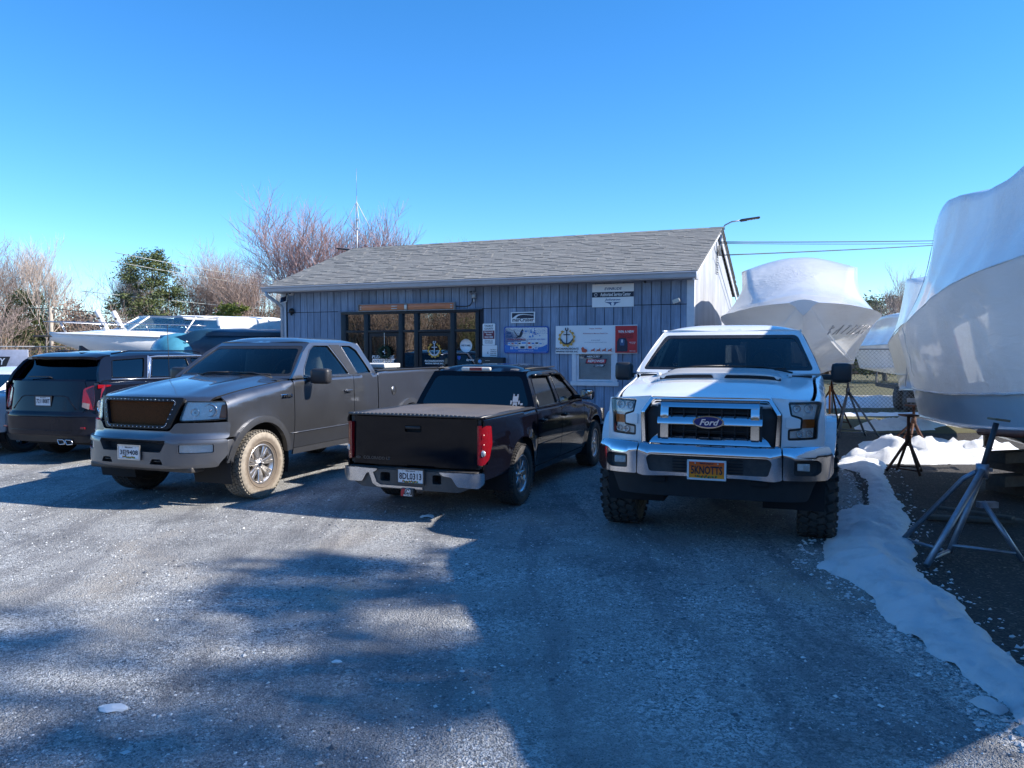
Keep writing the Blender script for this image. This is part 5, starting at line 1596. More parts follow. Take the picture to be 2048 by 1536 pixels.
    q = MB(); q.box((-2.08, .014, 1.395), (.72, .004, .545)); q.build('pane', glass_mat('window_glass', (.92, .94, .95), .0), win)
    # lettering on the small window (white shapes with dark print)
    y = .008
    def sheared(s0, s1, z0, z1, k=.03): return [(-s0, z0), (-s1, z0), (-s1 + k, z1), (-s0 + k, z1)]
    Mw = Matrix(((1, 0, 0, 0), (0, 0, 1, y), (0, 1, 0, 0), (0, 0, 0, 1)))
    inkd = M('print_navy', (.02, .025, .05), .5); redp = M('print_red', (.45, .03, .04), .5)
    for (sh_, mt) in ((sheared(2.34, 1.94, 1.585, 1.645), inkd), (sheared(2.30, 1.84, 1.465, 1.57), inkd), (sheared(2.285, 1.855, 1.475, 1.56), redp), (sheared(2.12, 1.88, 1.395, 1.45), inkd)):
        q = MB(); q.prism(sh_, -.001, .001, Mw @ Matrix.Translation((0, 0, -.0015 * (mt is redp)))); q.build('decal', mt, win)
    for (t, s, z, w, mt) in (('MERCURY', 2.12, 1.615, .30, WHITE), ('REPOWER', 2.06, 1.518, .37, WHITE), ('CENTER', 1.99, 1.422, .19, WHITE)):
        text(t, mt, win, (-s, y - .005, z), (1, 0, 0), (0, 0, 1), w, .042 if t != 'REPOWER' else .06, .2)
    return root, doors, sf
shop, shop_doors, storefront = build_shop()

GOLD = M('logo_gold', (.62, .33, .05), .5); NAVY = M('print_navy', (.02, .025, .05), .5); RED = M('print_red', (.45, .03, .04), .5); BLUE = M('print_blue', (.02, .09, .38), .4)
def flat(parent, pts, y, mt, name='print'):
    q = MB(); q.prism(pts, 0, .0015, Matrix(((1, 0, 0, 0), (0, 0, -1, y), (0, 1, 0, 0), (0, 0, 0, 1)))); return q.build(name, mt, parent)
def circ(cx, cz, r, n=24, a0=0, a1=360): return [(cx + r * math.cos(R(a0 + (a1 - a0) * i / n)), cz + r * math.sin(R(a0 + (a1 - a0) * i / n))) for i in range(n)]
def logo(parent, cx, cz, r, y, gear, anchor, hub=None):
    """gear ring with an anchor whose shank ends in a spanner"""
    m = MB(); Mx = Matrix(((1, 0, 0, 0), (0, 0, -1, y), (0, 1, 0, 0), (0, 0, 0, 1)))
    n = 48
    for i in range(n):
        if 9 <= i <= 14: continue
        a0, a1 = 2 * math.pi * i / n, 2 * math.pi * (i + 1) / n
        ro = r * (1.0 if (i % 4) < 2 else .87); ri = r * .74
        m.prism([(cx + ri * math.cos(a0), cz + ri * math.sin(a0)), (cx + ro * math.cos(a0), cz + ro * math.sin(a0)), (cx + ro * math.cos(a1), cz + ro * math.sin(a1)), (cx + ri * math.cos(a1), cz + ri * math.sin(a1))], 0, .001, Mx)
    m.build('gear_print', gear, parent)
    m = MB(); w = r * .06
    m.prism(rect(cx - w, cz - r * .72, cx + w, cz + r * .85), 0, .001, Mx)
    m.prism(rect(cx - r * .38, cz + r * .32, cx + r * .38, cz + r * .42), 0, .001, Mx)
    for i in range(14):
        a0, a1 = R(205 + i * 130 / 14), R(205 + (i + 1) * 130 / 14)
        t = lambda k: r * (.10 + .09 * math.sin(math.pi * k / 14))
        f = lambda a, rr: (cx + rr * math.cos(a), cz + .06 * r + rr * math.sin(a))
        m.prism([f(a0, r * .62), f(a0, r * .62 + t(i)), f(a1, r * .62 + t(i + 1)), f(a1, r * .62)], 0, .001, Mx)
    for q in (-1, 1): m.prism([(cx + q * r * .50, cz - r * .28), (cx + q * r * .72, cz - r * .02), (cx + q * r * .78, cz - r * .34)][::q], 0, .001, Mx)
    for i in range(12):
        a0, a1 = R(125 + i * 290 / 12), R(125 + (i + 1) * 290 / 12)
        f = lambda a, rr: (cx + rr * math.cos(a), cz + r * 1.0 + rr * math.sin(a))
        m.prism([f(a0, r * .10), f(a0, r * .21), f(a1, r * .21), f(a1, r * .10)], 0, .001, Mx)
    m.build('anchor_print', anchor, parent)

def signroot(name, label, cat, s, z, y=-.03, group=None):
    p = wallpt(s, z, y)
    return empty(name, p, -WA, label, cat, group)
def board(root, w, h, mt, t=.012, r=.01, name='board'):
    q = MB(); q.prism(rnd(rect(-w / 2, -h / 2, w / 2, h / 2), r), 0, t, Matrix(((1, 0, 0, 0), (0, 0, -1, t), (0, 1, 0, 0), (0, 0, 0, 1)))); return q.build(name, mt, root)
SIGNW = M('sign_white', (.78, .80, .82), .35, 0, .03, 3, 0, 40, .2, .5, .1)
def T_(body, mt, par, x, z, w, h=None, shear=0, y=-.004, align='CENTER'):
    return text(body, mt, par, (x, y, z), (1, 0, 0), (0, 0, 1), w, h, shear, align=align)

def build_signs():
    # door decals belong to the panes (in the shop's own frame)
    d1, d2 = shop_doors
    logo(d2, -5.98, 1.755, .185, -.012, GOLD, M('print_silver', (.6, .62, .66), .4))
    text("RICHARDSON'S", WHITE, d2, (-5.98, -.014, 1.50), (1, 0, 0), (0, 0, 1), .50, .045); text('MARINE REPAIR INC', WHITE, d2, (-5.98, -.014, 1.44), (1, 0, 0), (0, 0, 1), .48, .038)
    text('PLEASE USE', WHITE, d1, (-7.38, -.014, 1.59), (1, 0, 0), (0, 0, 1), .62, .075, .12); text('OTHER DOOR', WHITE, d1, (-7.38, -.014, 1.48), (1, 0, 0), (0, 0, 1), .62, .075, .12)
    q = MB(); q.lathe([(0, 0), (.155, 0), (.155, .002)], 32, Matrix.Translation((-5.17, .022, 1.86)) @ rotmat('X', 90)); dc = q.build('round_decal', SIGNW, storefront)
    text('WE CARE.', NAVY, storefront, (-5.17, .018, 1.86), (1, 0, 0), (0, 0, 1), .24, .042)
    flat(storefront, [(-5.44 + .05, 1.62), (-5.44 + .13, 1.62), (-5.44 + .13, 1.56), (-5.44 + .09, 1.52), (-5.44 + .05, 1.56)], .020, BLUE, 'shield_decal')
    text('Service', WHITE, storefront, (-5.07, .018, 1.53), (1, 0, 0), (0, 0, 1), .2, .05, .3)
    # wooden beam sign over the doors
    r = signroot('beam_sign', 'long orange-brown wooden board in a grey frame mounted above the storefront', 'sign', 6.72, 2.775, -.05)
    q = MB()
    for (x, z, w, h) in ((0, .082, 2.62, .018), (0, -.082, 2.62, .018), (-1.30, 0, .018, .16), (1.30, 0, .018, .16)): q.box((x, -.01, z), (w, .07, h))
    q.box((0, .02, 0), (2.6, .02, .16)); q.build('frame', M('weathered_grey', (.28, .28, .28), .8, 0, .2, 20), r)
    WD = M('varnished_wood', (.55, .17, .06), .4, 0, .25, 4, .2, 60, .3, .5, 0, (0, 0, 0), .1, None, None, (.5, 8, 8))
    for a, b in ((-1.28, -.02), (.06, 1.28)):
        q = MB(); q.box(((a + b) / 2, -.005, 0), (b - a, .03, .145), None, .008); q.build('wooden_board', WD, r)
    q = MB(); q.box((.02, -.03, 0), (.07, .03, .12), None, .005); q.build('clasp', M('worn_metal', (.5, .48, .45), .4, .8), r)
    for (x, n_) in ((-.30, 2), (-1.24, 2), (1.22, 2)):
        for k in range(n_):
            q = MB(); q.box((x, -.024, .028 - k * .056), (.16 if x == -.3 else .05, .008, .022), None, .003); q.build('bracket', M('worn_metal', (.5, .48, .45), .4, .8), r)
    # wreath
    r = signroot('wreath', 'dark green evergreen wreath hung on the left glass door', 'wreath', 7.30, 1.70, -.05)
    q = MB(); rg = random.Random(2)
    for i in range(420):
        a = rg.uniform(0, 6.283); rr = .125 + rg.gauss(0, .035); p = Vector((rr * math.cos(a), rg.uniform(-.06, .01), rr * math.sin(a)))
        dr = Vector((math.cos(a + rg.uniform(-1, 2)), rg.uniform(-.5, .3), math.sin(a + rg.uniform(-1, 2)))).normalized() * rg.uniform(.03, .06)
        sd_ = dr.cross(Vector((rg.random(), rg.random(), rg.random()))).normalized() * .008
        q.add([p - sd_, p + sd_, p + dr], [(0, 1, 2)])
    q.tube([(.125 * math.cos(a), 0, .125 * math.sin(a)) for a in np.linspace(0, 6.283, 20, endpoint=False)], .035, 6, closed=True)
    q.build('greenery', M('wreath_green', (.02, .045, .02), .7, 0, .4, 30), r)
    q = MB(); q.box((0, -.02, .22), (.012, .006, .5)); q.build('hanger', STEEL, r)
    q = MB(); q.sphere((.0, -.06, .02), (.025, .02, .02)); q.sphere((.03, -.06, -.02), (.015, .01, .02)); q.build('bow', M('ribbon_white', (.7, .7, .7), .6), r)
    # boat permit sign
    r = signroot('permit_sign', 'small narrow county sign with a dark red band selling boat launch permits', 'sign', 4.57, 2.115)
    b = board(r, .31, .49, SIGNW, r=.03)
    T_('TALBOT', NAVY, b, 0, .19, .22, .045, y=-.003); T_('COUNTY', NAVY, b, 0, .125, .22, .045, y=-.003)
    flat(b, rect(-.14, -.105, .14, .085), -.002, M('maroon_band', (.17, .03, .05), .5))
    for t, z in (('Boat Launch', .05), ('Permits', -.005), ('SOLD HERE', -.065)): T_(t, WHITE, b, 0, z, .21 if t != 'Permits' else .13, .038, y=-.005)
    for t, z in (('Contact Co.', -.14), ('Parks and Recreation', -.17), ('410-770-8050', -.20)): T_(t, NAVY, b, 0, z, .2, .018, y=-.003)
    # paper notice
    r = signroot('paper_notice', 'square white notice below the county permit sign, with small print in its corner', 'notice', 4.55, 1.735)
    b = board(r, .37, .26, SIGNW, .006)
    for k, t in enumerate(('THIS WALL IS', 'UNDER 24', 'HOUR VIDEO', 'SURVEILLANCE')): T_(t, NAVY, b, .09, .03 - k * .042, .15, .022, y=-.003)
    q = MB(); q.tube([(-.04 + .018 * math.cos(a), -.003, -.04 + .02 * math.sin(a)) for a in np.linspace(.8, 5.4, 9)], .005, 4); q.build('print', NAVY, b)
    # sea hawk board
    r = signroot('paint_sign', 'wide white and blue paint advertising sign with rounded blue border and flying bird', 'sign', 3.665, 1.985)
    bo = board(r, 1.07, .60, BLUE, r=.06, name='border'); b = board(r, 1.02, .55, SIGNW, .016, .045, 'face')
    LB = M('print_lightblue', (.10, .28, .60), .4); MBL = M('print_midblue', (.03, .16, .50), .4)
    T_('Sea', M('print_teal', (.01, .10, .25), .4), b, -.42, .165, .11, .075, y=-.006); T_('Hawk', MATS['print_teal'], b, -.40, .085, .17, .075, y=-.006)
    flat(b, [(-.30, .24), (-.24, .14), (-.20, .10), (-.16, .10), (-.13, .18), (-.08, .25), (-.06, .20), (-.08, .12), (-.12, .06), (-.18, .055), (-.24, .03), (-.23, .06), (-.20, .075), (-.26, .14)], -.006, NAVY, 'bird_print')
    rg = random.Random(8)
    for k in range(26):
        cx, cz = .17 + rg.gauss(0, .085), .14 + rg.gauss(0, .04); rr = rg.uniform(.012, .035)
        flat(b, [(cx + rr * rg.uniform(.6, 1.2) * math.cos(a), max(.05, cz + rr * rg.uniform(.6, 1.2) * math.sin(a))) for a in np.linspace(0, 6.28, 8, endpoint=False)], -.0055 - k * .0001, (LB, MBL, SIGNW)[k % 3], 'splash_print')
    T_('TOUGH ON BARNACLES', RED, b, -.22, .01, .44, .030, y=-.006); T_('| QUALITY ASSURED!', MBL, b, .25, .01, .42, .030, y=-.006)
    wv = [(-.505, -.27), (.505, -.27), (.505, -.10), (.40, -.15), (.25, -.185), (.05, -.20), (-.15, -.19), (-.32, -.15), (-.44, -.11), (-.505, -.10)]
    flat(b, wv, -.005, MBL, 'wave_print')
    for k, (x, w, h) in enumerate(((-.40, .07, .07), (-.32, .06, .06), (-.24, .07, .08), (-.15, .06, .07), (-.05, .13, .09), (.08, .07, .08), (.17, .07, .07), (.26, .08, .08), (.35, .07, .06))):
        flat(b, rect(x - w / 2, -.12, x + w / 2, -.12 + h), -.0065, SIGNW, 'can_print'); flat(b, rect(x - w * .4, -.12 + h * .35, x + w * .4, -.12 + h * .8), -.0075, (LB, RED, MBL, NAVY)[k % 4], 'can_print')
    for k, (x, w, h) in enumerate(((-.34, .06, .05), (-.22, .09, .07), (-.08, .15, .08), (.10, .12, .08), (.24, .08, .05))):
        flat(b, rect(x - w / 2, -.205, x + w / 2, -.205 + h), -.0085, SIGNW, 'can_print'); flat(b, rect(x - w * .35, -.195, x + w * .35, -.205 + h * .8), -.0095, (LB, MBL, NAVY, RED, LB)[k], 'can_print')
    T_('seahawkpaints.com', SIGNW, b, 0, -.243, .36, .02, y=-.008)
    # mercruiser
    r = signroot('engine_sign', 'small silver sign with a black top panel and a white swoosh above the paint sign', 'sign', 3.74, 2.485)
    b = board(r, .58, .245, SIGNW, .012, .008)
    flat(b, rect(-.26, -.02, .26, .10), -.002, NAVY)
    flat(b, [(-.26, -.02), (-.16, .05), (-.10, .07), (.0, .078), (.26, .05), (.26, .04), (.02, .062), (-.06, .052), (-.12, .03), (-.17, -.02)], -.004, SIGNW)
    T_('merCruiser', NAVY, b, 0, -.055, .52, .085, .1, y=-.003)
    # evinrude
    r = signroot('service_sign', 'square white service-centre sign with a dark blue band high on the wall', 'sign', 1.685, 2.92)
    b = board(r, .91, .49, SIGNW, .012, .006)
    DB = M('print_steelblue', (.05, .10, .22), .4)
    T_('EVINRUDE', DB, b, 0, .14, .38, .055, .25, y=-.003); flat(b, rect(-.455, -.035, .455, .075), -.002, NAVY); T_('Authorized Service Center', SIGNW, b, .06, .02, .66, .075, y=-.005)
    q = MB(); q.tube([(-.37 + .03 * math.cos(a), -.005, .02 + .03 * math.sin(a)) for a in np.linspace(0, 6.28, 16, endpoint=False)], .006, 4, closed=True); q.build('emblem', SIGNW, b)
    T_('Johnson', DB, b, 0, -.09, .34, .06, .2, y=-.003)
    flat(b, [(-.18, -.14), (.18, -.14), (.07, -.175), (.05, -.21), (-.05, -.21), (-.07, -.175)], -.002, DB)
    flat(b, circ(0, -.178, .034), -.004, SIGNW)
    # banner with red poster
    r = signroot('holiday_banner', 'long white vinyl banner with gear and anchor emblem and small red reindeer', 'banner', 2.05, 1.985, -.035)
    BF = lambda x, z: (x, -.008 - .010 * math.sin(x * 7) * (z + .3) - .006 * math.sin(x * 3 + z * 9), z)
    b = panel('banner_cloth', SIGNW, rnd([(-.91, -.305), (-.4, -.31), (.91, -.30), (.905, .31), (.3, .30), (-.4, .305), (-.91, .30)], .004), BF, (0, -1, 0), r, d=.07, depth=.002)
    logo(b, -.65, .035, .195, -.03, GOLD, NAVY)
    T_("RICHARDSON'S", NAVY, b, -.64, -.20, .52, .045, y=-.03); T_('MARINE REPAIR INC', NAVY, b, -.64, -.262, .50, .036, y=-.03)
    T_('Happy Holidays', M('print_softred', (.45, .12, .15), .5), b, .0, .235, .28, .032, y=-.03); T_("Richardson's Marine Repair Inc.", MATS['print_softred'], b, -.0, .13, .56, .030, y=-.03)
    T_('(410) 822-8270', DB, b, .0, -.015, .20, .018, y=-.03); T_('www.richardsonsmarinerepair.com', DB, b, 0, -.06, .5, .014, y=-.03)
    flat(b, [(-.32, -.19), (-.28, -.155), (-.24, -.20), (-.20, -.21), (-.18, -.25), (-.22, -.28), (-.30, -.27)], -.03, M('print_sleighred', (.5, .09, .05), .5), 'sleigh_print')
    for k in range(4):
        x = -.06 + k * .125
        flat(b, [(x - .045, -.225), (x - .015, -.215), (x + .02, -.21), (x + .03, -.18), (x + .045, -.20), (x + .035, -.235), (x + .06, -.265), (x + .02, -.245), (x - .02, -.245), (x - .05, -.27), (x - .035, -.24)], -.03, MATS['print_sleighred'], 'deer_print')
    r = signroot('raffle_poster', 'red poster with an outboard motor picture on the right end of the banner', 'poster', 1.38, 1.985, -.068)
    b = board(r, .47, .57, M('poster_red', (.52, .025, .03), .4), .004, .003)
    T_('WIN A NEW', WHITE, b, .0, .16, .34, .055, y=-.003); T_('MERCURY', M('print_darkred', (.22, .01, .015), .5), b, .0, .095, .30, .05, y=-.003); T_('OUTBOARD', MATS['print_darkred'], b, .0, .04, .30, .05, y=-.003)
    flat(b, [(-.20, -.26), (.03, -.26), (.035, -.05), (.0, .02), (-.08, .035), (-.16, .02), (-.195, -.05)], -.002, NAVY, 'motor_print'); flat(b, [(-.13, -.13), (-.04, -.13), (-.03, -.02), (-.06, .01), (-.12, .01), (-.14, -.02)], -.004, DB, 'motor_print')
    T_('8', WHITE, b, -.085, -.04, .035, .07, y=-.007); T_('scan to enter', WHITE, b, .14, -.06, .14, .018, y=-.003); T_('1 in 20', WHITE, b, .14, -.09, .1, .014, y=-.003); T_('Mercury', WHITE, b, .14, -.245, .13, .02, y=-.003)
    # black wall box
    r = signroot('wall_box', 'long black metal drop box with a blue and white disc under the notices', 'box', 4.485, 1.44, -.13)
    q = MB(); q.box((0, .04, 0), (.65, .18, .30), None, .02); b = q.build('box_body', BLACK, r)
    q = MB(); q.lathe([(0, .004), (.045, .004), (.045, 0)], 20, Matrix.Translation((-.24, -.052, .06)) @ rotmat('X', 90)); q.build('disc', M('disc_blue', (.15, .35, .65), .4), b)
    q = MB(); q.box((-.05, -.054, .08), (.12, .006, .008)); q.build('slot', STEEL, b)
    # lamps, cameras, conduit
    r = signroot('wall_lamp', 'grey twin-socket outdoor lamp with a curved cable beside the beam sign', 'lamp', 4.93, 2.99, -.05)
    q = MB(); q.box((0, 0, 0), (.10, .07, .11), None, .02); b = q.build('junction_box', M('galvanised', (.35, .36, .38), .45, .7, .15, 20), r)
    for dx in (-.05, .05):
        q = MB(); q.lathe([(.018, 0), (.03, .03), (.045, .07), (.046, .075), (.0, .06)], 14, Matrix.Translation((dx, -.04, .03)) @ rotmat('X', 35)); q.build('lamp_socket', MATS['galvanised'], b)
    q = MB(); q.lathe([(.02, 0), (.03, .05), (.026, .08), (0, .085)], 12, Matrix.Translation((.01, -.02, -.14))); q.build('sensor', MATS['galvanised'], b)
    r = signroot('cable', 'curved dark cable running from the twin lamp to the beam sign', 'cable', 5.2, 2.85, -.03)
    q = MB(); q.tube([(.22, 0, .10), (.21, 0, .0), (.15, 0, -.07), (.05, 0, -.09), (-.10, 0, -.085), (-.20, 0, -.08)], .010, 6); q.build('cable_run', BLACK, r)
    r = signroot('security_camera', 'white box camera under the left end of the gutter', 'camera', 10.02, 3.19, -.06)
    q = MB(); q.box((0, 0, .0), (.10, .12, .10), None, .025); b = q.build('camera_body', M('camera_white', (.6, .6, .6), .4), r)
    q = MB(); q.lathe([(0, .01), (.032, .01), (.034, 0)], 16, Matrix.Translation((0, -.062, -.0)) @ rotmat('X', 90)); q.build('lens', BLACK, b)
    q = MB(); q.tube([(0, .03, .05), (.0, .06, .08)], .015, 6); q.build('bracket', MATS['camera_white'], b)
    r = signroot('solar_panel', 'small dark solar panel on a white bracket at the left corner of the shop', 'solar panel', 10.20, 3.03, -.14)
    q = MB(); q.box((0, 0, 0), (.22, .02, .18), None, .005, rot=rotmat('Y', -14) @ rotmat('X', -25)); b = q.build('panel_frame', MATS['camera_white'], r)
    q = MB(); q.box((0, -.013, .004), (.185, .006, .145), rot=rotmat('Y', -14) @ rotmat('X', -25)); q.build('solar_cell', M('solar_cell', (.01, .012, .03), .15), b)
    q = MB(); q.tube([(.0, .0, 0), (.08, .10, .02)], .012, 6); q.build('bracket', MATS['camera_white'], b)
    r = signroot('outdoor_bell', 'round black outdoor fixture low on the left of the plank wall', 'fixture', 10.03, 2.74, -.03)
    q = MB(); q.lathe([(0, .10), (.04, .09), (.07, .05), (.075, 0)], 18, rotmat('X', 90)); b = q.build('bell_dome', BLACK, r)
    q = MB(); q.sphere((0, -.10, -.0), .015); q.box((0, -.03, -.085), (.04, .05, .05), None, .01); q.build('bell_base', BLACK, b)
    r = signroot('floodlight', 'tilted cream rectangular floodlight near the right corner of the shop', 'floodlight', .33, 2.77, -.08)
    q = MB(); q.box((0, 0, 0), (.15, .05, .085), None, .01, rot=rotmat('Y', -20)); b = q.build('lamp_head', M('cream_metal', (.60, .56, .50), .4), r)
    q = MB(); q.tube([(0, .02, -.02), (0, .08, -.06)], .012, 6); q.build('bracket', STEEL, b)
    r = signroot('bullet_camera', 'tiny dark camera tucked under the gutter near the service sign', 'camera', .98, 3.18, -.06)
    q = MB(); q.lathe([(0, .06), (.022, .055), (.025, 0)], 12, rotmat('X', 100)); b = q.build('camera_body', BLACK, r)
    q = MB(); q.tube([(0, 0, 0), (0, .05, .05)], .01, 6); q.build('bracket', BLACK, b)

    # gable street lamp, left lamp, antenna
    def yardlamp(loc, rz, label, flip=1):
        r = empty('yard_lamp', loc, rz, label, 'street lamp')
        q = MB(); q.tube([(0, 0, -.45), (.03, 0, -.12), (.10, 0, .02), (.26, 0, .10), (.50, 0, .13)], .018, 8); a = q.build('arm', M('galvanised', (.35, .36, .38), .45, .7), r)
        q = MB(); q.box((.70, 0, .155), (.44, .16, .045), None, .02, rot=rotmat('Y', -7)); q.box((.54, 0, .13), (.16, .09, .06), None, .015, rot=rotmat('Y', -7)); h = q.build('lamp_head', M('lamp_grey', (.04, .04, .045), .5), r)
        for k in range(4):
            q = MB(); q.box((.62 + k * .07, 0, .127 + k * .009), (.045, .11, .012), rot=rotmat('Y', -7)); q.build('led_panel', M('led_yellow', (.5, .45, .38), .3), h)
        return r
    P = lambda x, y, z: WO + Vector((math.cos(WA), -math.sin(WA), 0)) * x + Vector((math.sin(WA), math.cos(WA), 0)) * y + Vector((0, 0, z))
    yardlamp(P(.09, BT / 2 + .0, 4.78), -WA + R(12), 'grey street-lamp head on a bent arm at the right end of the roof ridge')
    yardlamp(P(-BL + .1, BT / 2 + .3, 4.62), math.pi - WA + R(10), 'flat dark lamp head at the left end of the roof ridge')
    r = empty('radio_antenna', P(-BL - .05, BT / 2 + .05, 4.5), 0, 'thin grey mast antenna with drooping white rods at the left end of the roof', 'antenna')
    q = MB(); q.tube([(0, 0, -.6), (0, 0, 1.15)], .022, 8); q.tube([(0, 0, 1.15), (0, 0, 1.8)], .010, 6); q.tube([(0, 0, 1.8), (0, 0, 2.6)], .005, 5); mast = q.build('mast', M('galvanised', (.35, .36, .38), .45, .7), r)
    for k in range(4):
        a = k * math.pi / 2 + .4
        q = MB(); q.tube([(0, 0, 1.62), (.38 * math.cos(a), .38 * math.sin(a), .92)], .011, 5); q.build('rod', M('camera_white', (.6, .6, .6), .4), r)
    for z in (1.1, .85):
        q = MB(); q.box((.02, 0, z), (.08, .06, .04)); q.build('clamp', MATS['camera_white'], r)
    # power lines from the gable
    for k, (z0, z1, sag, lab) in enumerate(((4.33, 8.6, .12, 'upper black overhead cable leaving the gable to the right'), (4.30, 8.45, .14, 'thin middle overhead cable leaving the gable to the right'), (4.02, 8.75, .12, 'lowest black overhead cable leaving the gable to the right'))):
        a = P(.12, BT / 2 - .5 + k * .02, z0); b = Vector((31, 40, z1 - .9))
        q = MB(); q.tube([a.lerp(b, t) - Vector((0, 0, sag * 4 * t * (1 - t))) for t in np.linspace(0, 1, 24)], .014 if k != 1 else .009, 5)
        o = q.build('overhead_cable', BLACK); tag(o, lab, 'cable', 'cables from the gable to the right')
    r = empty('service_drop', P(.06, BT / 2 - .5, 4.1), -WA, 'looped service cables and insulators on the gable below the roof peak', 'cable')
    q = MB(); q.tube([(0, .3, .35), (.06, .1, .2), (.05, 0, -.05), (.05, -.15, -.12), (.06, -.2, .05), (.05, -.1, .12)], .012, 5); q.build('cable_loop', BLACK, r)
    q = MB(); q.tube([(.03, .42, .5), (.03, .42, -.05)], .025, 6); q.build('conduit', MATS['galvanised'], r)
build_signs()
# ================================================================ boats
def wrap_mat(name, col=(.86, .87, .88), rough=.17):
    m, nt, N, L = new_mat(name)
    o = nd(nt, 'ShaderNodeOutputMaterial'); b = nd(nt, 'ShaderNodeBsdfPrincipled')
    tc = nd(nt, 'ShaderNodeTexCoord')
    mp = nd(nt, 'ShaderNodeMapping'); mp.inputs['Scale'].default_value = (1.2, 1.2, 5.0); mp.inputs['Rotation'].default_value = (0, .5, 0); L.new(tc.outputs['Object'], mp.inputs[0])
    n1 = noise_n(nt, mp.outputs[0], 2.2, 3, .5, .6)
    mp2 = nd(nt, 'ShaderNodeMapping'); mp2.inputs['Scale'].default_value = (7.0, 3.0, 1.3); mp2.inputs['Rotation'].default_value = (.25, .35, 0); L.new(tc.outputs['Object'], mp2.inputs[0])
    n2 = noise_n(nt, mp2.outputs[0], 3.0, 5, .6, 1.2)
    msk = noise_n(nt, tc.outputs['Object'], 1.1, 3, .5)
    sz = nd(nt, 'ShaderNodeSeparateXYZ'); L.new(tc.outputs['Object'], sz.inputs[0])
    mz = nd(nt, 'ShaderNodeMapRange'); L.new(sz.outputs[2], mz.inputs[0]); mz.inputs[1].default_value = 1.2; mz.inputs[2].default_value = 2.0; mz.inputs[3].default_value = .16; mz.inputs[4].default_value = 0
    am = nd(nt, 'ShaderNodeMath', operation='ADD'); L.new(msk, am.inputs[0]); L.new(mz.outputs[0], am.inputs[1])
    k = nd(nt, 'ShaderNodeMath', operation='MULTIPLY'); L.new(n2, k.inputs[0]); L.new(ramp(nt, am.outputs[0], [(.52, (0, 0, 0)), (.66, (1, 1, 1))]), k.inputs[1])
    bn = nd(nt, 'ShaderNodeBump'); bn.inputs['Strength'].default_value = .16; bn.inputs['Distance'].default_value = .05; L.new(n1, bn.inputs['Height'])
    bn2 = nd(nt, 'ShaderNodeBump'); bn2.inputs['Strength'].default_value = .7; bn2.inputs['Distance'].default_value = .03; L.new(k.outputs[0], bn2.inputs['Height']); L.new(bn.outputs[0], bn2.inputs['Normal'])
    L.new(bn2.outputs[0], b.inputs['Normal'])
    big = noise_n(nt, tc.outputs['Object'], .9, 4, .6)
    L.new(ramp(nt, big, [(.3, tuple(c * .93 for c in col)), (.7, col)]), b.inputs['Base Color'])
    b.inputs['Roughness'].default_value = rough; b.inputs['Coat Weight'].default_value = .6; b.inputs['Coat Roughness'].default_value = .05
    b.inputs['Subsurface Weight'].default_value = 0
    tl = nd(nt, 'ShaderNodeBsdfTranslucent'); tl.inputs[0].default_value = (*[c * .9 for c in col], 1)
    mx = nd(nt, 'ShaderNodeMixShader'); mx.inputs[0].default_value = .30
    L.new(b.outputs[0], mx.inputs[1]); L.new(tl.outputs[0], mx.inputs[2]); L.new(mx.outputs[0], o.inputs[0])
    return m
WRAP = wrap_mat('shrink_wrap')
HULLW = M('hull_gelcoat', (.62, .64, .66), .18, 0, .05, 2, 0, 40, .6)
HULLB = M('hull_bottom_paint', (.07, .075, .085), .35, .1, .25, 4, .2, 60, .3)
HULLR = M('hull_red_paint', (.25, .06, .03), .6, 0, .2, 8)

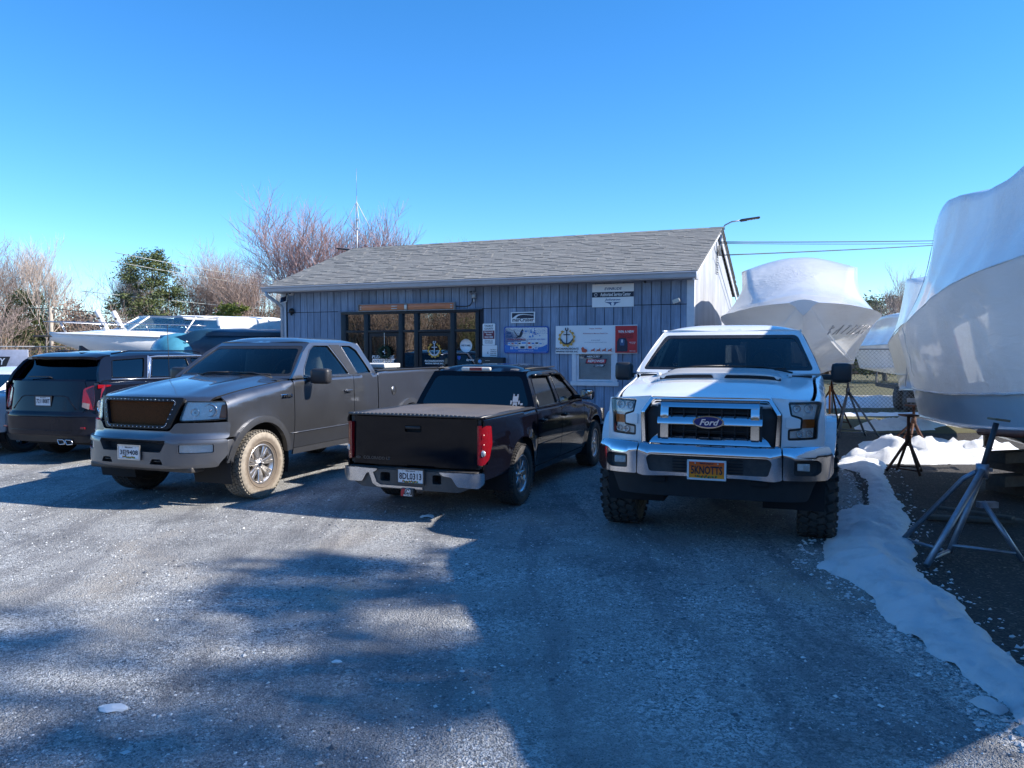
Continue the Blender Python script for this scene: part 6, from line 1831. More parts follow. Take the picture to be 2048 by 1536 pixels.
def wrapped_boat(name, label, loc, th, L, T, seed=1, wrap=None, hull=None, bottom=None, cat='boat', group=None, taut=1.0, strap=True):
    """local x runs from the transom (0) to the bow (L). T: tables of (x, value)"""
    wrap = wrap or WRAP
    root = empty(name, (loc[0], loc[1], 0), R(th), label, cat, group)
    nx = 76
    xs = [L * (i / (nx - 1)) for i in range(nx)]
    q = lambda k, x: sm_lerp(T[k], x)
    off = Vector((seed * 7.3, seed * 3.1, 0))
    def sect(x):
        K = (0, q('kz', x)); C = (q('cy', x), q('cz', x)); S = (q('sy', x), q('sz', x)); H = q('hz', x)
        Tp = (q('ty', x), q('tz', x)); Rg = (0, q('rz', x))
        a = []
        for i in range(5):
            t = i / 4; a.append((K[0] + (C[0] - K[0]) * t, K[1] + (C[1] - K[1]) * t ** 1.15))
        t_h = max(.05, min(.9, (H - C[1]) / max(.05, S[1] - C[1])))
        flare = q('fl', x)
        def side(t): return (C[0] + (S[0] - C[0]) * (t ** (1 + flare)), C[1] + (S[1] - C[1]) * t)
        lower = [side(t_h * t) for t in (.33, .66, 1)]
        upper = [side(t_h + (1 - t_h) * t) for t in np.linspace(0, 1, 9)]
        sag = q('sag', x)
        top = []
        for t in np.linspace(0, 1, 13)[1:]:
            y = S[0] + (Tp[0] - S[0]) * t; z = S[1] + (Tp[1] - S[1]) * t
            k = sag * math.sin(math.pi * t)
            top.append((y - k, z - k * .3))
        rd = []
        for t in np.linspace(0, 1, 9)[1:]:
            y = Tp[0] * (1 - t); z = Tp[1] + (Rg[1] - Tp[1]) * math.sin(t * math.pi / 2)
            rd.append((y, z))
        return a, lower, upper, top, rd
    W_ = []; H_ = []
    for x in xs:
        a, lo, up, top, rd = sect(x)
        H_.append(a + lo)
        W_.append(up + top + rd)
    nup = 9
    m = MB(); vs = []; fs = []
    nw = len(W_[0])
    row = 2 * nw - 1
    for i, x in enumerate(xs):
        r = [(-y, z) for y, z in W_[i]] + [(y, z) for y, z in W_[i][::-1][1:]]
        rake = q('rk', x)
        for j, (y, z) in enumerate(r):
            p = Vector((x, y, z))
            edge = min(1, i / 3, (nx - 1 - i) / 3)
            n = noise.noise(Vector((x * .9, y * 1.2, z * .9)) + off) * .035 + noise.noise(Vector((x * 2.4, y * 2.4, z * 1.2)) + off) * .012 * taut
            jj = j if j < nw else row - 1 - j
            if jj >= nup: n *= 1.3
            sg = -1 if j < nw - 1 else 1
            vs.append((x + rake * (z - 1.0), y + sg * n * edge * (0 if j == nw - 1 else 1), z + n * .4 * edge))
    for i in range(nx - 1):
        for j in range(row - 1):
            fs.append((i * row + j, (i + 1) * row + j, (i + 1) * row + j + 1, i * row + j + 1))
    fs.append(tuple(range(row))[::1]); fs.append(tuple((nx - 1) * row + j for j in range(row))[::-1])
    me = bpy.data.meshes.new('wrap'); me.from_pydata(vs, [], fs); me.polygons.foreach_set('use_smooth', [True] * (len(fs) - 2) + [False] * 2)
    me.update()
    bm = bmesh.new(); bm.from_mesh(me); bm.verts.ensure_lookup_table(); bm.edges.ensure_lookup_table()
    crease = {nup - 1, row - nup}
    for e in bm.edges:
        a, b = e.verts[0].index, e.verts[1].index
        if a % row == b % row and (a % row) in crease: e.smooth = False
        if a // row == b // row and a // row in (0, nx - 1): e.smooth = False
    bmesh.ops.recalc_face_normals(bm, faces=bm.faces); bm.to_mesh(me); bm.free()
    w = link_mesh('shrink_wrap', me, wrap, root)
    # hem tape
    if strap:
        for sg in (-1, 1):
            t = MB(); t.tube([(x + q('rk', x) * (W_[i][0][1] - 1), sg * (W_[i][0][0] + .012), W_[i][0][1] + .01 + .008 * noise.noise(Vector((x * 5, 0, seed)))) for i, x in enumerate(xs)][2:-2], .014, 5)
            t.build('hem_band', wrap, root)
            rl = MB(); rl.tube([(x + q('rk', x) * (W_[i][nup - 1][1] - 1), sg * (W_[i][nup - 1][0] - .002), W_[i][nup - 1][1]) for i, x in enumerate(xs)][1:-1], .009, 5)
            rl.build('rub_rail', wrap, root)
    # hull
    m = MB(); nh = len(H_[0]); rowh = 2 * nh - 1
    vs = []
    for i, x in enumerate(xs):
        r = [(-y, z) for y, z in H_[i][::-1]] + [(y, z) for y, z in H_[i][1:]]
        for (y, z) in r: vs.append((x + q('rk', x) * (z - 1.0), y * .99, z))
    nb = nh - 5
    fa = []; mi = []
    for i in range(nx - 1):
        for j in range(rowh - 1):
            fa.append((i * rowh + j, i * rowh + j + 1, (i + 1) * rowh + j + 1, (i + 1) * rowh + j))
            mi.append(0 if (j < nb or j >= rowh - 1 - nb) else 1)
    fa.append(tuple(range(rowh))[::-1]); mi.append(0); fa.append(tuple((nx - 1) * rowh + j for j in range(rowh))); mi.append(0)
    me = bpy.data.meshes.new('hull'); me.from_pydata(vs, [], fa); me.materials.append(hull or HULLW); me.materials.append(bottom or HULLB)
    me.polygons.foreach_set('material_index', mi); me.polygons.foreach_set('use_smooth', [False] * len(fa)); me.update()
    hb = link_mesh('hull', me, None, root)
    m = MB()
    for sg in (-1, 1):
        m.tube([(x + q('rk', x) * (H_[i][4][1] - 1), sg * H_[i][4][0], H_[i][4][1] - .01) for i, x in enumerate(xs)][0:-2], .022, 5)
    if bottom is not WRAP: m.build('chine_rail', hull or HULLW, hb)
    root['_h'] = 0; del root['_h']
    return root, W_, H_, xs

# --- near boat, transom far, bow towards the camera beyond the right edge
T1 = dict(kz=[(0, .62), (3, .60), (5.5, .66), (7.2, 1.0), (7.9, 1.45), (8.6, 2.1), (9.4, 2.6)], cy=[(0, 1.0), (2, 1.08), (4, 1.06), (6, .85), (8.2, .40), (9.6, .02)],
          cz=[(0, .80), (1, .84), (3.3, .95), (5.9, 1.22), (7.6, 1.7), (8.4, 2.1), (9.4, 2.62)], hz=[(0, 1.22), (.8, 1.20), (3, 1.27), (5.9, 1.48), (7.6, 1.85), (8.4, 2.2), (9.4, 2.66)],
          sy=[(0, 1.27), (.6, 1.38), (2, 1.43), (4.5, 1.42), (6, 1.30), (8.0, .85), (9.2, .30), (9.6, .03)], sz=[(0, 1.93), (.5, 1.98), (1.3, 2.11), (2.9, 2.35), (4.2, 2.46), (6, 2.52), (9.6, 2.75)],
          fl=[(0, .0), (3, .1), (6, .5), (9.6, 1.0)], ty=[(0, .85), (.5, .98), (1.1, 1.08), (2, 1.18), (3, 1.19), (4.6, 1.12), (6, 1.0), (7.5, .75), (8.8, .4), (9.6, .01)],
          tz=[(0, 2.30), (.4, 2.58), (.9, 3.02), (1.4, 3.30), (2.1, 3.49), (2.9, 3.46), (3.8, 3.33), (4.6, 3.36), (5.6, 3.53), (6.9, 3.20), (8.2, 2.95), (9.6, 2.79)],
          rz=[(0, 2.45), (.5, 2.85), (1.2, 3.38), (2.2, 3.60), (3.4, 3.57), (4.8, 3.62), (5.7, 3.84), (7.0, 3.4), (8.4, 3.1), (9.6, 2.80)], sag=[(0, .02), (1, .05), (3, .04), (6, .05), (9.6, 0)], rk=[(0, .02), (9.6, .0)])
near_boat, Wn, Hn, xn = wrapped_boat('wrapped_boat', 'largest shrink-wrapped motor boat filling the right edge, propped on jack stands', (6.94, 11.09), 253, 9.6, T1, 1)
def near_details():
    r = near_boat
    # red boot stripe and transom pieces
    m = MB(); m.tube([(x, -(sm_lerp(T1['cy'], x) + .03), sm_lerp(T1['cz'], x) - .05) for x in np.linspace(3.6, 7.5, 14)], .035, 5); m.build('boot_stripe', HULLR, r)
    m = MB(); m.box((-.02, -.9, 1.02), (.03, .5, .06)); m.build('trim_tab', STEEL, r)
    m = MB(); m.box((-.30, 0, .85), (.5, .28, .5), None, .08); m.tube([(-.3, 0, .75), (-.38, 0, .35)], [.09, .05], 8); m.box((-.35, 0, .32), (.35, .05, .03), None, .01); m.build('outdrive', BLACK, r)
    m = MB()
    for k in range(3):
        for j in range(2): m.tube([(-.02 - .004 * k, -1.18 + .36 * k, 1.22), (.01, -1.16 + .34 * k + .05 * j, 1.75), (.2, -1.0 + .3 * k, 2.3)], .006, 4)
    m.build('wrap_cord', M('cord_clear', (.5, .52, .55), .3), r)
near_details()
def seams(root, W_, xs, idxs, lean, seed):
    rg = random.Random(seed); row = len(W_[0])
    for i0 in idxs:
        m = MB(); pts = []
        for j in range(2, row - 6):
            i = min(len(xs) - 2, max(1, int(i0 + lean * j)))
            y, z = W_[i][j]
            pts.append(Vector((xs[i] + .02 + rg.uniform(-.012, .012), -(y + .012), z)))
        m.tube(pts, [rg.uniform(.002, .006) for _ in pts], 5)
        m.build('wrap_seam', WRAP, root)
seams(near_boat, Wn, xn, (6,), .30, 3)

# --- middle boat, bow towards the camera
T2 = dict(kz=[(0, 1.15), (3, 1.12), (5.2, 1.18), (6.6, 1.55), (7.8, 2.3)], cy=[(0, 1.15), (2.5, 1.2), (5, .85), (6.5, .48), (7.5, .2), (7.8, .10)], cz=[(0, 1.40), (3, 1.48), (5, 1.62), (6.6, 1.95), (7.8, 2.4)],
          hz=[(0, 1.42), (3, 1.5), (5, 1.66), (6.6, 2.0), (7.8, 2.42)], sy=[(0, 1.40), (2, 1.5), (4.2, 1.5), (5.6, 1.36), (6.6, 1.08), (7.3, .72), (7.65, .42), (7.8, .22)], sz=[(0, 2.30), (4, 2.36), (6, 2.42), (7.8, 2.50)],
          fl=[(0, .15), (4, .4), (6.5, .7), (7.8, .6)], ty=[(0, 1.12), (3, 1.15), (4.2, 1.06), (5.0, .92), (5.8, .74), (6.8, .48), (7.8, .10)], tz=[(0, 2.95), (1.0, 3.25), (2.5, 3.42), (4.2, 3.38), (4.7, 3.24), (5.3, 2.85), (6.3, 2.62), (7.8, 2.54)],
          rz=[(0, 3.1), (1.5, 3.5), (3, 3.66), (4.0, 3.62), (4.6, 3.4), (5.3, 3.05), (6.4, 2.72), (7.8, 2.55)], sag=[(0, .05), (2, .20), (4.5, .10), (7.8, 0)], rk=[(0, 0), (7.8, .1)])
mid_boat, Wm, Hm, xm = wrapped_boat('wrapped_boat', 'shrink-wrapped boat with a peaked cover and scribbled side, bow forward behind the white pickup', (7.15, 19.68), 251, 7.8, T2, 5, hull=WRAP, bottom=WRAP, strap=False)
def mid_details():
    r = mid_boat
    ink = M('marker_ink', (.42, .42, .44), .6)
    rg = random.Random(3)
    # handwriting on the flared side: each letter a few strokes following the surface
    strokes = {'B': [[(0, 0), (0, 1), (.6, .8), (.1, .5), (.65, .25), (0, 0)]], 'A': [[(0, 0), (.4, 1), (.8, 0)], [(.2, .4), (.65, .4)]], 'T': [[(.4, 0), (.4, 1)], [(0, 1), (.9, .95)]], 'E': [[(.7, 1), (0, .95), (0, 0), (.7, .05)], [(0, .5), (.5, .5)]],
               'R': [[(0, 0), (0, 1), (.6, .8), (.1, .5), (.7, 0)]], 'Y': [[(0, 1), (.4, .5), (.8, 1)], [(.4, .5), (.3, 0)]]}
    def S(x, z):   # surface of the starboard/port flared side
        C = (sm_lerp(T2['cy'], x), sm_lerp(T2['cz'], x)); Sh = (sm_lerp(T2['sy'], x), sm_lerp(T2['sz'], x)); fl = sm_lerp(T2['fl'], x)
        t = max(.02, min(1, (z - C[1]) / (Sh[1] - C[1]))); y = C[0] + (Sh[0] - C[0]) * t ** (1 + fl)
        return Vector((x + .05 * (z - 1), y + .035, z - .01))
    x = 6.9
    m = MB()
    for ch in 'BATTERY':
        for st in strokes[ch]:
            pts = [S(x - px * .17, 2.04 + .14 * pz + (6.9 - x) * .02 + rg.uniform(-.01, .01)) for px, pz in st]
            m.tube(pts, .007, 4)
        x -= .25
    m.build('handwriting', ink, r, kind='stuff')
    m = MB(); m.box((-.25, .1, 1.25), (.45, .3, .7), None, .08); m.tube([(-.3, .1, 1.0), (-.35, .1, .6)], [.1, .05], 8); m.build('outdrive', BLACK, r)
mid_details()

def scaled(T, kx, kz=1.0, ky=1.0, dz=0.0):
    out = {}
    for k, t in T.items():
        f = {'kz': lambda v: v * kz + dz, 'cz': lambda v: v * kz + dz, 'hz': lambda v: v * kz + dz, 'sz': lambda v: v * kz + dz, 'tz': lambda v: v * kz + dz, 'rz': lambda v: v * kz + dz}.get(k, lambda v: v * (ky if k in ('cy', 'sy', 'ty') else 1))
        out[k] = [(x * kx, f(v)) for x, v in t]
    return out
wrapped_boat('wrapped_boat', 'white wrapped boat hull standing behind the chain-link fence', (13.6, 27.5), 262, 8.0, scaled(T2, 8.0 / 7.8, .86, 1.05, -.1), 9, hull=WRAP, bottom=WRAP)
wrapped_boat('wrapped_boat', 'tall slim wrapped boat half hidden behind the largest boat', (10.6, 19.2), 252, 7.8, scaled(T1, 7.8 / 9.6, .96, .9, .0), 12)
wrapped_boat('wrapped_boat', 'unseen wrapped boat beside the camera, added to shade the lower-right ground', (7.15, 2.9), 262, 8.4, scaled(T1, 8.4 / 9.6, .9), 15)  # out-of-view boat added to throw shade on the lower-right gravel

# jack stands
def tube_thing(name, label, cat, parts, mat, group=None, loc=None):
    xs = [p for _, path, _ in parts for p in path]
    base = Vector(loc) if loc is not None else Vector((sum(p[0] for p in xs) / len(xs), sum(p[1] for p in xs) / len(xs), 0))
    r = empty(name, base, 0, label, cat, group)
    for nm, path, rad in parts:
        q = MB(); q.tube([Vector(p) - base for p in path], rad, 10); q.build(nm, mat, r)
    return r, base
GALV = M('galvanised_tube', (.30, .34, .40), .42, .75, .18, 14, .1, 80)
RUST = M('rusty_steel', (.10, .045, .028), .8, .2, .4, 16, .3, 60)
ap = Vector((4.03, 6.60, .74)); f1, f2, f3, f4 = (3.62, 7.10, .02), (3.36, 6.21, .02), (3.74, 6.56, .03), (4.22, 6.33, .02)
r, b0 = tube_thing('jack_stand', 'galvanised tubular boat stand with splayed legs at the right edge of the snow', 'boat stand',
    [('leg', [ap + Vector((-.04, .02, -.02)), ap + Vector((-.10, .10, -.09)), f1], .022), ('leg', [ap + Vector((-.02, -.03, 0)), f2], .026), ('leg', [ap + Vector((0, 0, -.02)), f3], .026), ('leg', [ap + Vector((.0, -.02, -.27)), f4], .022),
     ('brace', [f1, (3.72, 6.62, .04)], .015), ('brace', [(3.40, 6.26, .05), (3.74, 6.56, .05)], .018), ('brace', [(3.76, 6.55, .10), (4.18, 6.36, .08)], .014)], GALV)
q = MB(); q.lathe([(.0, .0), (.05, .0), (.05, .11), (.0, .11)], 14, Matrix.Translation(ap - b0 - Vector((0, 0, .06)))); q.box(ap - b0 + Vector((.055, 0, 0)), (.05, .03, .03)); q.box(ap - b0 + Vector((.05, -.0, -.30)), (.16, .06, .05)); q.build('collar', GALV, r)
q = MB(); q.tube([ap - b0, ap - b0 + Vector((.12, .02, .40))], .024, 8); q.build('post', M('dark_post', (.06, .065, .075), .5, .4), r)
q = MB(); q.box(ap - b0 + Vector((.14, .02, .43)), (.13, .12, .02), None, .005, rot=rotmat('Y', 8)); q.build('pad', M('plywood_pad', (.22, .17, .11), .8), r)
def tripod(label, c, apz, topz, feet, mat, group='rusty stands under the boats', padw=.2):
    c = Vector(c); apx = Vector((c.x, c.y, apz))
    parts = [('leg', [apx, (f[0], f[1], .02)], .020) for f in feet]
    n = len(feet)
    parts += [('brace', [Vector((feet[i][0], feet[i][1], .02)).lerp(apx, .12), Vector((feet[(i + 1) % n][0], feet[(i + 1) % n][1], .02)).lerp(apx, .12)], .010) for i in range(n)]
    parts.append(('post', [apx - Vector((0, 0, .1)), (c.x, c.y, topz)], .022))
    r, b = tube_thing('jack_stand', label, 'boat stand', parts, mat, group, (c.x, c.y, 0))
    q = MB(); q.lathe([(0, -.05), (.04, -.05), (.04, .05), (0, .05)], 12, Matrix.Translation((0, 0, apz))); q.build('collar', mat, r)
    q = MB(); q.box((0, 0, topz), (padw, padw, .025)); q.tube([(-.11, 0, apz + .07), (.11, 0, apz + .07)], .008, 5); q.build('pad', mat, r)
tripod('dark rusty stand in the snow pile under the near boat', (5.62, 10.95), .50, .84, [(5.42, 11.15), (5.66, 10.68), (5.90, 11.1), (5.62, 11.25)], RUST)
tripod('black stand bundle under the stern of the near boat', (6.55, 12.6), .60, .86, [(6.1, 12.9), (6.3, 12.3), (6.75, 12.35), (6.95, 12.9), (6.5, 13.1)], RUST)
tripod('silver-legged stand under the middle boat beside the pickup mirror', (6.75, 15.55), .95, 1.42, [(6.70, 16.0), (7.18, 15.68), (7.25, 15.2), (6.45, 15.25)], M('grey_steel', (.16, .16, .17), .5, .6, .2, 12))
tripod('red-brown stand behind the silver-legged one', (7.35, 17.8), .9, 1.3, [(7.0, 18.2), (7.65, 18.1), (7.6, 17.3)], RUST)
r = empty('wooden_blocks', (6.2, 9.3, 0), .3, 'weathered timber blocks stacked under the keel of the near boat', 'timber')
for k in range(4):
    q = MB(); q.box((0, 0, .07 + .14 * k), (.9 if k % 2 else .22, .22 if k % 2 else .9, .13), None, .008); q.build('timber', M('old_timber', (.13, .11, .09), .9, 0, .25, 14, .3, 60), r)
r = empty('plank_scrap', (4.75, 7.9, 0), .2, 'loose weathered plank lying on the dark soil behind the galvanised stand', 'plank')
q = MB(); q.box((0, 0, .03), (.9, .12, .04), None, .006, rot=rotmat('Z', -25)); q.box((.1, .1, .07), (.7, .10, .03), None, .006, rot=rotmat('Z', -60)); q.build('boards', MATS['old_timber'], r)

# --- white cabin cruiser and the dark covered boat at the left
def cruiser():
    r = empty('cabin_cruiser', (-7.2, 25.0, .12), R(213), 'uncovered white cabin cruiser with chrome bow rail and raked windscreen behind the parked cars', 'boat')
    W = M('cruiser_white', (.80, .80, .79), .2, 0, .03, 2, 0, 40, .6)
    L = 6.6
    nx = 30; xs = [L * i / (nx - 1) for i in range(nx)]
    sy = [(0, 1.2), (3, 1.25), (5, .85), (6, .4), (6.6, .03)]; sz = [(0, 1.95), (3, 1.98), (6.6, 2.10)]; cz = [(0, 1.2), (4, 1.3), (6.6, 1.95)]; cy = [(0, 1.0), (3, 1.0), (5, .55), (6.6, .02)]; kz = [(0, .95), (4, 1.0), (6.6, 1.9)]; dk = [(0, 2.05), (1.6, 2.1), (2.6, 2.28), (4.0, 2.28), (5.2, 2.22), (6.0, 2.14), (6.6, 2.12)]
    vs = []; fs = []
    for x in xs:
        S = (sm_lerp(sy, x), sm_lerp(sz, x)); C = (sm_lerp(cy, x), sm_lerp(cz, x)); d = sm_lerp(dk, x)
        half = [(0, sm_lerp(kz, x)), C, ((C[0] + S[0]) / 2 + .04, (C[1] + S[1]) / 2), S, (S[0] - .04, S[1] + .04), (S[0] * .62, S[1] + (d - S[1]) * .8), (0, d)]
        ring_ = [(-y, z) for y, z in half] + [(y, z) for y, z in half[::-1][1:-1]]
        vs += [(x, y, z) for y, z in ring_]
    n = 12
    for i in range(nx - 1):
        for j in range(n): fs.append((i * n + j, (i + 1) * n + j, (i + 1) * n + (j + 1) % n, i * n + (j + 1) % n))
    fs.append(tuple(range(n))); 
    m = MB(); m.add(vs, fs, True); m.build('hull', W, r)
    m = MB()
    for sg in (-1, 1): m.tube([(x, sg * (sm_lerp(sy, x) + .01), sm_lerp(sz, x)) for x in xs], .03, 6)
    m.build('rub_rail', W, r)
    for sg in (-1, 1):
        pts = [(1.5, 1.86), (3.4, 1.90), (3.55, 1.84), (1.6, 1.76)]
        f = lambda x, z: (x, sg * (sm_lerp(sy, x) + .012), z)
        panel('hull_stripe', M('dark_window', (.01, .01, .012), .1), pts, f, (0, sg, 0), r, d=.1, depth=.01)
    # windscreen: three slanted panes per side with white posts
    WG = glass_mat('boat_glass', (.45, .62, .66), .18)
    a = [Vector((5.15, 0, 2.14)), Vector((4.8, -.66, 2.12)), Vector((3.3, -1.0, 2.12)), Vector((2.3, -1.05, 2.08))]
    b = [Vector((4.35, 0, 2.60)), Vector((4.15, -.52, 2.60)), Vector((2.95, -.80, 2.60)), Vector((2.3, -.85, 2.58))]
    for sg in (-1, 1):
        A = [Vector((p.x, p.y * -sg, p.z)) for p in a]; B = [Vector((p.x, p.y * -sg, p.z)) for p in b]
        for i in range(3):
            q = MB(); q.add([A[i], A[i + 1], B[i + 1], B[i]], [(0, 1, 2, 3)]); q.build('windscreen_pane', WG, r)
            q = MB(); q.tube([A[i + 1], B[i + 1]], .025, 6); q.build('post', W, r)
        q = MB(); q.tube(B, .025, 6); q.build('windscreen_rim', STEEL, r)
    q = MB(); q.tube([a[0], b[0]], .022, 6); q.build('post', W, r)
    cv = lambda x, y: (x, y, 2.60 + .07 * math.cos(y * 1.3) - .30 * max(0, (.6 - x)) ** 1.5 - .12 * abs(y) ** 3)
    cvo = panel('canvas_top', M('canvas_white', (.78, .78, .77), .7), rnd([(-.2, -1.0), (3.3, -.85), (3.3, .85), (-.2, 1.0)], .1), cv, (0, 0, 1), r, d=.15, depth=.04)
    q = MB(); q.box((1.15, 0, 2.3), (2.5, 1.9, .55), None, .08); q.build('canvas_side', M('canvas_white', (.78, .78, .77), .7), cvo)
    # rail
    R_ = M('rail_steel', (.6, .6, .62), .2, 1)
    for sg in (-1, 1):
        q = MB(); q.tube([(x + .15, sg * (sm_lerp(sy, x) * .93), 2.42 - .02 * (6.6 - x)) for x in np.linspace(6.5, 2.6, 12)], .014, 6); q.build('bow_rail', R_, r)
        for x in (6.2, 5.2, 4.2, 3.2):
            q = MB(); q.tube([(x, sg * sm_lerp(sy, x) * .93, 2.08), (x + .15, sg * sm_lerp(sy, x) * .93, 2.41)], .010, 5); q.build('stanchion', R_, r)
    q = MB(); q.tube([(6.3, -.25, 2.40), (6.75, 0, 2.42), (6.3, .25, 2.40)], .014, 6); q.build('bow_rail', R_, r)
    for k in range(2):
        q = MB(); q.box((5.35 - .45 * k, .42 - .30 * k, 2.42), (.14, .16, .72), None, .06, rot=rotmat('Y', 24)); q.build('fender', M('fender_white', (.7, .7, .7), .5), r)
        for z in (.1, -.12):
            q = MB(); q.sphere((5.40 - .45 * k + z * .45, .42 - .30 * k + .085, 2.42 + z), (.04, .01, .03)); q.build('fender_eye', BLACK, r)
    q = MB(); q.box((6.75, 0, 2.02), (.5, .16, .05), None, .01); q.build('anchor_roller', BLACK, r)
    for k, x in enumerate((1.0, 3.2, 5.0)):
        q = MB(); q.box((x, 0, .5), (.3, 1.2, 1.0)); q.build('cradle_block', MATS['old_timber'], r)
cruiser()

TARP = M('blue_tarp', (.012, .045, .085), .35, 0, .25, 1.6, .3, 20, .2)
r = empty('covered_boat', (-5.75, 22.0, -.03), R(205), 'dark blue tarpaulin-covered boat with a rounded teal bow left of the shop', 'boat')
def cov_surface():
    L = 3.85; nx = 34  
    hw = [(0, 1.1), (2.2, 1.1), (3.0, .95), (3.55, .62), (3.85, .25)]; zt = [(0, 2.24), (2.6, 2.27), (3.0, 2.28), (3.35, 2.15), (3.85, 2.10)]; zr = [(0, 2.34), (2.7, 2.36), (3.1, 2.24), (3.85, 2.16)]
    vs = []; fs = []
    for i in range(nx):
        x = L * i / (nx - 1); w = sm_lerp(hw, x); z = sm_lerp(zt, x)
        half = [(0.0, .95), (w * .7, 1.1), (w * .95, 1.5), (w, 1.75), (w * .98, z - .1), (w * .9, z), (0, sm_lerp(zr, x))]
        for y, z_ in [(-a, b) for a, b in half] + [(a, b) for a, b in half[::-1][1:-1]]:
            n = noise.noise(Vector((x * 1.7, y * 1.7, z_ * 2))) * .03
            vs.append((x, y + n, z_ + n))
    for i in range(nx - 1):
        for j in range(12): fs.append((i * 12 + j, (i + 1) * 12 + j, (i + 1) * 12 + (j + 1) % 12, i * 12 + (j + 1) % 12))
    fs += [tuple(range(12)), tuple((nx - 1) * 12 + j for j in range(12))[::-1]]
    m = MB(); m.add(vs, fs, True); return m
cov_surface().build('tarpaulin', TARP, r)
TEAL = M('teal_cover', (.07, .27, .36), .35, 0, .3, 2, .2, 12, .3)
q = MB(); q.sphere((0, 0, 0), (.75, .98, .52), Matrix.Translation((3.35, 0, 1.72)), 28, 16); q.build('bow_cover', TEAL, r)
q = MB(); q.box((1.4, 1.125, 2.2), (2.8, .02, .1)); q.build('tarp_edge', TARP, r)
for k in range(3):
    q = MB(); q.lathe([(.03, 0), (.035, .01), (.012, .012)], 12, Matrix.Translation((3.25 - .13 * k, .87, 2.0)) @ rotmat('X', -70)); q.build('grommet', STEEL, r)
for x in (.6, 2.6):
    q = MB(); q.box((x, 0, .47), (.3, 1.3, .95)); q.build('cradle_block', MATS['old_timber'], r)

# --- fences, sign, posts, far utility pole
def chain_fence(label, A, B, h, step=2.6, mesh_step=.075, lat=True):
    A = Vector(A); B = Vector(B); d = (B - A); Ln = d.length; d.normalize()
    r = empty('chain_link_fence', (A.x, A.y, 0), 0, label, 'fence')
    n = int(Ln / step) + 1
    G = M('fence_wire', (.30, .31, .32), .5, .6, .1, 10)
    for i in range(n + 1):
        p = d * min(Ln, i * step)
        q = MB(); q.tube([(p.x, p.y, 0), (p.x, p.y, h + .06)], .028, 7); q.sphere((p.x, p.y, h + .07), .035, None, 7, 5); q.build('post', G, r)
    q = MB(); q.tube([(0, 0, h), (d.x * Ln, d.y * Ln, h)], .020, 6); q.build('top_rail', G, r)
    q = MB(); w = .0035
    t = -h
    while t < Ln:
        for sgn in (1, -1):
            s0, z0 = (t, 0) if sgn > 0 else (t, h); s1, z1 = (t + h, h) if sgn > 0 else (t + h, 0)
            if s0 < 0: z0 += -s0 * sgn; s0 = 0
            if s1 > Ln: z1 -= (s1 - Ln) * sgn; s1 = Ln
            if s1 - s0 > .05:
                a = Vector((d.x * s0, d.y * s0, z0)); b = Vector((d.x * s1, d.y * s1, z1)); nrm = Vector((-sgn * d.x, -sgn * d.y, 1)).normalized() * w
                y = Vector((d.y, -d.x, 0)) * w
                q.add([a - nrm, a + nrm, b + nrm, b - nrm], [(0, 1, 2, 3)]); q.add([a - y, a + y, b + y, b - y], [(0, 1, 2, 3)])
        t += mesh_step * 1.41
    q.build('wire_mesh', G, r, kind='stuff')
chain_fence('chain-link fence in front of the far wrapped boats on the right', (8.9, 21.5, 0), (19, 19.3, 0), 1.78)
chain_fence('chain-link fence with a pipe rail beyond the parked cars on the left', (-22, 20.5, 0), (-11.6, 21.8, 0), 1.85)
r = empty('fence_sign', (-13.08, 19.6, 1.49), R(-2), 'light grey rectangular sign with a black lettered panel on the left fence', 'sign')
q = MB(); q.box((0, 0, 0), (1.75, .02, .55), None, .006); b = q.build('board', M('sign_grey', (.45, .47, .56), .5), r)
q = MB(); q.prism([(-.85, .10), (.42, .10), (.30, -.16), (-.85, -.16)], 0, .006, Matrix(((1, 0, 0, 0), (0, 0, -1, -.012), (0, 1, 0, 0), (0, 0, 0, 1)))); q.build('black_panel', BLACK, b)
text('MERCURY', SIGNW, b, (-.22, -.022, -.03), (1, 0, 0), (0, 0, 1), .98, .17, .2)
r = empty('utility_pole', (-26.7, 45, 0), 0, 'short pale utility pole rising from the brush at the left', 'pole')
q = MB(); q.tube([(0, 0, 0), (0, 0, 4.2)], [.12, .10], 10); q.build('pole', M('pale_wood', (.38, .33, .27), .8, 0, .2, 8), r)
q = MB(); q.box((0, 0, 4.0), (.5, .1, .1)); q.build('cross_arm', M('pale_wood', (.38, .33, .27), .8), r)
for k, (a, b, sag, lb) in enumerate((((-45, 42, 4.2), (-26.7, 45, 4.15), .2, 'dark cable reaching the short pole at the left'), ((-26.7, 45, 4.15), (-10, 50, 3.6), .3, 'dark cable running right from the short pole'),
                                 ((-23.9, 47, 7.6), (-8, 60, 5.6), .2, 'pale cable crossing the evergreen, topmost'), ((-24.2, 47, 7.1), (-8, 60, 5.2), .2, 'pale cable crossing the evergreen, middle of three'), ((-26.0, 47, 5.3), (-6, 60, 4.0), .2, 'long pale cable sloping down through the trees'))):
    q = MB(); A, B = Vector(a), Vector(b)
    q.tube([A.lerp(B, t) - Vector((0, 0, sag * 4 * t * (1 - t))) for t in np.linspace(0, 1, 14)], .022 if k < 2 else .020, 4)
    o = q.build('distant_cable', BLACK if k < 2 else M('cable_pale', (.5, .5, .45), .5)); tag(o, lb, 'cable', 'overhead cables at the left')
r = empty('marker_post', (6.9, 16.8, 0), 0, 'thin orange marker post beside the white pickup mirror', 'post')
q = MB(); q.tube([(0, 0, 0), (0, 0, .98)], .022, 7); q.build('stake', M('orange_paint', (.62, .18, .03), .6), r)
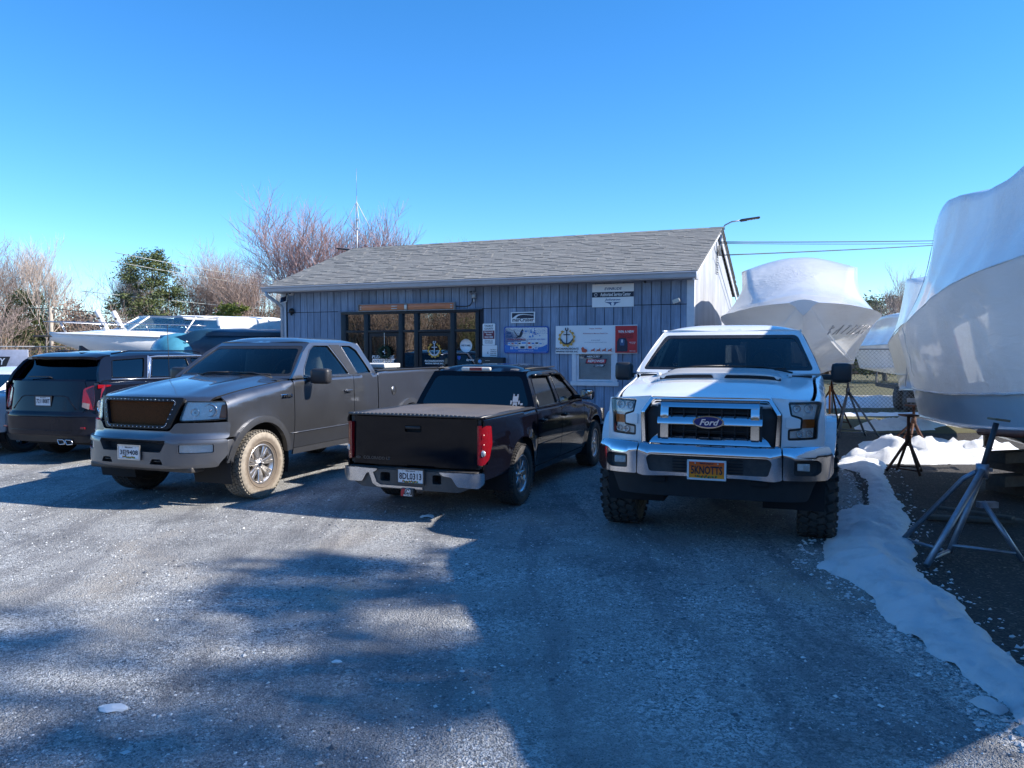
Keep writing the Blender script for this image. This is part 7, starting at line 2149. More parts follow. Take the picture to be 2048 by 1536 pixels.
# black wheeled thing: trailer under the far boat
r = empty('boat_trailer', (12.4, 22.8, 0), R(80), 'low black boat trailer parked behind the chain-link fence', 'trailer')
q = MB()
for sg in (-1, 1): q.box((0, sg * .8, .62), (5.5, .10, .12))
q.box((2.2, 0, .62), (.1, 1.6, .1)); q.box((-2.2, 0, .62), (.1, 1.6, .1)); q.build('frame', BLACK, r)
for sg in (-1, 1):
    for x in (-.9, 0): 
        q = MB(); q.lathe([(.0, -.1), (.33, -.1), (.34, 0), (.33, .1), (.0, .1)], 24, Matrix.Translation((x - .3, sg * 1.0, .34)) @ rotmat('X', 90)); q.build('wheel', RUBBER, r)
    q = MB(); q.box((-.75, sg * 1.0, .75), (1.9, .28, .04), None, .015); q.build('mudguard', BLACK, r)
# ================================================================ ground, snow
def ground_mat(name, kind):
    m, nt, N, L = new_mat(name)
    o = nd(nt, 'ShaderNodeOutputMaterial'); b = nd(nt, 'ShaderNodeBsdfPrincipled'); L.new(b.outputs[0], o.inputs[0])
    geo = nd(nt, 'ShaderNodeNewGeometry'); P = geo.outputs['Position']
    def vor(scale, rnd_=1.0):
        v = nd(nt, 'ShaderNodeTexVoronoi'); v.inputs['Scale'].default_value = scale; v.inputs['Randomness'].default_value = rnd_; L.new(P, v.inputs['Vector']); return v
    big = noise_n(nt, P, .38, 5, .6, .4); mid = noise_n(nt, P, 1.7, 5, .65, .3); fine = noise_n(nt, P, 26, 4, .7)
    if kind == 'gravel':
        v1 = vor(48); v2 = vor(120)
        def tone(v):
            s = nd(nt, 'ShaderNodeSeparateColor'); L.new(v.outputs['Color'], s.inputs[0])
            return ramp(nt, s.outputs[0], [(0, (.075, .078, .078)), (.26, (.24, .245, .24)), (.55, (.45, .455, .445)), (.82, (.70, .705, .69)), (1, (.90, .90, .88))], 'LINEAR')
        c1, c2 = tone(v1), tone(v2)
        st = mixc(nt, ramp(nt, fine, [(.42, (0, 0, 0)), (.58, (1, 1, 1))]), c2, c1)
        dust = mixc(nt, fine, (.25, .245, .235), (.40, .39, .37))
        tan = mixc(nt, fine, (.38, .33, .26), (.50, .43, .35))
        cover = nd(nt, 'ShaderNodeMath', operation='MULTIPLY_ADD'); L.new(mid, cover.inputs[0]); cover.inputs[1].default_value = .8; L.new(big, cover.inputs[2])
        f = ramp(nt, cover.outputs[0], [(.70, (1, 1, 1)), (1.0, (.2, .2, .2))])
        c = mixc(nt, f, dust, st)
        t2 = noise_n(nt, P, .55, 4, .6, .8)
        c = mixc(nt, ramp(nt, t2, [(.56, (0, 0, 0)), (.70, (.6, .6, .6))]), c, tan)
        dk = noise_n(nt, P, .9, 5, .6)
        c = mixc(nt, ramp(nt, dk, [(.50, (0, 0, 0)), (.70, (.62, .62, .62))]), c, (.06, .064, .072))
        mpt = nd(nt, 'ShaderNodeMapping'); mpt.inputs['Scale'].default_value = (1.5, .22, 1); mpt.inputs['Rotation'].default_value = (0, 0, .35); L.new(P, mpt.inputs[0])
        tr_ = noise_n(nt, mpt.outputs[0], 1.3, 5, .6, .5)
        c = mixc(nt, ramp(nt, tr_, [(.50, (0, 0, 0)), (.60, (.5, .5, .5)), (.68, (0, 0, 0))]), c, (.13, .13, .14))
        sp_ = noise_n(nt, P, 95, 3, .8)
        c = mixc(nt, ramp(nt, sp_, [(.36, (.75, .75, .75)), (.46, (0, 0, 0))]), c, (.035, .04, .05))
        L.new(c, b.inputs['Base Color']); b.inputs['Roughness'].default_value = .85
        hgt = nd(nt, 'ShaderNodeMath', operation='MULTIPLY_ADD'); L.new(v1.outputs['Distance'], hgt.inputs[0]); hgt.inputs[1].default_value = -1.0; L.new(v2.outputs['Distance'], hgt.inputs[2])
        bn = nd(nt, 'ShaderNodeBump'); bn.inputs['Strength'].default_value = .9; bn.inputs['Distance'].default_value = .012; L.new(hgt.outputs[0], bn.inputs['Height'])
        bn2 = nd(nt, 'ShaderNodeBump'); bn2.inputs['Strength'].default_value = .5; bn2.inputs['Distance'].default_value = .05; L.new(mid, bn2.inputs['Height']); L.new(bn2.outputs[0], bn.inputs['Normal'])
        L.new(bn.outputs[0], b.inputs['Normal'])
    elif kind == 'soil':
        v1 = vor(60)
        s = nd(nt, 'ShaderNodeSeparateColor'); L.new(v1.outputs['Color'], s.inputs[0])
        c = ramp(nt, s.outputs[0], [(0, (.018, .016, .016)), (.6, (.04, .035, .032)), (.93, (.075, .065, .055)), (1, (.20, .18, .15))])
        c = mixc(nt, ramp(nt, mid, [(.45, (0, 0, 0)), (.65, (.7, .7, .7))]), c, (.03, .028, .03))
        L.new(c, b.inputs['Base Color']); b.inputs['Roughness'].default_value = .9
        bn = nd(nt, 'ShaderNodeBump'); bn.inputs['Strength'].default_value = .9; bn.inputs['Distance'].default_value = .015; L.new(v1.outputs['Distance'], bn.inputs['Height']); L.new(bn.outputs[0], b.inputs['Normal'])
    elif kind == 'lawn':
        c = mixc(nt, mid, (.10, .085, .045), (.075, .10, .03)); c = mixc(nt, fine, c, (.14, .12, .06))
        L.new(c, b.inputs['Base Color']); b.inputs['Roughness'].default_value = .95
        bn = nd(nt, 'ShaderNodeBump'); bn.inputs['Strength'].default_value = 1; bn.inputs['Distance'].default_value = .03; L.new(fine, bn.inputs['Height']); L.new(bn.outputs[0], b.inputs['Normal'])
    elif kind == 'snow':
        c = ramp(nt, noise_n(nt, P, 5, 8, .7), [(.28, (.74, .75, .76)), (.5, (.93, .94, .95)), (.8, (.95, .95, .96))])
        dd = noise_n(nt, P, 2.2, 8, .8)
        c = mixc(nt, ramp(nt, dd, [(.60, (0, 0, 0)), (.78, (.4, .4, .4))]), c, (.45, .43, .41))
        L.new(c, b.inputs['Base Color']); b.inputs['Roughness'].default_value = .55; b.inputs['Specular IOR Level'].default_value = .35
        h = noise_n(nt, P, 34, 9, .85)
        bn = nd(nt, 'ShaderNodeBump'); bn.inputs['Strength'].default_value = 1.0; bn.inputs['Distance'].default_value = .03; L.new(h, bn.inputs['Height']); L.new(bn.outputs[0], b.inputs['Normal'])
    return m
GRAVEL = ground_mat('gravel_ground', 'gravel'); SOIL = ground_mat('dark_soil', 'soil'); LAWN = ground_mat('winter_grass', 'lawn'); SNOW = ground_mat('old_snow', 'snow')

def gz(x, y):
    """gentle unevenness of the yard"""
    k = 1.0 if y < 15 else max(0, 1 - (y - 15) / 5)
    return (noise.noise(Vector((x * .22, y * .22, 3))) * .012 + noise.noise(Vector((x * .9, y * .9, 7))) * .006 - .012) * k
def sheet(name, x0, x1, y0, y1, nx, ny, mat, zf, kind='structure'):
    vs = []; fs = []
    for j in range(ny + 1):
        for i in range(nx + 1):
            x = x0 + (x1 - x0) * i / nx; y = y0 + (y1 - y0) * j / ny
            vs.append((x, y, zf(x, y)))
    for j in range(ny):
        for i in range(nx): a = j * (nx + 1) + i; fs.append((a, a + 1, a + nx + 2, a + nx + 1))
    m = MB(); m.add(vs, fs, True); o = m.build(name, mat); o['kind'] = kind; return o
sheet('ground', -400, 400, -300, 500, 1, 1, LAWN, lambda x, y: -.06)
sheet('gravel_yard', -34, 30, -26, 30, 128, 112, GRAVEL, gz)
# boat-yard soil: ragged strip right of the snow
rg = random.Random(5)
def ragged(pts, d, amp, seed=0, closed=True):
    pr = resample(pts, d); out = []
    for i, p in enumerate(pr):
        n1 = noise.noise(Vector((p[0] * 1.7, p[1] * 1.7, seed))) + .6 * noise.noise(Vector((p[0] * 5, p[1] * 5, seed + 3))) + .3 * noise.noise(Vector((p[0] * 14, p[1] * 14, seed + 5)))
        n2 = noise.noise(Vector((p[0] * 1.7, p[1] * 1.7, seed + 9))) + .6 * noise.noise(Vector((p[0] * 5, p[1] * 5, seed + 13))) + .3 * noise.noise(Vector((p[0] * 14, p[1] * 14, seed + 15)))
        out.append((p[0] + n1 * amp, p[1] + n2 * amp))
    return out
soil = ragged([(2.62, 2.0), (2.75, 4.0), (2.9, 5.6), (3.2, 7.2), (4.1, 9.0), (4.9, 11.0), (4.9, 13.5), (5.6, 16.6), (29, 16.5), (29, -20), (1.8, -20), (1.9, 1.0)], .25, .10, 2)
o = panel('boat_yard_soil', SOIL, soil, lambda x, y: (x, y, gz(x, y) + .006), (0, 0, 1), None, d=.5, depth=0); o['kind'] = 'structure'
o = panel('lawn', LAWN, ragged([(5.2, 16.5), (29, 15.4), (29, 29), (7.2, 29), (8.2, 24)], .4, .15, 6), lambda x, y: (x, y, gz(x, y) + .012), (0, 0, 1), None, d=.8, depth=0); o['kind'] = 'structure'

def snowbank(label, pts, h, seed, amp=.05, w=.22, d=.05, group=None, hf=None):
    ol = ragged(pts, d, amp, seed)
    V, F = tri2d(ol, [], d * 1.15)
    D = bdist(V, [ol])
    vs = []
    for (x, y), dd in zip(V, D):
        t = min(1, dd / w); hh = h if hf is None else h * hf(x, y)
        n = noise.fractal(Vector((x * 3.2, y * 3.2, seed)), 1.0, 2.0, 4)
        z = hh * (t ** .7) * (.70 + .55 * n) + (.026 * noise.noise(Vector((x * 13, y * 13, seed))) + .012) * (t > 0)
        vs.append((x, y, gz(x, y) + (.012 if dd > 1e-6 else -.01) + max(0, z)))
    fs = []
    for f in F:
        a, b, c = [Vector(vs[i]) for i in f]
        fs.append(tuple(f) if (b - a).cross(c - a).z > 0 else tuple(f)[::-1])
    m = MB(); m.add(vs, fs, True); o = m.build('snow', SNOW); o['kind'] = 'stuff'; o['label'] = label
    return o
main = [(5.46, 12.7), (4.85, 11.62), (4.98, 11.1), (4.60, 9.95), (4.35, 9.4), (4.15, 9.0), (4.02, 8.65), (3.56, 8.40), (3.08, 7.5), (2.84, 6.94), (2.66, 6.54), (2.52, 6.28), (2.60, 5.95), (2.55, 5.5), (2.50, 5.13), (2.46, 4.84), (2.54, 4.7), (2.47, 4.52), (2.53, 4.3),
        (2.49, 4.1), (2.46, 3.9), (2.42, 3.6), (2.50, 3.1), (2.86, 3.1), (2.88, 3.9), (2.87, 4.27), (2.92, 4.55), (3.0, 4.9), (3.08, 5.23), (3.17, 5.54), (3.21, 5.83), (3.27, 6.16), (3.52, 6.7), (3.80, 7.34), (4.21, 8.2), (4.42, 8.69), (4.73, 9.5), (5.16, 10.66), (5.72, 11.85)]
snowbank('long melting snow ridge between the gravel and the boats', main, .12, 1, .055, .30, .04, hf=lambda x, y: .55 if y < 4.6 else (.35 if 8.6 < y < 9.8 else 1.0))
snowbank('sunlit snow heap under the near boat', [(5.75, 11.9), (6.45, 11.85), (7.4, 11.9), (8.4, 12.5), (8.6, 13.4), (8.0, 13.4), (7.2, 13.0), (6.6, 13.1), (6.1, 13.2), (5.5, 12.75), (5.3, 12.3)], .42, 2, .06, .6, .08)
snowbank('small snow patch beyond the heap', [(6.1, 13.6), (7.0, 13.9), (8.4, 14.6), (8.3, 15.2), (7.4, 14.8), (6.5, 14.4)], .12, 3, .07, .3, .09)
snowbank('snow patch by the middle boat stands', [(7.4, 16.6), (9.3, 17.0), (10.2, 18.1), (9.2, 18.6), (7.9, 17.8)], .22, 4, .12, .4, .12)
snowbank('far snow strip along the fence', [(8.6, 22.9), (12, 23.4), (16, 24.0), (18, 25.8), (14, 26.8), (9.6, 26.2), (8.8, 24.3)], .25, 5, .2, .5, .25)
snowbank('thin snow line on the grass', [(8.6, 20.4), (10.8, 20.4), (12.4, 20.9), (10.8, 21.1), (8.7, 20.9)], .08, 6, .08, .2, .12)
for k, pts in enumerate(([(2.32, 3.9), (2.40, 3.84), (2.46, 3.74), (2.38, 3.70), (2.33, 3.76)], [(2.36, 3.62), (2.47, 3.5), (2.43, 3.42), (2.35, 3.50)], [(2.97, 4.44), (3.01, 4.42), (3.0, 4.38), (2.96, 4.39)], [(1.43, 3.06), (1.50, 3.03), (1.49, 2.99), (1.42, 3.0)],
                         [(-.98, 8.20), (-.86, 8.19), (-.80, 8.16), (-.88, 8.13), (-.97, 8.15)])):
    snowbank('small flat scrap of snow on the gravel', pts, .02, 20 + k, .012, .03, .02)

# loose stones lying on the yard
def scatter(name, n, xr, yr, smin, smax, mats, seed, acc=None, dens=None):
    rg = np.random.RandomState(seed)
    base = []
    for k in range(6):
        rr = random.Random(seed + k); vs = []
        for (x, y, z) in ((1, 0, 0), (0, 1, 0), (-1, 0, 0), (0, -1, 0), (0, 0, 1), (.0, .0, -.4)):
            vs.append((x * rr.uniform(.6, 1.1) + rr.uniform(-.2, .2), y * rr.uniform(.5, 1) + rr.uniform(-.2, .2), z * rr.uniform(.35, .7)))
        base.append(np.array(vs))
    F = np.array([(0, 1, 4), (1, 2, 4), (2, 3, 4), (3, 0, 4), (1, 0, 5), (2, 1, 5), (3, 2, 5), (0, 3, 5)])
    V = []; FF = []; MI = []; c = 0
    while c < n:
        u = rg.rand(); y = yr[0] + (yr[1] - yr[0]) * u ** 1.5
        x = xr[0] + (xr[1] - xr[0]) * rg.rand()
        if abs(x) > .72 * y + .6: continue
        if acc and not acc(x, y): continue
        s = smin * (smax / smin) ** (rg.rand() ** 2.2)
        a = rg.rand() * 6.283; ca, sa = math.cos(a), math.sin(a)
        b = base[rg.randint(6)] * s
        q = np.stack([b[:, 0] * ca - b[:, 1] * sa + x, b[:, 0] * sa + b[:, 1] * ca + y, b[:, 2] + gz(x, y) + s * .15], 1)
        V.append(q); FF.append(F + 6 * c); MI += [rg.choice(len(mats), p=[.42, .27, .2, .11])] * 8; c += 1
    V = np.concatenate(V); FF = np.concatenate(FF)
    me = bpy.data.meshes.new(name); me.from_pydata(V.tolist(), [], FF.tolist()); 
    for m_ in mats: me.materials.append(m_)
    me.polygons.foreach_set('material_index', MI); me.update()
    o = link_mesh(name, me, None); o['kind'] = 'stuff'; return o
STN = [M('stone_a', (.13, .14, .155), .85, 0, .2, 9), M('stone_b', (.33, .345, .36), .85, 0, .2, 9), M('stone_c', (.52, .535, .54), .8, 0, .15, 9), M('stone_d', (.72, .73, .72), .8, 0, .12, 9)]
clump = lambda x, y: noise.noise(Vector((x * .8, y * .8, 40))) + .5 * noise.noise(Vector((x * 2.4, y * 2.4, 44))) > -.12 and not (x > 2.5 + max(0, y - 6) * .5)
scatter('gravel', 52000, (-9, 6.5), (2.6, 13.5), .0035, .013, STN, 3, clump)
scatter('gravel', 900, (-9, 5), (2.6, 11), .012, .028, STN, 7, clump)
def stone(label, x, y, s, seed):
    rr = random.Random(seed); bm = bmesh.new(); bmesh.ops.create_icosphere(bm, subdivisions=2, radius=1)
    for v in bm.verts:
        n = 1 + .35 * noise.noise(v.co * 1.6 + Vector((seed, 0, 0)))
        v.co = Vector((v.co.x * s[0] * n, v.co.y * s[1] * n, v.co.z * s[2] * n + s[2] * .5))
    me = bpy.data.meshes.new('stone'); bm.to_mesh(me); bm.free()
    o = link_mesh('stone', me, STN[3], None, (x, y, gz(x, y))); tag(o, label, 'stone')
MAINB = np.array(main)
def near_edge(x, y):
    d = float(bdist([(x, y)], [main])[0]); ins = bool(inside([(x, y)], main)[0])
    return d < .22 and (not ins or d < .05)
scatter('snow_crumbs', 3200, (1.9, 6.0), (3.2, 12.4),    .004, .03, [SNOW] * 4, 17, near_edge)
stone('large flat pale stone near the bottom-left of the gravel', -1.99, 3.78, (.075, .04, .014), 1)
stone('smaller pale stone just right of the brightest gravel strip', -1.0, 4.35, (.03, .018, .01), 2)
stone('small round pale pebble in the middle of the gravel', -2.35, 5.05, (.016, .012, .009), 3)
# ================================================================ trees
def bark(name, c, c2=None):
    return M(name, c, .9, 0, .3, 3, .3, 30)
def prism_path(V, Fc, pts, radii, n=3):
    b = len(V); k = len(pts)
    for i, p in enumerate(pts):
        t = (pts[min(i + 1, k - 1)] - pts[max(i - 1, 0)])
        t.normalize()
        a = t.cross(Vector((0, 0, 1)) if abs(t.z) < .92 else Vector((1, 0, 0))).normalized(); c = a.cross(t)
        for j in range(n):
            th = 2 * math.pi * j / n
            V.append(tuple(p + (a * math.cos(th) + c * math.sin(th)) * radii[i]))
    for i in range(k - 1):
        for j in range(n): Fc.append((b + i * n + j, b + i * n + (j + 1) % n, b + (i + 1) * n + (j + 1) % n, b + (i + 1) * n + j))

def bare_tree_mesh(seed, h, spread, levels=(8, 6, 6, 5), trunkf=.28, up=.55, rad=.16):
    rg = random.Random(seed)
    TV, TF, CV, CF = [], [], [], []
    def grow(p, d, L, r, lev):
        n = 5 if lev <= 1 else (4 if lev == 2 else 3)
        pts = [p.copy()]; dd = d.copy(); q = p.copy()
        for i in range(n):
            dd = (dd + Vector((rg.gauss(0, .10), rg.gauss(0, .10), rg.gauss(.03 + .05 * up, .07)))).normalized()
            q = q + dd * L / n; pts.append(q.copy())
        radii = [r * (1 - .75 * i / n) for i in range(n + 1)]
        if lev <= 1: prism_path(TV, TF, pts, radii, 6 if lev == 0 else 5)
        else: prism_path(CV, CF, pts, radii, 3)
        if lev >= len(levels): return
        k = levels[lev]
        for j in range(k):
            t = (.30 if lev else .55) + (1 - (.30 if lev else .55)) * (j + rg.random()) / k
            i = min(n - 1, int(t * n)); f = t * n - i
            o = pts[i].lerp(pts[i + 1], f)
            az = j * 2.4 + rg.uniform(-.5, .5)
            ax = dd.cross(Vector((math.cos(az), math.sin(az), .1)))
            if ax.length < .05: ax = Vector((1, 0, 0))
            ax.normalize()
            ang = rg.uniform(.35, .75) * spread
            nd_ = (Matrix.Rotation(ang, 3, ax) @ dd); nd_.z += .12 * up; nd_.normalize()
            grow(o, nd_, L * rg.uniform(.50, .72) * (1.25 if lev == 0 else 1), radii[i] * .55 + .006, lev + 1)
    grow(Vector((0, 0, 0)), Vector((0, 0, 1)), h * .5, rad, 0)
    zmax = max(v[2] for v in CV); k = h / zmax
    def me(V, F_, nm):
        m = bpy.data.meshes.new(nm); m.from_pydata([(a * k, b * k, c * k) for a, b, c in V], [], F_); m.update(); return m
    return me(TV, TF, 'trunk'), me(CV, CF, 'crown')
BARKG = bark('bark_grey', (.20, .17, .15)); TWIGR = bark('twigs_reddish', (.36, .235, .225)); TWIGB = bark('twigs_brown', (.33, .25, .215)); TWIGP = bark('twigs_pale', (.42, .34, .29))
protos = {}
def bare(kind, loc, s, rz, label, group=None, squash=1.0):
    if kind not in protos:
        a = dict(maple=(11, 9.0, 1.05, (10, 8, 7, 6), .2, .9, .20), oak=(23, 9.5, 1.0, (9, 7, 7, 5), .3, .6, .16), slim=(31, 9.0, .72, (8, 7, 6, 5), .3, 1.1, .11), small=(41, 4.5, 1.1, (6, 6, 5, 4), .2, .5, .07))[kind]
        tm, cm = bare_tree_mesh(*a)
        tm.materials.append(BARKG); cm.materials.append({'maple': TWIGR, 'oak': TWIGB, 'slim': TWIGP, 'small': TWIGB}[kind])
        protos[kind] = (tm, cm)
    tm, cm = protos[kind]
    r = empty('bare_tree', loc, rz, label, 'tree', group); r.scale = (s * squash, s * squash, s)
    for nm, me in (('trunk', tm), ('crown', cm)):
        link_mesh(nm, me, None, r)
    return r

def leaf_mat(name, c1, c2, c3):
    m, nt, N, L = new_mat(name)
    o = nd(nt, 'ShaderNodeOutputMaterial'); b = nd(nt, 'ShaderNodeBsdfPrincipled'); L.new(b.outputs[0], o.inputs[0])
    geo = nd(nt, 'ShaderNodeNewGeometry')
    n = noise_n(nt, geo.outputs['Position'], 1.1, 4, .7)
    L.new(ramp(nt, n, [(.3, c1), (.5, c2), (.7, c3)]), b.inputs['Base Color']); b.inputs['Roughness'].default_value = .8
    return m
EVG = leaf_mat('evergreen_needles', (.04, .06, .022), (.09, .115, .035), (.17, .18, .065)); EVY = leaf_mat('yellow_green_needles', (.07, .10, .02), (.16, .19, .035), (.26, .27, .05))
BRUSH = leaf_mat('brown_brush', (.17, .11, .085), (.30, .21, .16), (.38, .28, .18)); OLIVE = leaf_mat('olive_brush', (.07, .075, .03), (.13, .13, .05), (.22, .19, .09))
def crown_mesh(seed, h, w, n_clump, n_leaf, leaf, shape='pine', z0=.15):
    rg = random.Random(seed); V = []; F_ = []
    for i in range(n_clump):
        t = rg.random() ** .8
        z = h * (z0 + (1 - z0) * t)
        rmax = w * (math.sin(math.pi * min(1, (1 - t) * .62 + .12)) if shape == 'pine' else math.sqrt(max(0, 1 - (2 * t - 1) ** 2)) + .1)
        a = rg.uniform(0, 6.283); r = rmax * math.sqrt(rg.uniform(.15, 1))
        c = Vector((r * math.cos(a), r * math.sin(a), z)); cr = w * rg.uniform(.12, .24)
        for k in range(n_leaf):
            p = c + Vector((rg.gauss(0, cr * .55), rg.gauss(0, cr * .55), rg.gauss(0, cr * .32)))
            d = Vector((rg.gauss(0, 1), rg.gauss(0, 1), rg.gauss(.25, .6))).normalized() * leaf * rg.uniform(.6, 1.4)
            s = d.cross(Vector((rg.gauss(0, 1), rg.gauss(0, 1), rg.gauss(0, 1)))).normalized() * leaf * .22
            b = len(V); V += [tuple(p - s), tuple(p + s), tuple(p + d)]; F_.append((b, b + 1, b + 2))
    m = bpy.data.meshes.new('crown'); m.from_pydata(V, [], F_); m.update(); return m
def trunk_mesh(seed, h, r, limbs=10, reach=1.5):
    rg = random.Random(seed); V = []; F_ = []
    pts = [Vector((rg.gauss(0, .04) * i, rg.gauss(0, .04) * i, h * i / 6)) for i in range(7)]
    prism_path(V, F_, pts, [r * (1 - .8 * i / 6) for i in range(7)], 7)
    for k in range(limbs):
        t = rg.uniform(.25, .9); a = rg.uniform(0, 6.28); p = Vector((0, 0, h * t)); L = reach * (1.1 - t)
        prism_path(V, F_, [p, p + Vector((math.cos(a) * L * .5, math.sin(a) * L * .5, .15 * L)), p + Vector((math.cos(a) * L, math.sin(a) * L, .45 * L))], [r * .35, r * .2, r * .06], 4)
    m = bpy.data.meshes.new('trunk'); m.from_pydata(V, [], F_); m.update(); m.materials.append(BARKG); return m
ev = {}
def evergreen(kind, loc, s, rz, label, group=None, sq=1.0):
    if kind not in ev:
        if kind == 'pine': a = crown_mesh(3, 8.0, 2.35, 190, 70, .19), trunk_mesh(3, 7.2, .17, 14, 2.2), EVG
        elif kind == 'yellow': a = crown_mesh(5, 3.4, 1.2, 60, 90, .16, 'pine', .05), trunk_mesh(5, 3.0, .08, 8, 1), EVY
        elif kind == 'tall': a = crown_mesh(7, 20.0, 4.5, 84, 64, .46, 'round', .40), trunk_mesh(7, 18.5, .30, 22, 4.5), EVG
        else: a = crown_mesh(9, 3.6, 2.4, 110, 95, .17, 'round', .10), trunk_mesh(9, 3, .12, 10, 1.6), EVG
        a[0].materials.append(a[2]); ev[kind] = a
    cm, tm, _ = ev[kind]
    r = empty('evergreen_tree', loc, rz, label, 'tree', group); r.scale = (s * sq, s * sq, s)
    link_mesh('trunk', tm, None, r); link_mesh('crown', cm, None, r)

bare('maple', (-8.6, 34.5, 0), 1.0, .4, 'big spreading bare tree with reddish twigs behind the left of the shop roof', None, 1.0)
bare('maple', (-6.5, 36.5, 0), .96, 2.1, 'bare reddish tree behind the roof ridge, just right of the mast antenna')
bare('maple', (-3.6, 38, 0), .84, 4.0, 'lower bare tree top showing above the middle of the shop roof')
bare('oak', (-21.5, 52, 0), 1.02, .9, 'bare grey tree rising left of the evergreen')
bare('slim', (-24.0, 50, 0), .90, 2.2, 'slim bare tree beside the evergreen on its left')
bare('oak', (-17.5, 52, 0), 1.0, 3.3, 'wide bare grey tree right of the evergreen')
bare('oak', (-14.0, 50, 0), .82, 5.3, 'lower bare tree between the wide bare tree and the shop')
bare('slim', (-28.3, 47, 0), 1.02, 1.2, 'pale bare tree at the far left edge')
bare('slim', (-31.5, 46, 0), .98, 3.8, 'second pale bare tree at the far left edge, partly outside the frame', None, 1.1)
bare('oak', (-33.5, 50, 0), 1.08, .3, 'broad bare tree cut by the left edge of the picture')
bare('oak', (-26.6, 55, 0), .95, 2.0, 'brown bare tree behind the short utility pole')
bare('maple', (-19.4, 57, 0), .98, 1.3, 'reddish bare tree just right of the dark evergreen')
bare('oak', (-11.6, 54, 0), .86, 1.9, 'bare tree filling the gap beside the left corner of the shop')
bare('small', (-20.0, 38, 0), 1.0, 1.0, 'small bare tree standing alone behind the cabin cruiser')
bare('small', (-26.5, 40, 0), 1.2, 2.4, 'small bare tree beside the short utility pole')
bare('slim', (20.3, 40, 0), .72, 2.9, 'bare tree top showing between the wrapped boats at the right')
bare('small', (17.9, 38, 0), 1.15, .7, 'thin bare sapling above the round evergreen at the right')
evergreen('pine', (-23.3, 50, 0), 1.0, .5, 'tall dark evergreen in the tree line at the left')
evergreen('pine', (-30.5, 49, 0), .68, 1.8, 'shorter dark evergreen near the left edge')
evergreen('pine', (-16.0, 55, 0), .62, 3.1, 'small dark evergreen behind the wide bare tree')
evergreen('yellow', (-13.2, 37, 0), 1.12, 1, 'bright yellow-green young pine left of the shop')
evergreen('yellow', (-15.4, 39, 0), .75, 2, 'small yellow-green shrub behind the cruiser canvas', None, 1.2)
evergreen('round', (21.2, 44, 0), 1.28, 1, 'round evergreen between the wrapped boats at the right', None, .95)
# thickets of brush
def thicket_mesh(seed, w, h, n_stem, n_leaf, dpt=3.0):
    rg = random.Random(seed); V = []; F_ = []
    for i in range(n_stem):
        x, y = rg.uniform(-w / 2, w / 2), rg.uniform(-dpt / 2, dpt / 2); hh = h * rg.uniform(.45, 1.0) * (.8 + .25 * math.sin(x * .9 + seed))
        dx, dy = rg.gauss(0, .22), rg.gauss(0, .2); r = rg.uniform(.012, .03)
        p0 = Vector((x, y, 0)); p1 = Vector((x + dx * hh * .4, y + dy * hh * .4, hh * .5)); p2 = Vector((x + dx * hh, y + dy * hh, hh))
        prism_path(V, F_, [p0, p1, p2], [r, r * .7, r * .2], 3)
        for k in range(4):
            t = rg.uniform(.3, .9); p = p0.lerp(p2, t); d = Vector((rg.gauss(0, .5), rg.gauss(0, .5), rg.uniform(.3, 1))).normalized() * hh * rg.uniform(.12, .3)
            prism_path(V, F_, [p, p + d], [r * .4, .003], 3)
    for i in range(n_leaf):
        x, y = rg.uniform(-w / 2, w / 2), rg.uniform(-dpt / 2, dpt / 2)
        top = h * .72 * (.7 + .35 * math.sin(x * 1.1 + seed * 2) * math.sin(x * .37)); p = Vector((x, y, rg.uniform(0, 1) ** 1.0 * top))
        d = Vector((rg.gauss(0, 1), rg.gauss(0, 1), rg.gauss(.3, .8))).normalized() * rg.uniform(.08, .22)
        s = d.cross(Vector((rg.gauss(0, 1), rg.gauss(0, 1), rg.gauss(0, 1)))).normalized() * .05
        b = len(V); V += [tuple(p - s), tuple(p + s), tuple(p + d)]; F_.append((b, b + 1, b + 2))
    m = bpy.data.meshes.new('thicket'); m.from_pydata(V, [], F_); m.update(); return m
th1 = thicket_mesh(1, 12, 5.6, 620, 15000); th2 = thicket_mesh(2, 12, 4.6, 480, 17000)
th3 = th2.copy(); th1.materials.append(BRUSH); th2.materials.append(OLIVE); th3.materials.append(BRUSH)
rg = random.Random(12)
def thick(me, x, y, rz, s=1.0, sz=1.0):
    o = link_mesh('thicket', me, None, None, (x, y, -.05), 'stuff'); o.rotation_euler = (0, 0, rz); o.scale = (s, s, sz)
for i, x in enumerate(np.arange(-52, 6, 8.5)):
    thick((th1, th3)[i % 2], x, 56 + rg.uniform(-2, 2), rg.choice((0, math.pi)), 1.05, 1.32 * rg.uniform(.9, 1.2)); thick((th2, th1)[i % 2], x + 4, 50 + rg.uniform(-2, 2), rg.choice((0, math.pi)), 1.0, 1.0 * rg.uniform(.8, 1.1))
for i, x in enumerate(np.arange(-38, -6, 9)): thick((th2, th3)[i % 2], x, 43 + rg.uniform(-1, 1), math.pi * (i % 2), .9, .66)
for i, x in enumerate(np.arange(9, 60, 9)): thick((th2, th1, th3)[i % 3], x, 58 + rg.uniform(-2, 2), 0, 1.0, .75)
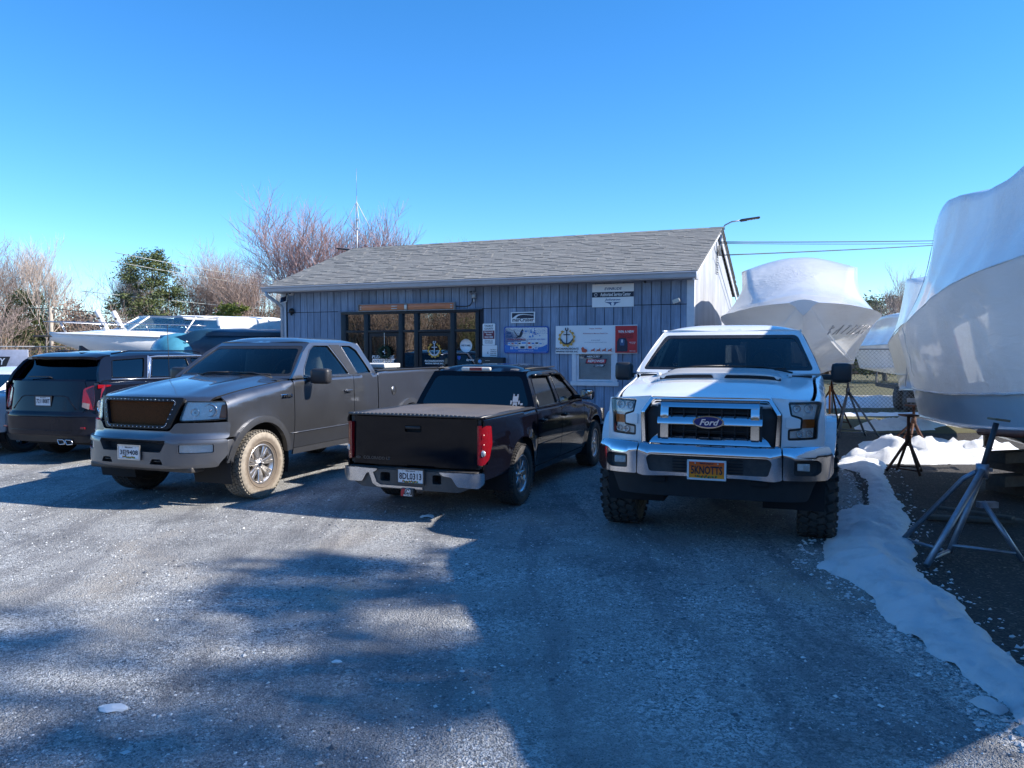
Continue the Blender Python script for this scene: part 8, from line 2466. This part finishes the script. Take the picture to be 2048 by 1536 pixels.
# far wood closing the horizon
def wood(x0, x1, y, h, seed):
    rg = random.Random(seed); V = []; F_ = []
    for i in range(2600):
        x = rg.uniform(x0, x1); hh = h * rg.uniform(.45, 1) * (.8 + .2 * math.sin(x * .13 + seed)); yy = y + rg.uniform(-4, 4)
        prism_path(V, F_, [Vector((x, yy, 0)), Vector((x + rg.gauss(0, .3), yy, hh))], [.12, .02], 3)
        for k in range(5):
            p = Vector((x, yy, hh * rg.uniform(.3, .9))); d = Vector((rg.gauss(0, .6), rg.gauss(0, .3), rg.uniform(.4, 1))).normalized() * hh * .25
            prism_path(V, F_, [p, p + d], [.05, .01], 3)
    m = bpy.data.meshes.new('far_wood'); m.from_pydata(V, [], F_); m.update(); m.materials.append(TWIGB)
    link_mesh('far_wood', m, None, None, None, 'stuff')
wood(-130, 120, 92, 6.5, 3)
# the wooded side behind the camera, mirrored in the shop windows
for i, x in enumerate(np.arange(-46, 40, 8.5)):
    thick((th1, th2, th3)[i % 3], x, -22 + rg.uniform(-2, 2), 0, 1.0, 1.5); thick((th3, th1, th2)[i % 3], x + 4, -27 + rg.uniform(-2, 2), 0, 1.1, 2.2)
for i, (x, y) in enumerate(((-30, -24), (-22, -26), (-14, -23), (-6, -26), (3, -24), (11, -26), (20, -24), (29, -26))):
    bare(('oak', 'slim', 'maple', 'slim')[i % 4], (x, y, 0), 1.15, i * 1.3, ('broad bare tree', 'narrow bare tree', 'reddish bare tree', 'thin pale bare tree', 'stout bare tree', 'leaning narrow bare tree', 'large reddish bare tree', 'last thin bare tree')[i] + ' across the road behind the camera', 'trees behind the camera')
for i, x in enumerate(np.arange(-112, -46, 9.5)):
    thick((th1, th3, th2)[i % 3], x, -20 + rg.uniform(-2, 2), 0, 1.1, 1.9); thick((th3, th1, th2)[i % 3], x + 5, -30 + rg.uniform(-2, 2), 0, 1.15, 2.6)
# trees at the sunny side, whose shade falls on the yard
for i, (x, y, s) in enumerate(((14.6, 3.5, .60), (22.0, -1.0, 1.0), (30.0, -5.4, 1.05))):
    evergreen('tall', (x, y, 0), s, i * 1.7, ('tall pine nearest the yard at the sunny side, outside the frame', 'tallest pine, set farthest back at the sunny side', 'tall pine beside the camera at the sunny side')[i], None, (.6, .6, .9)[i])
place_texts()
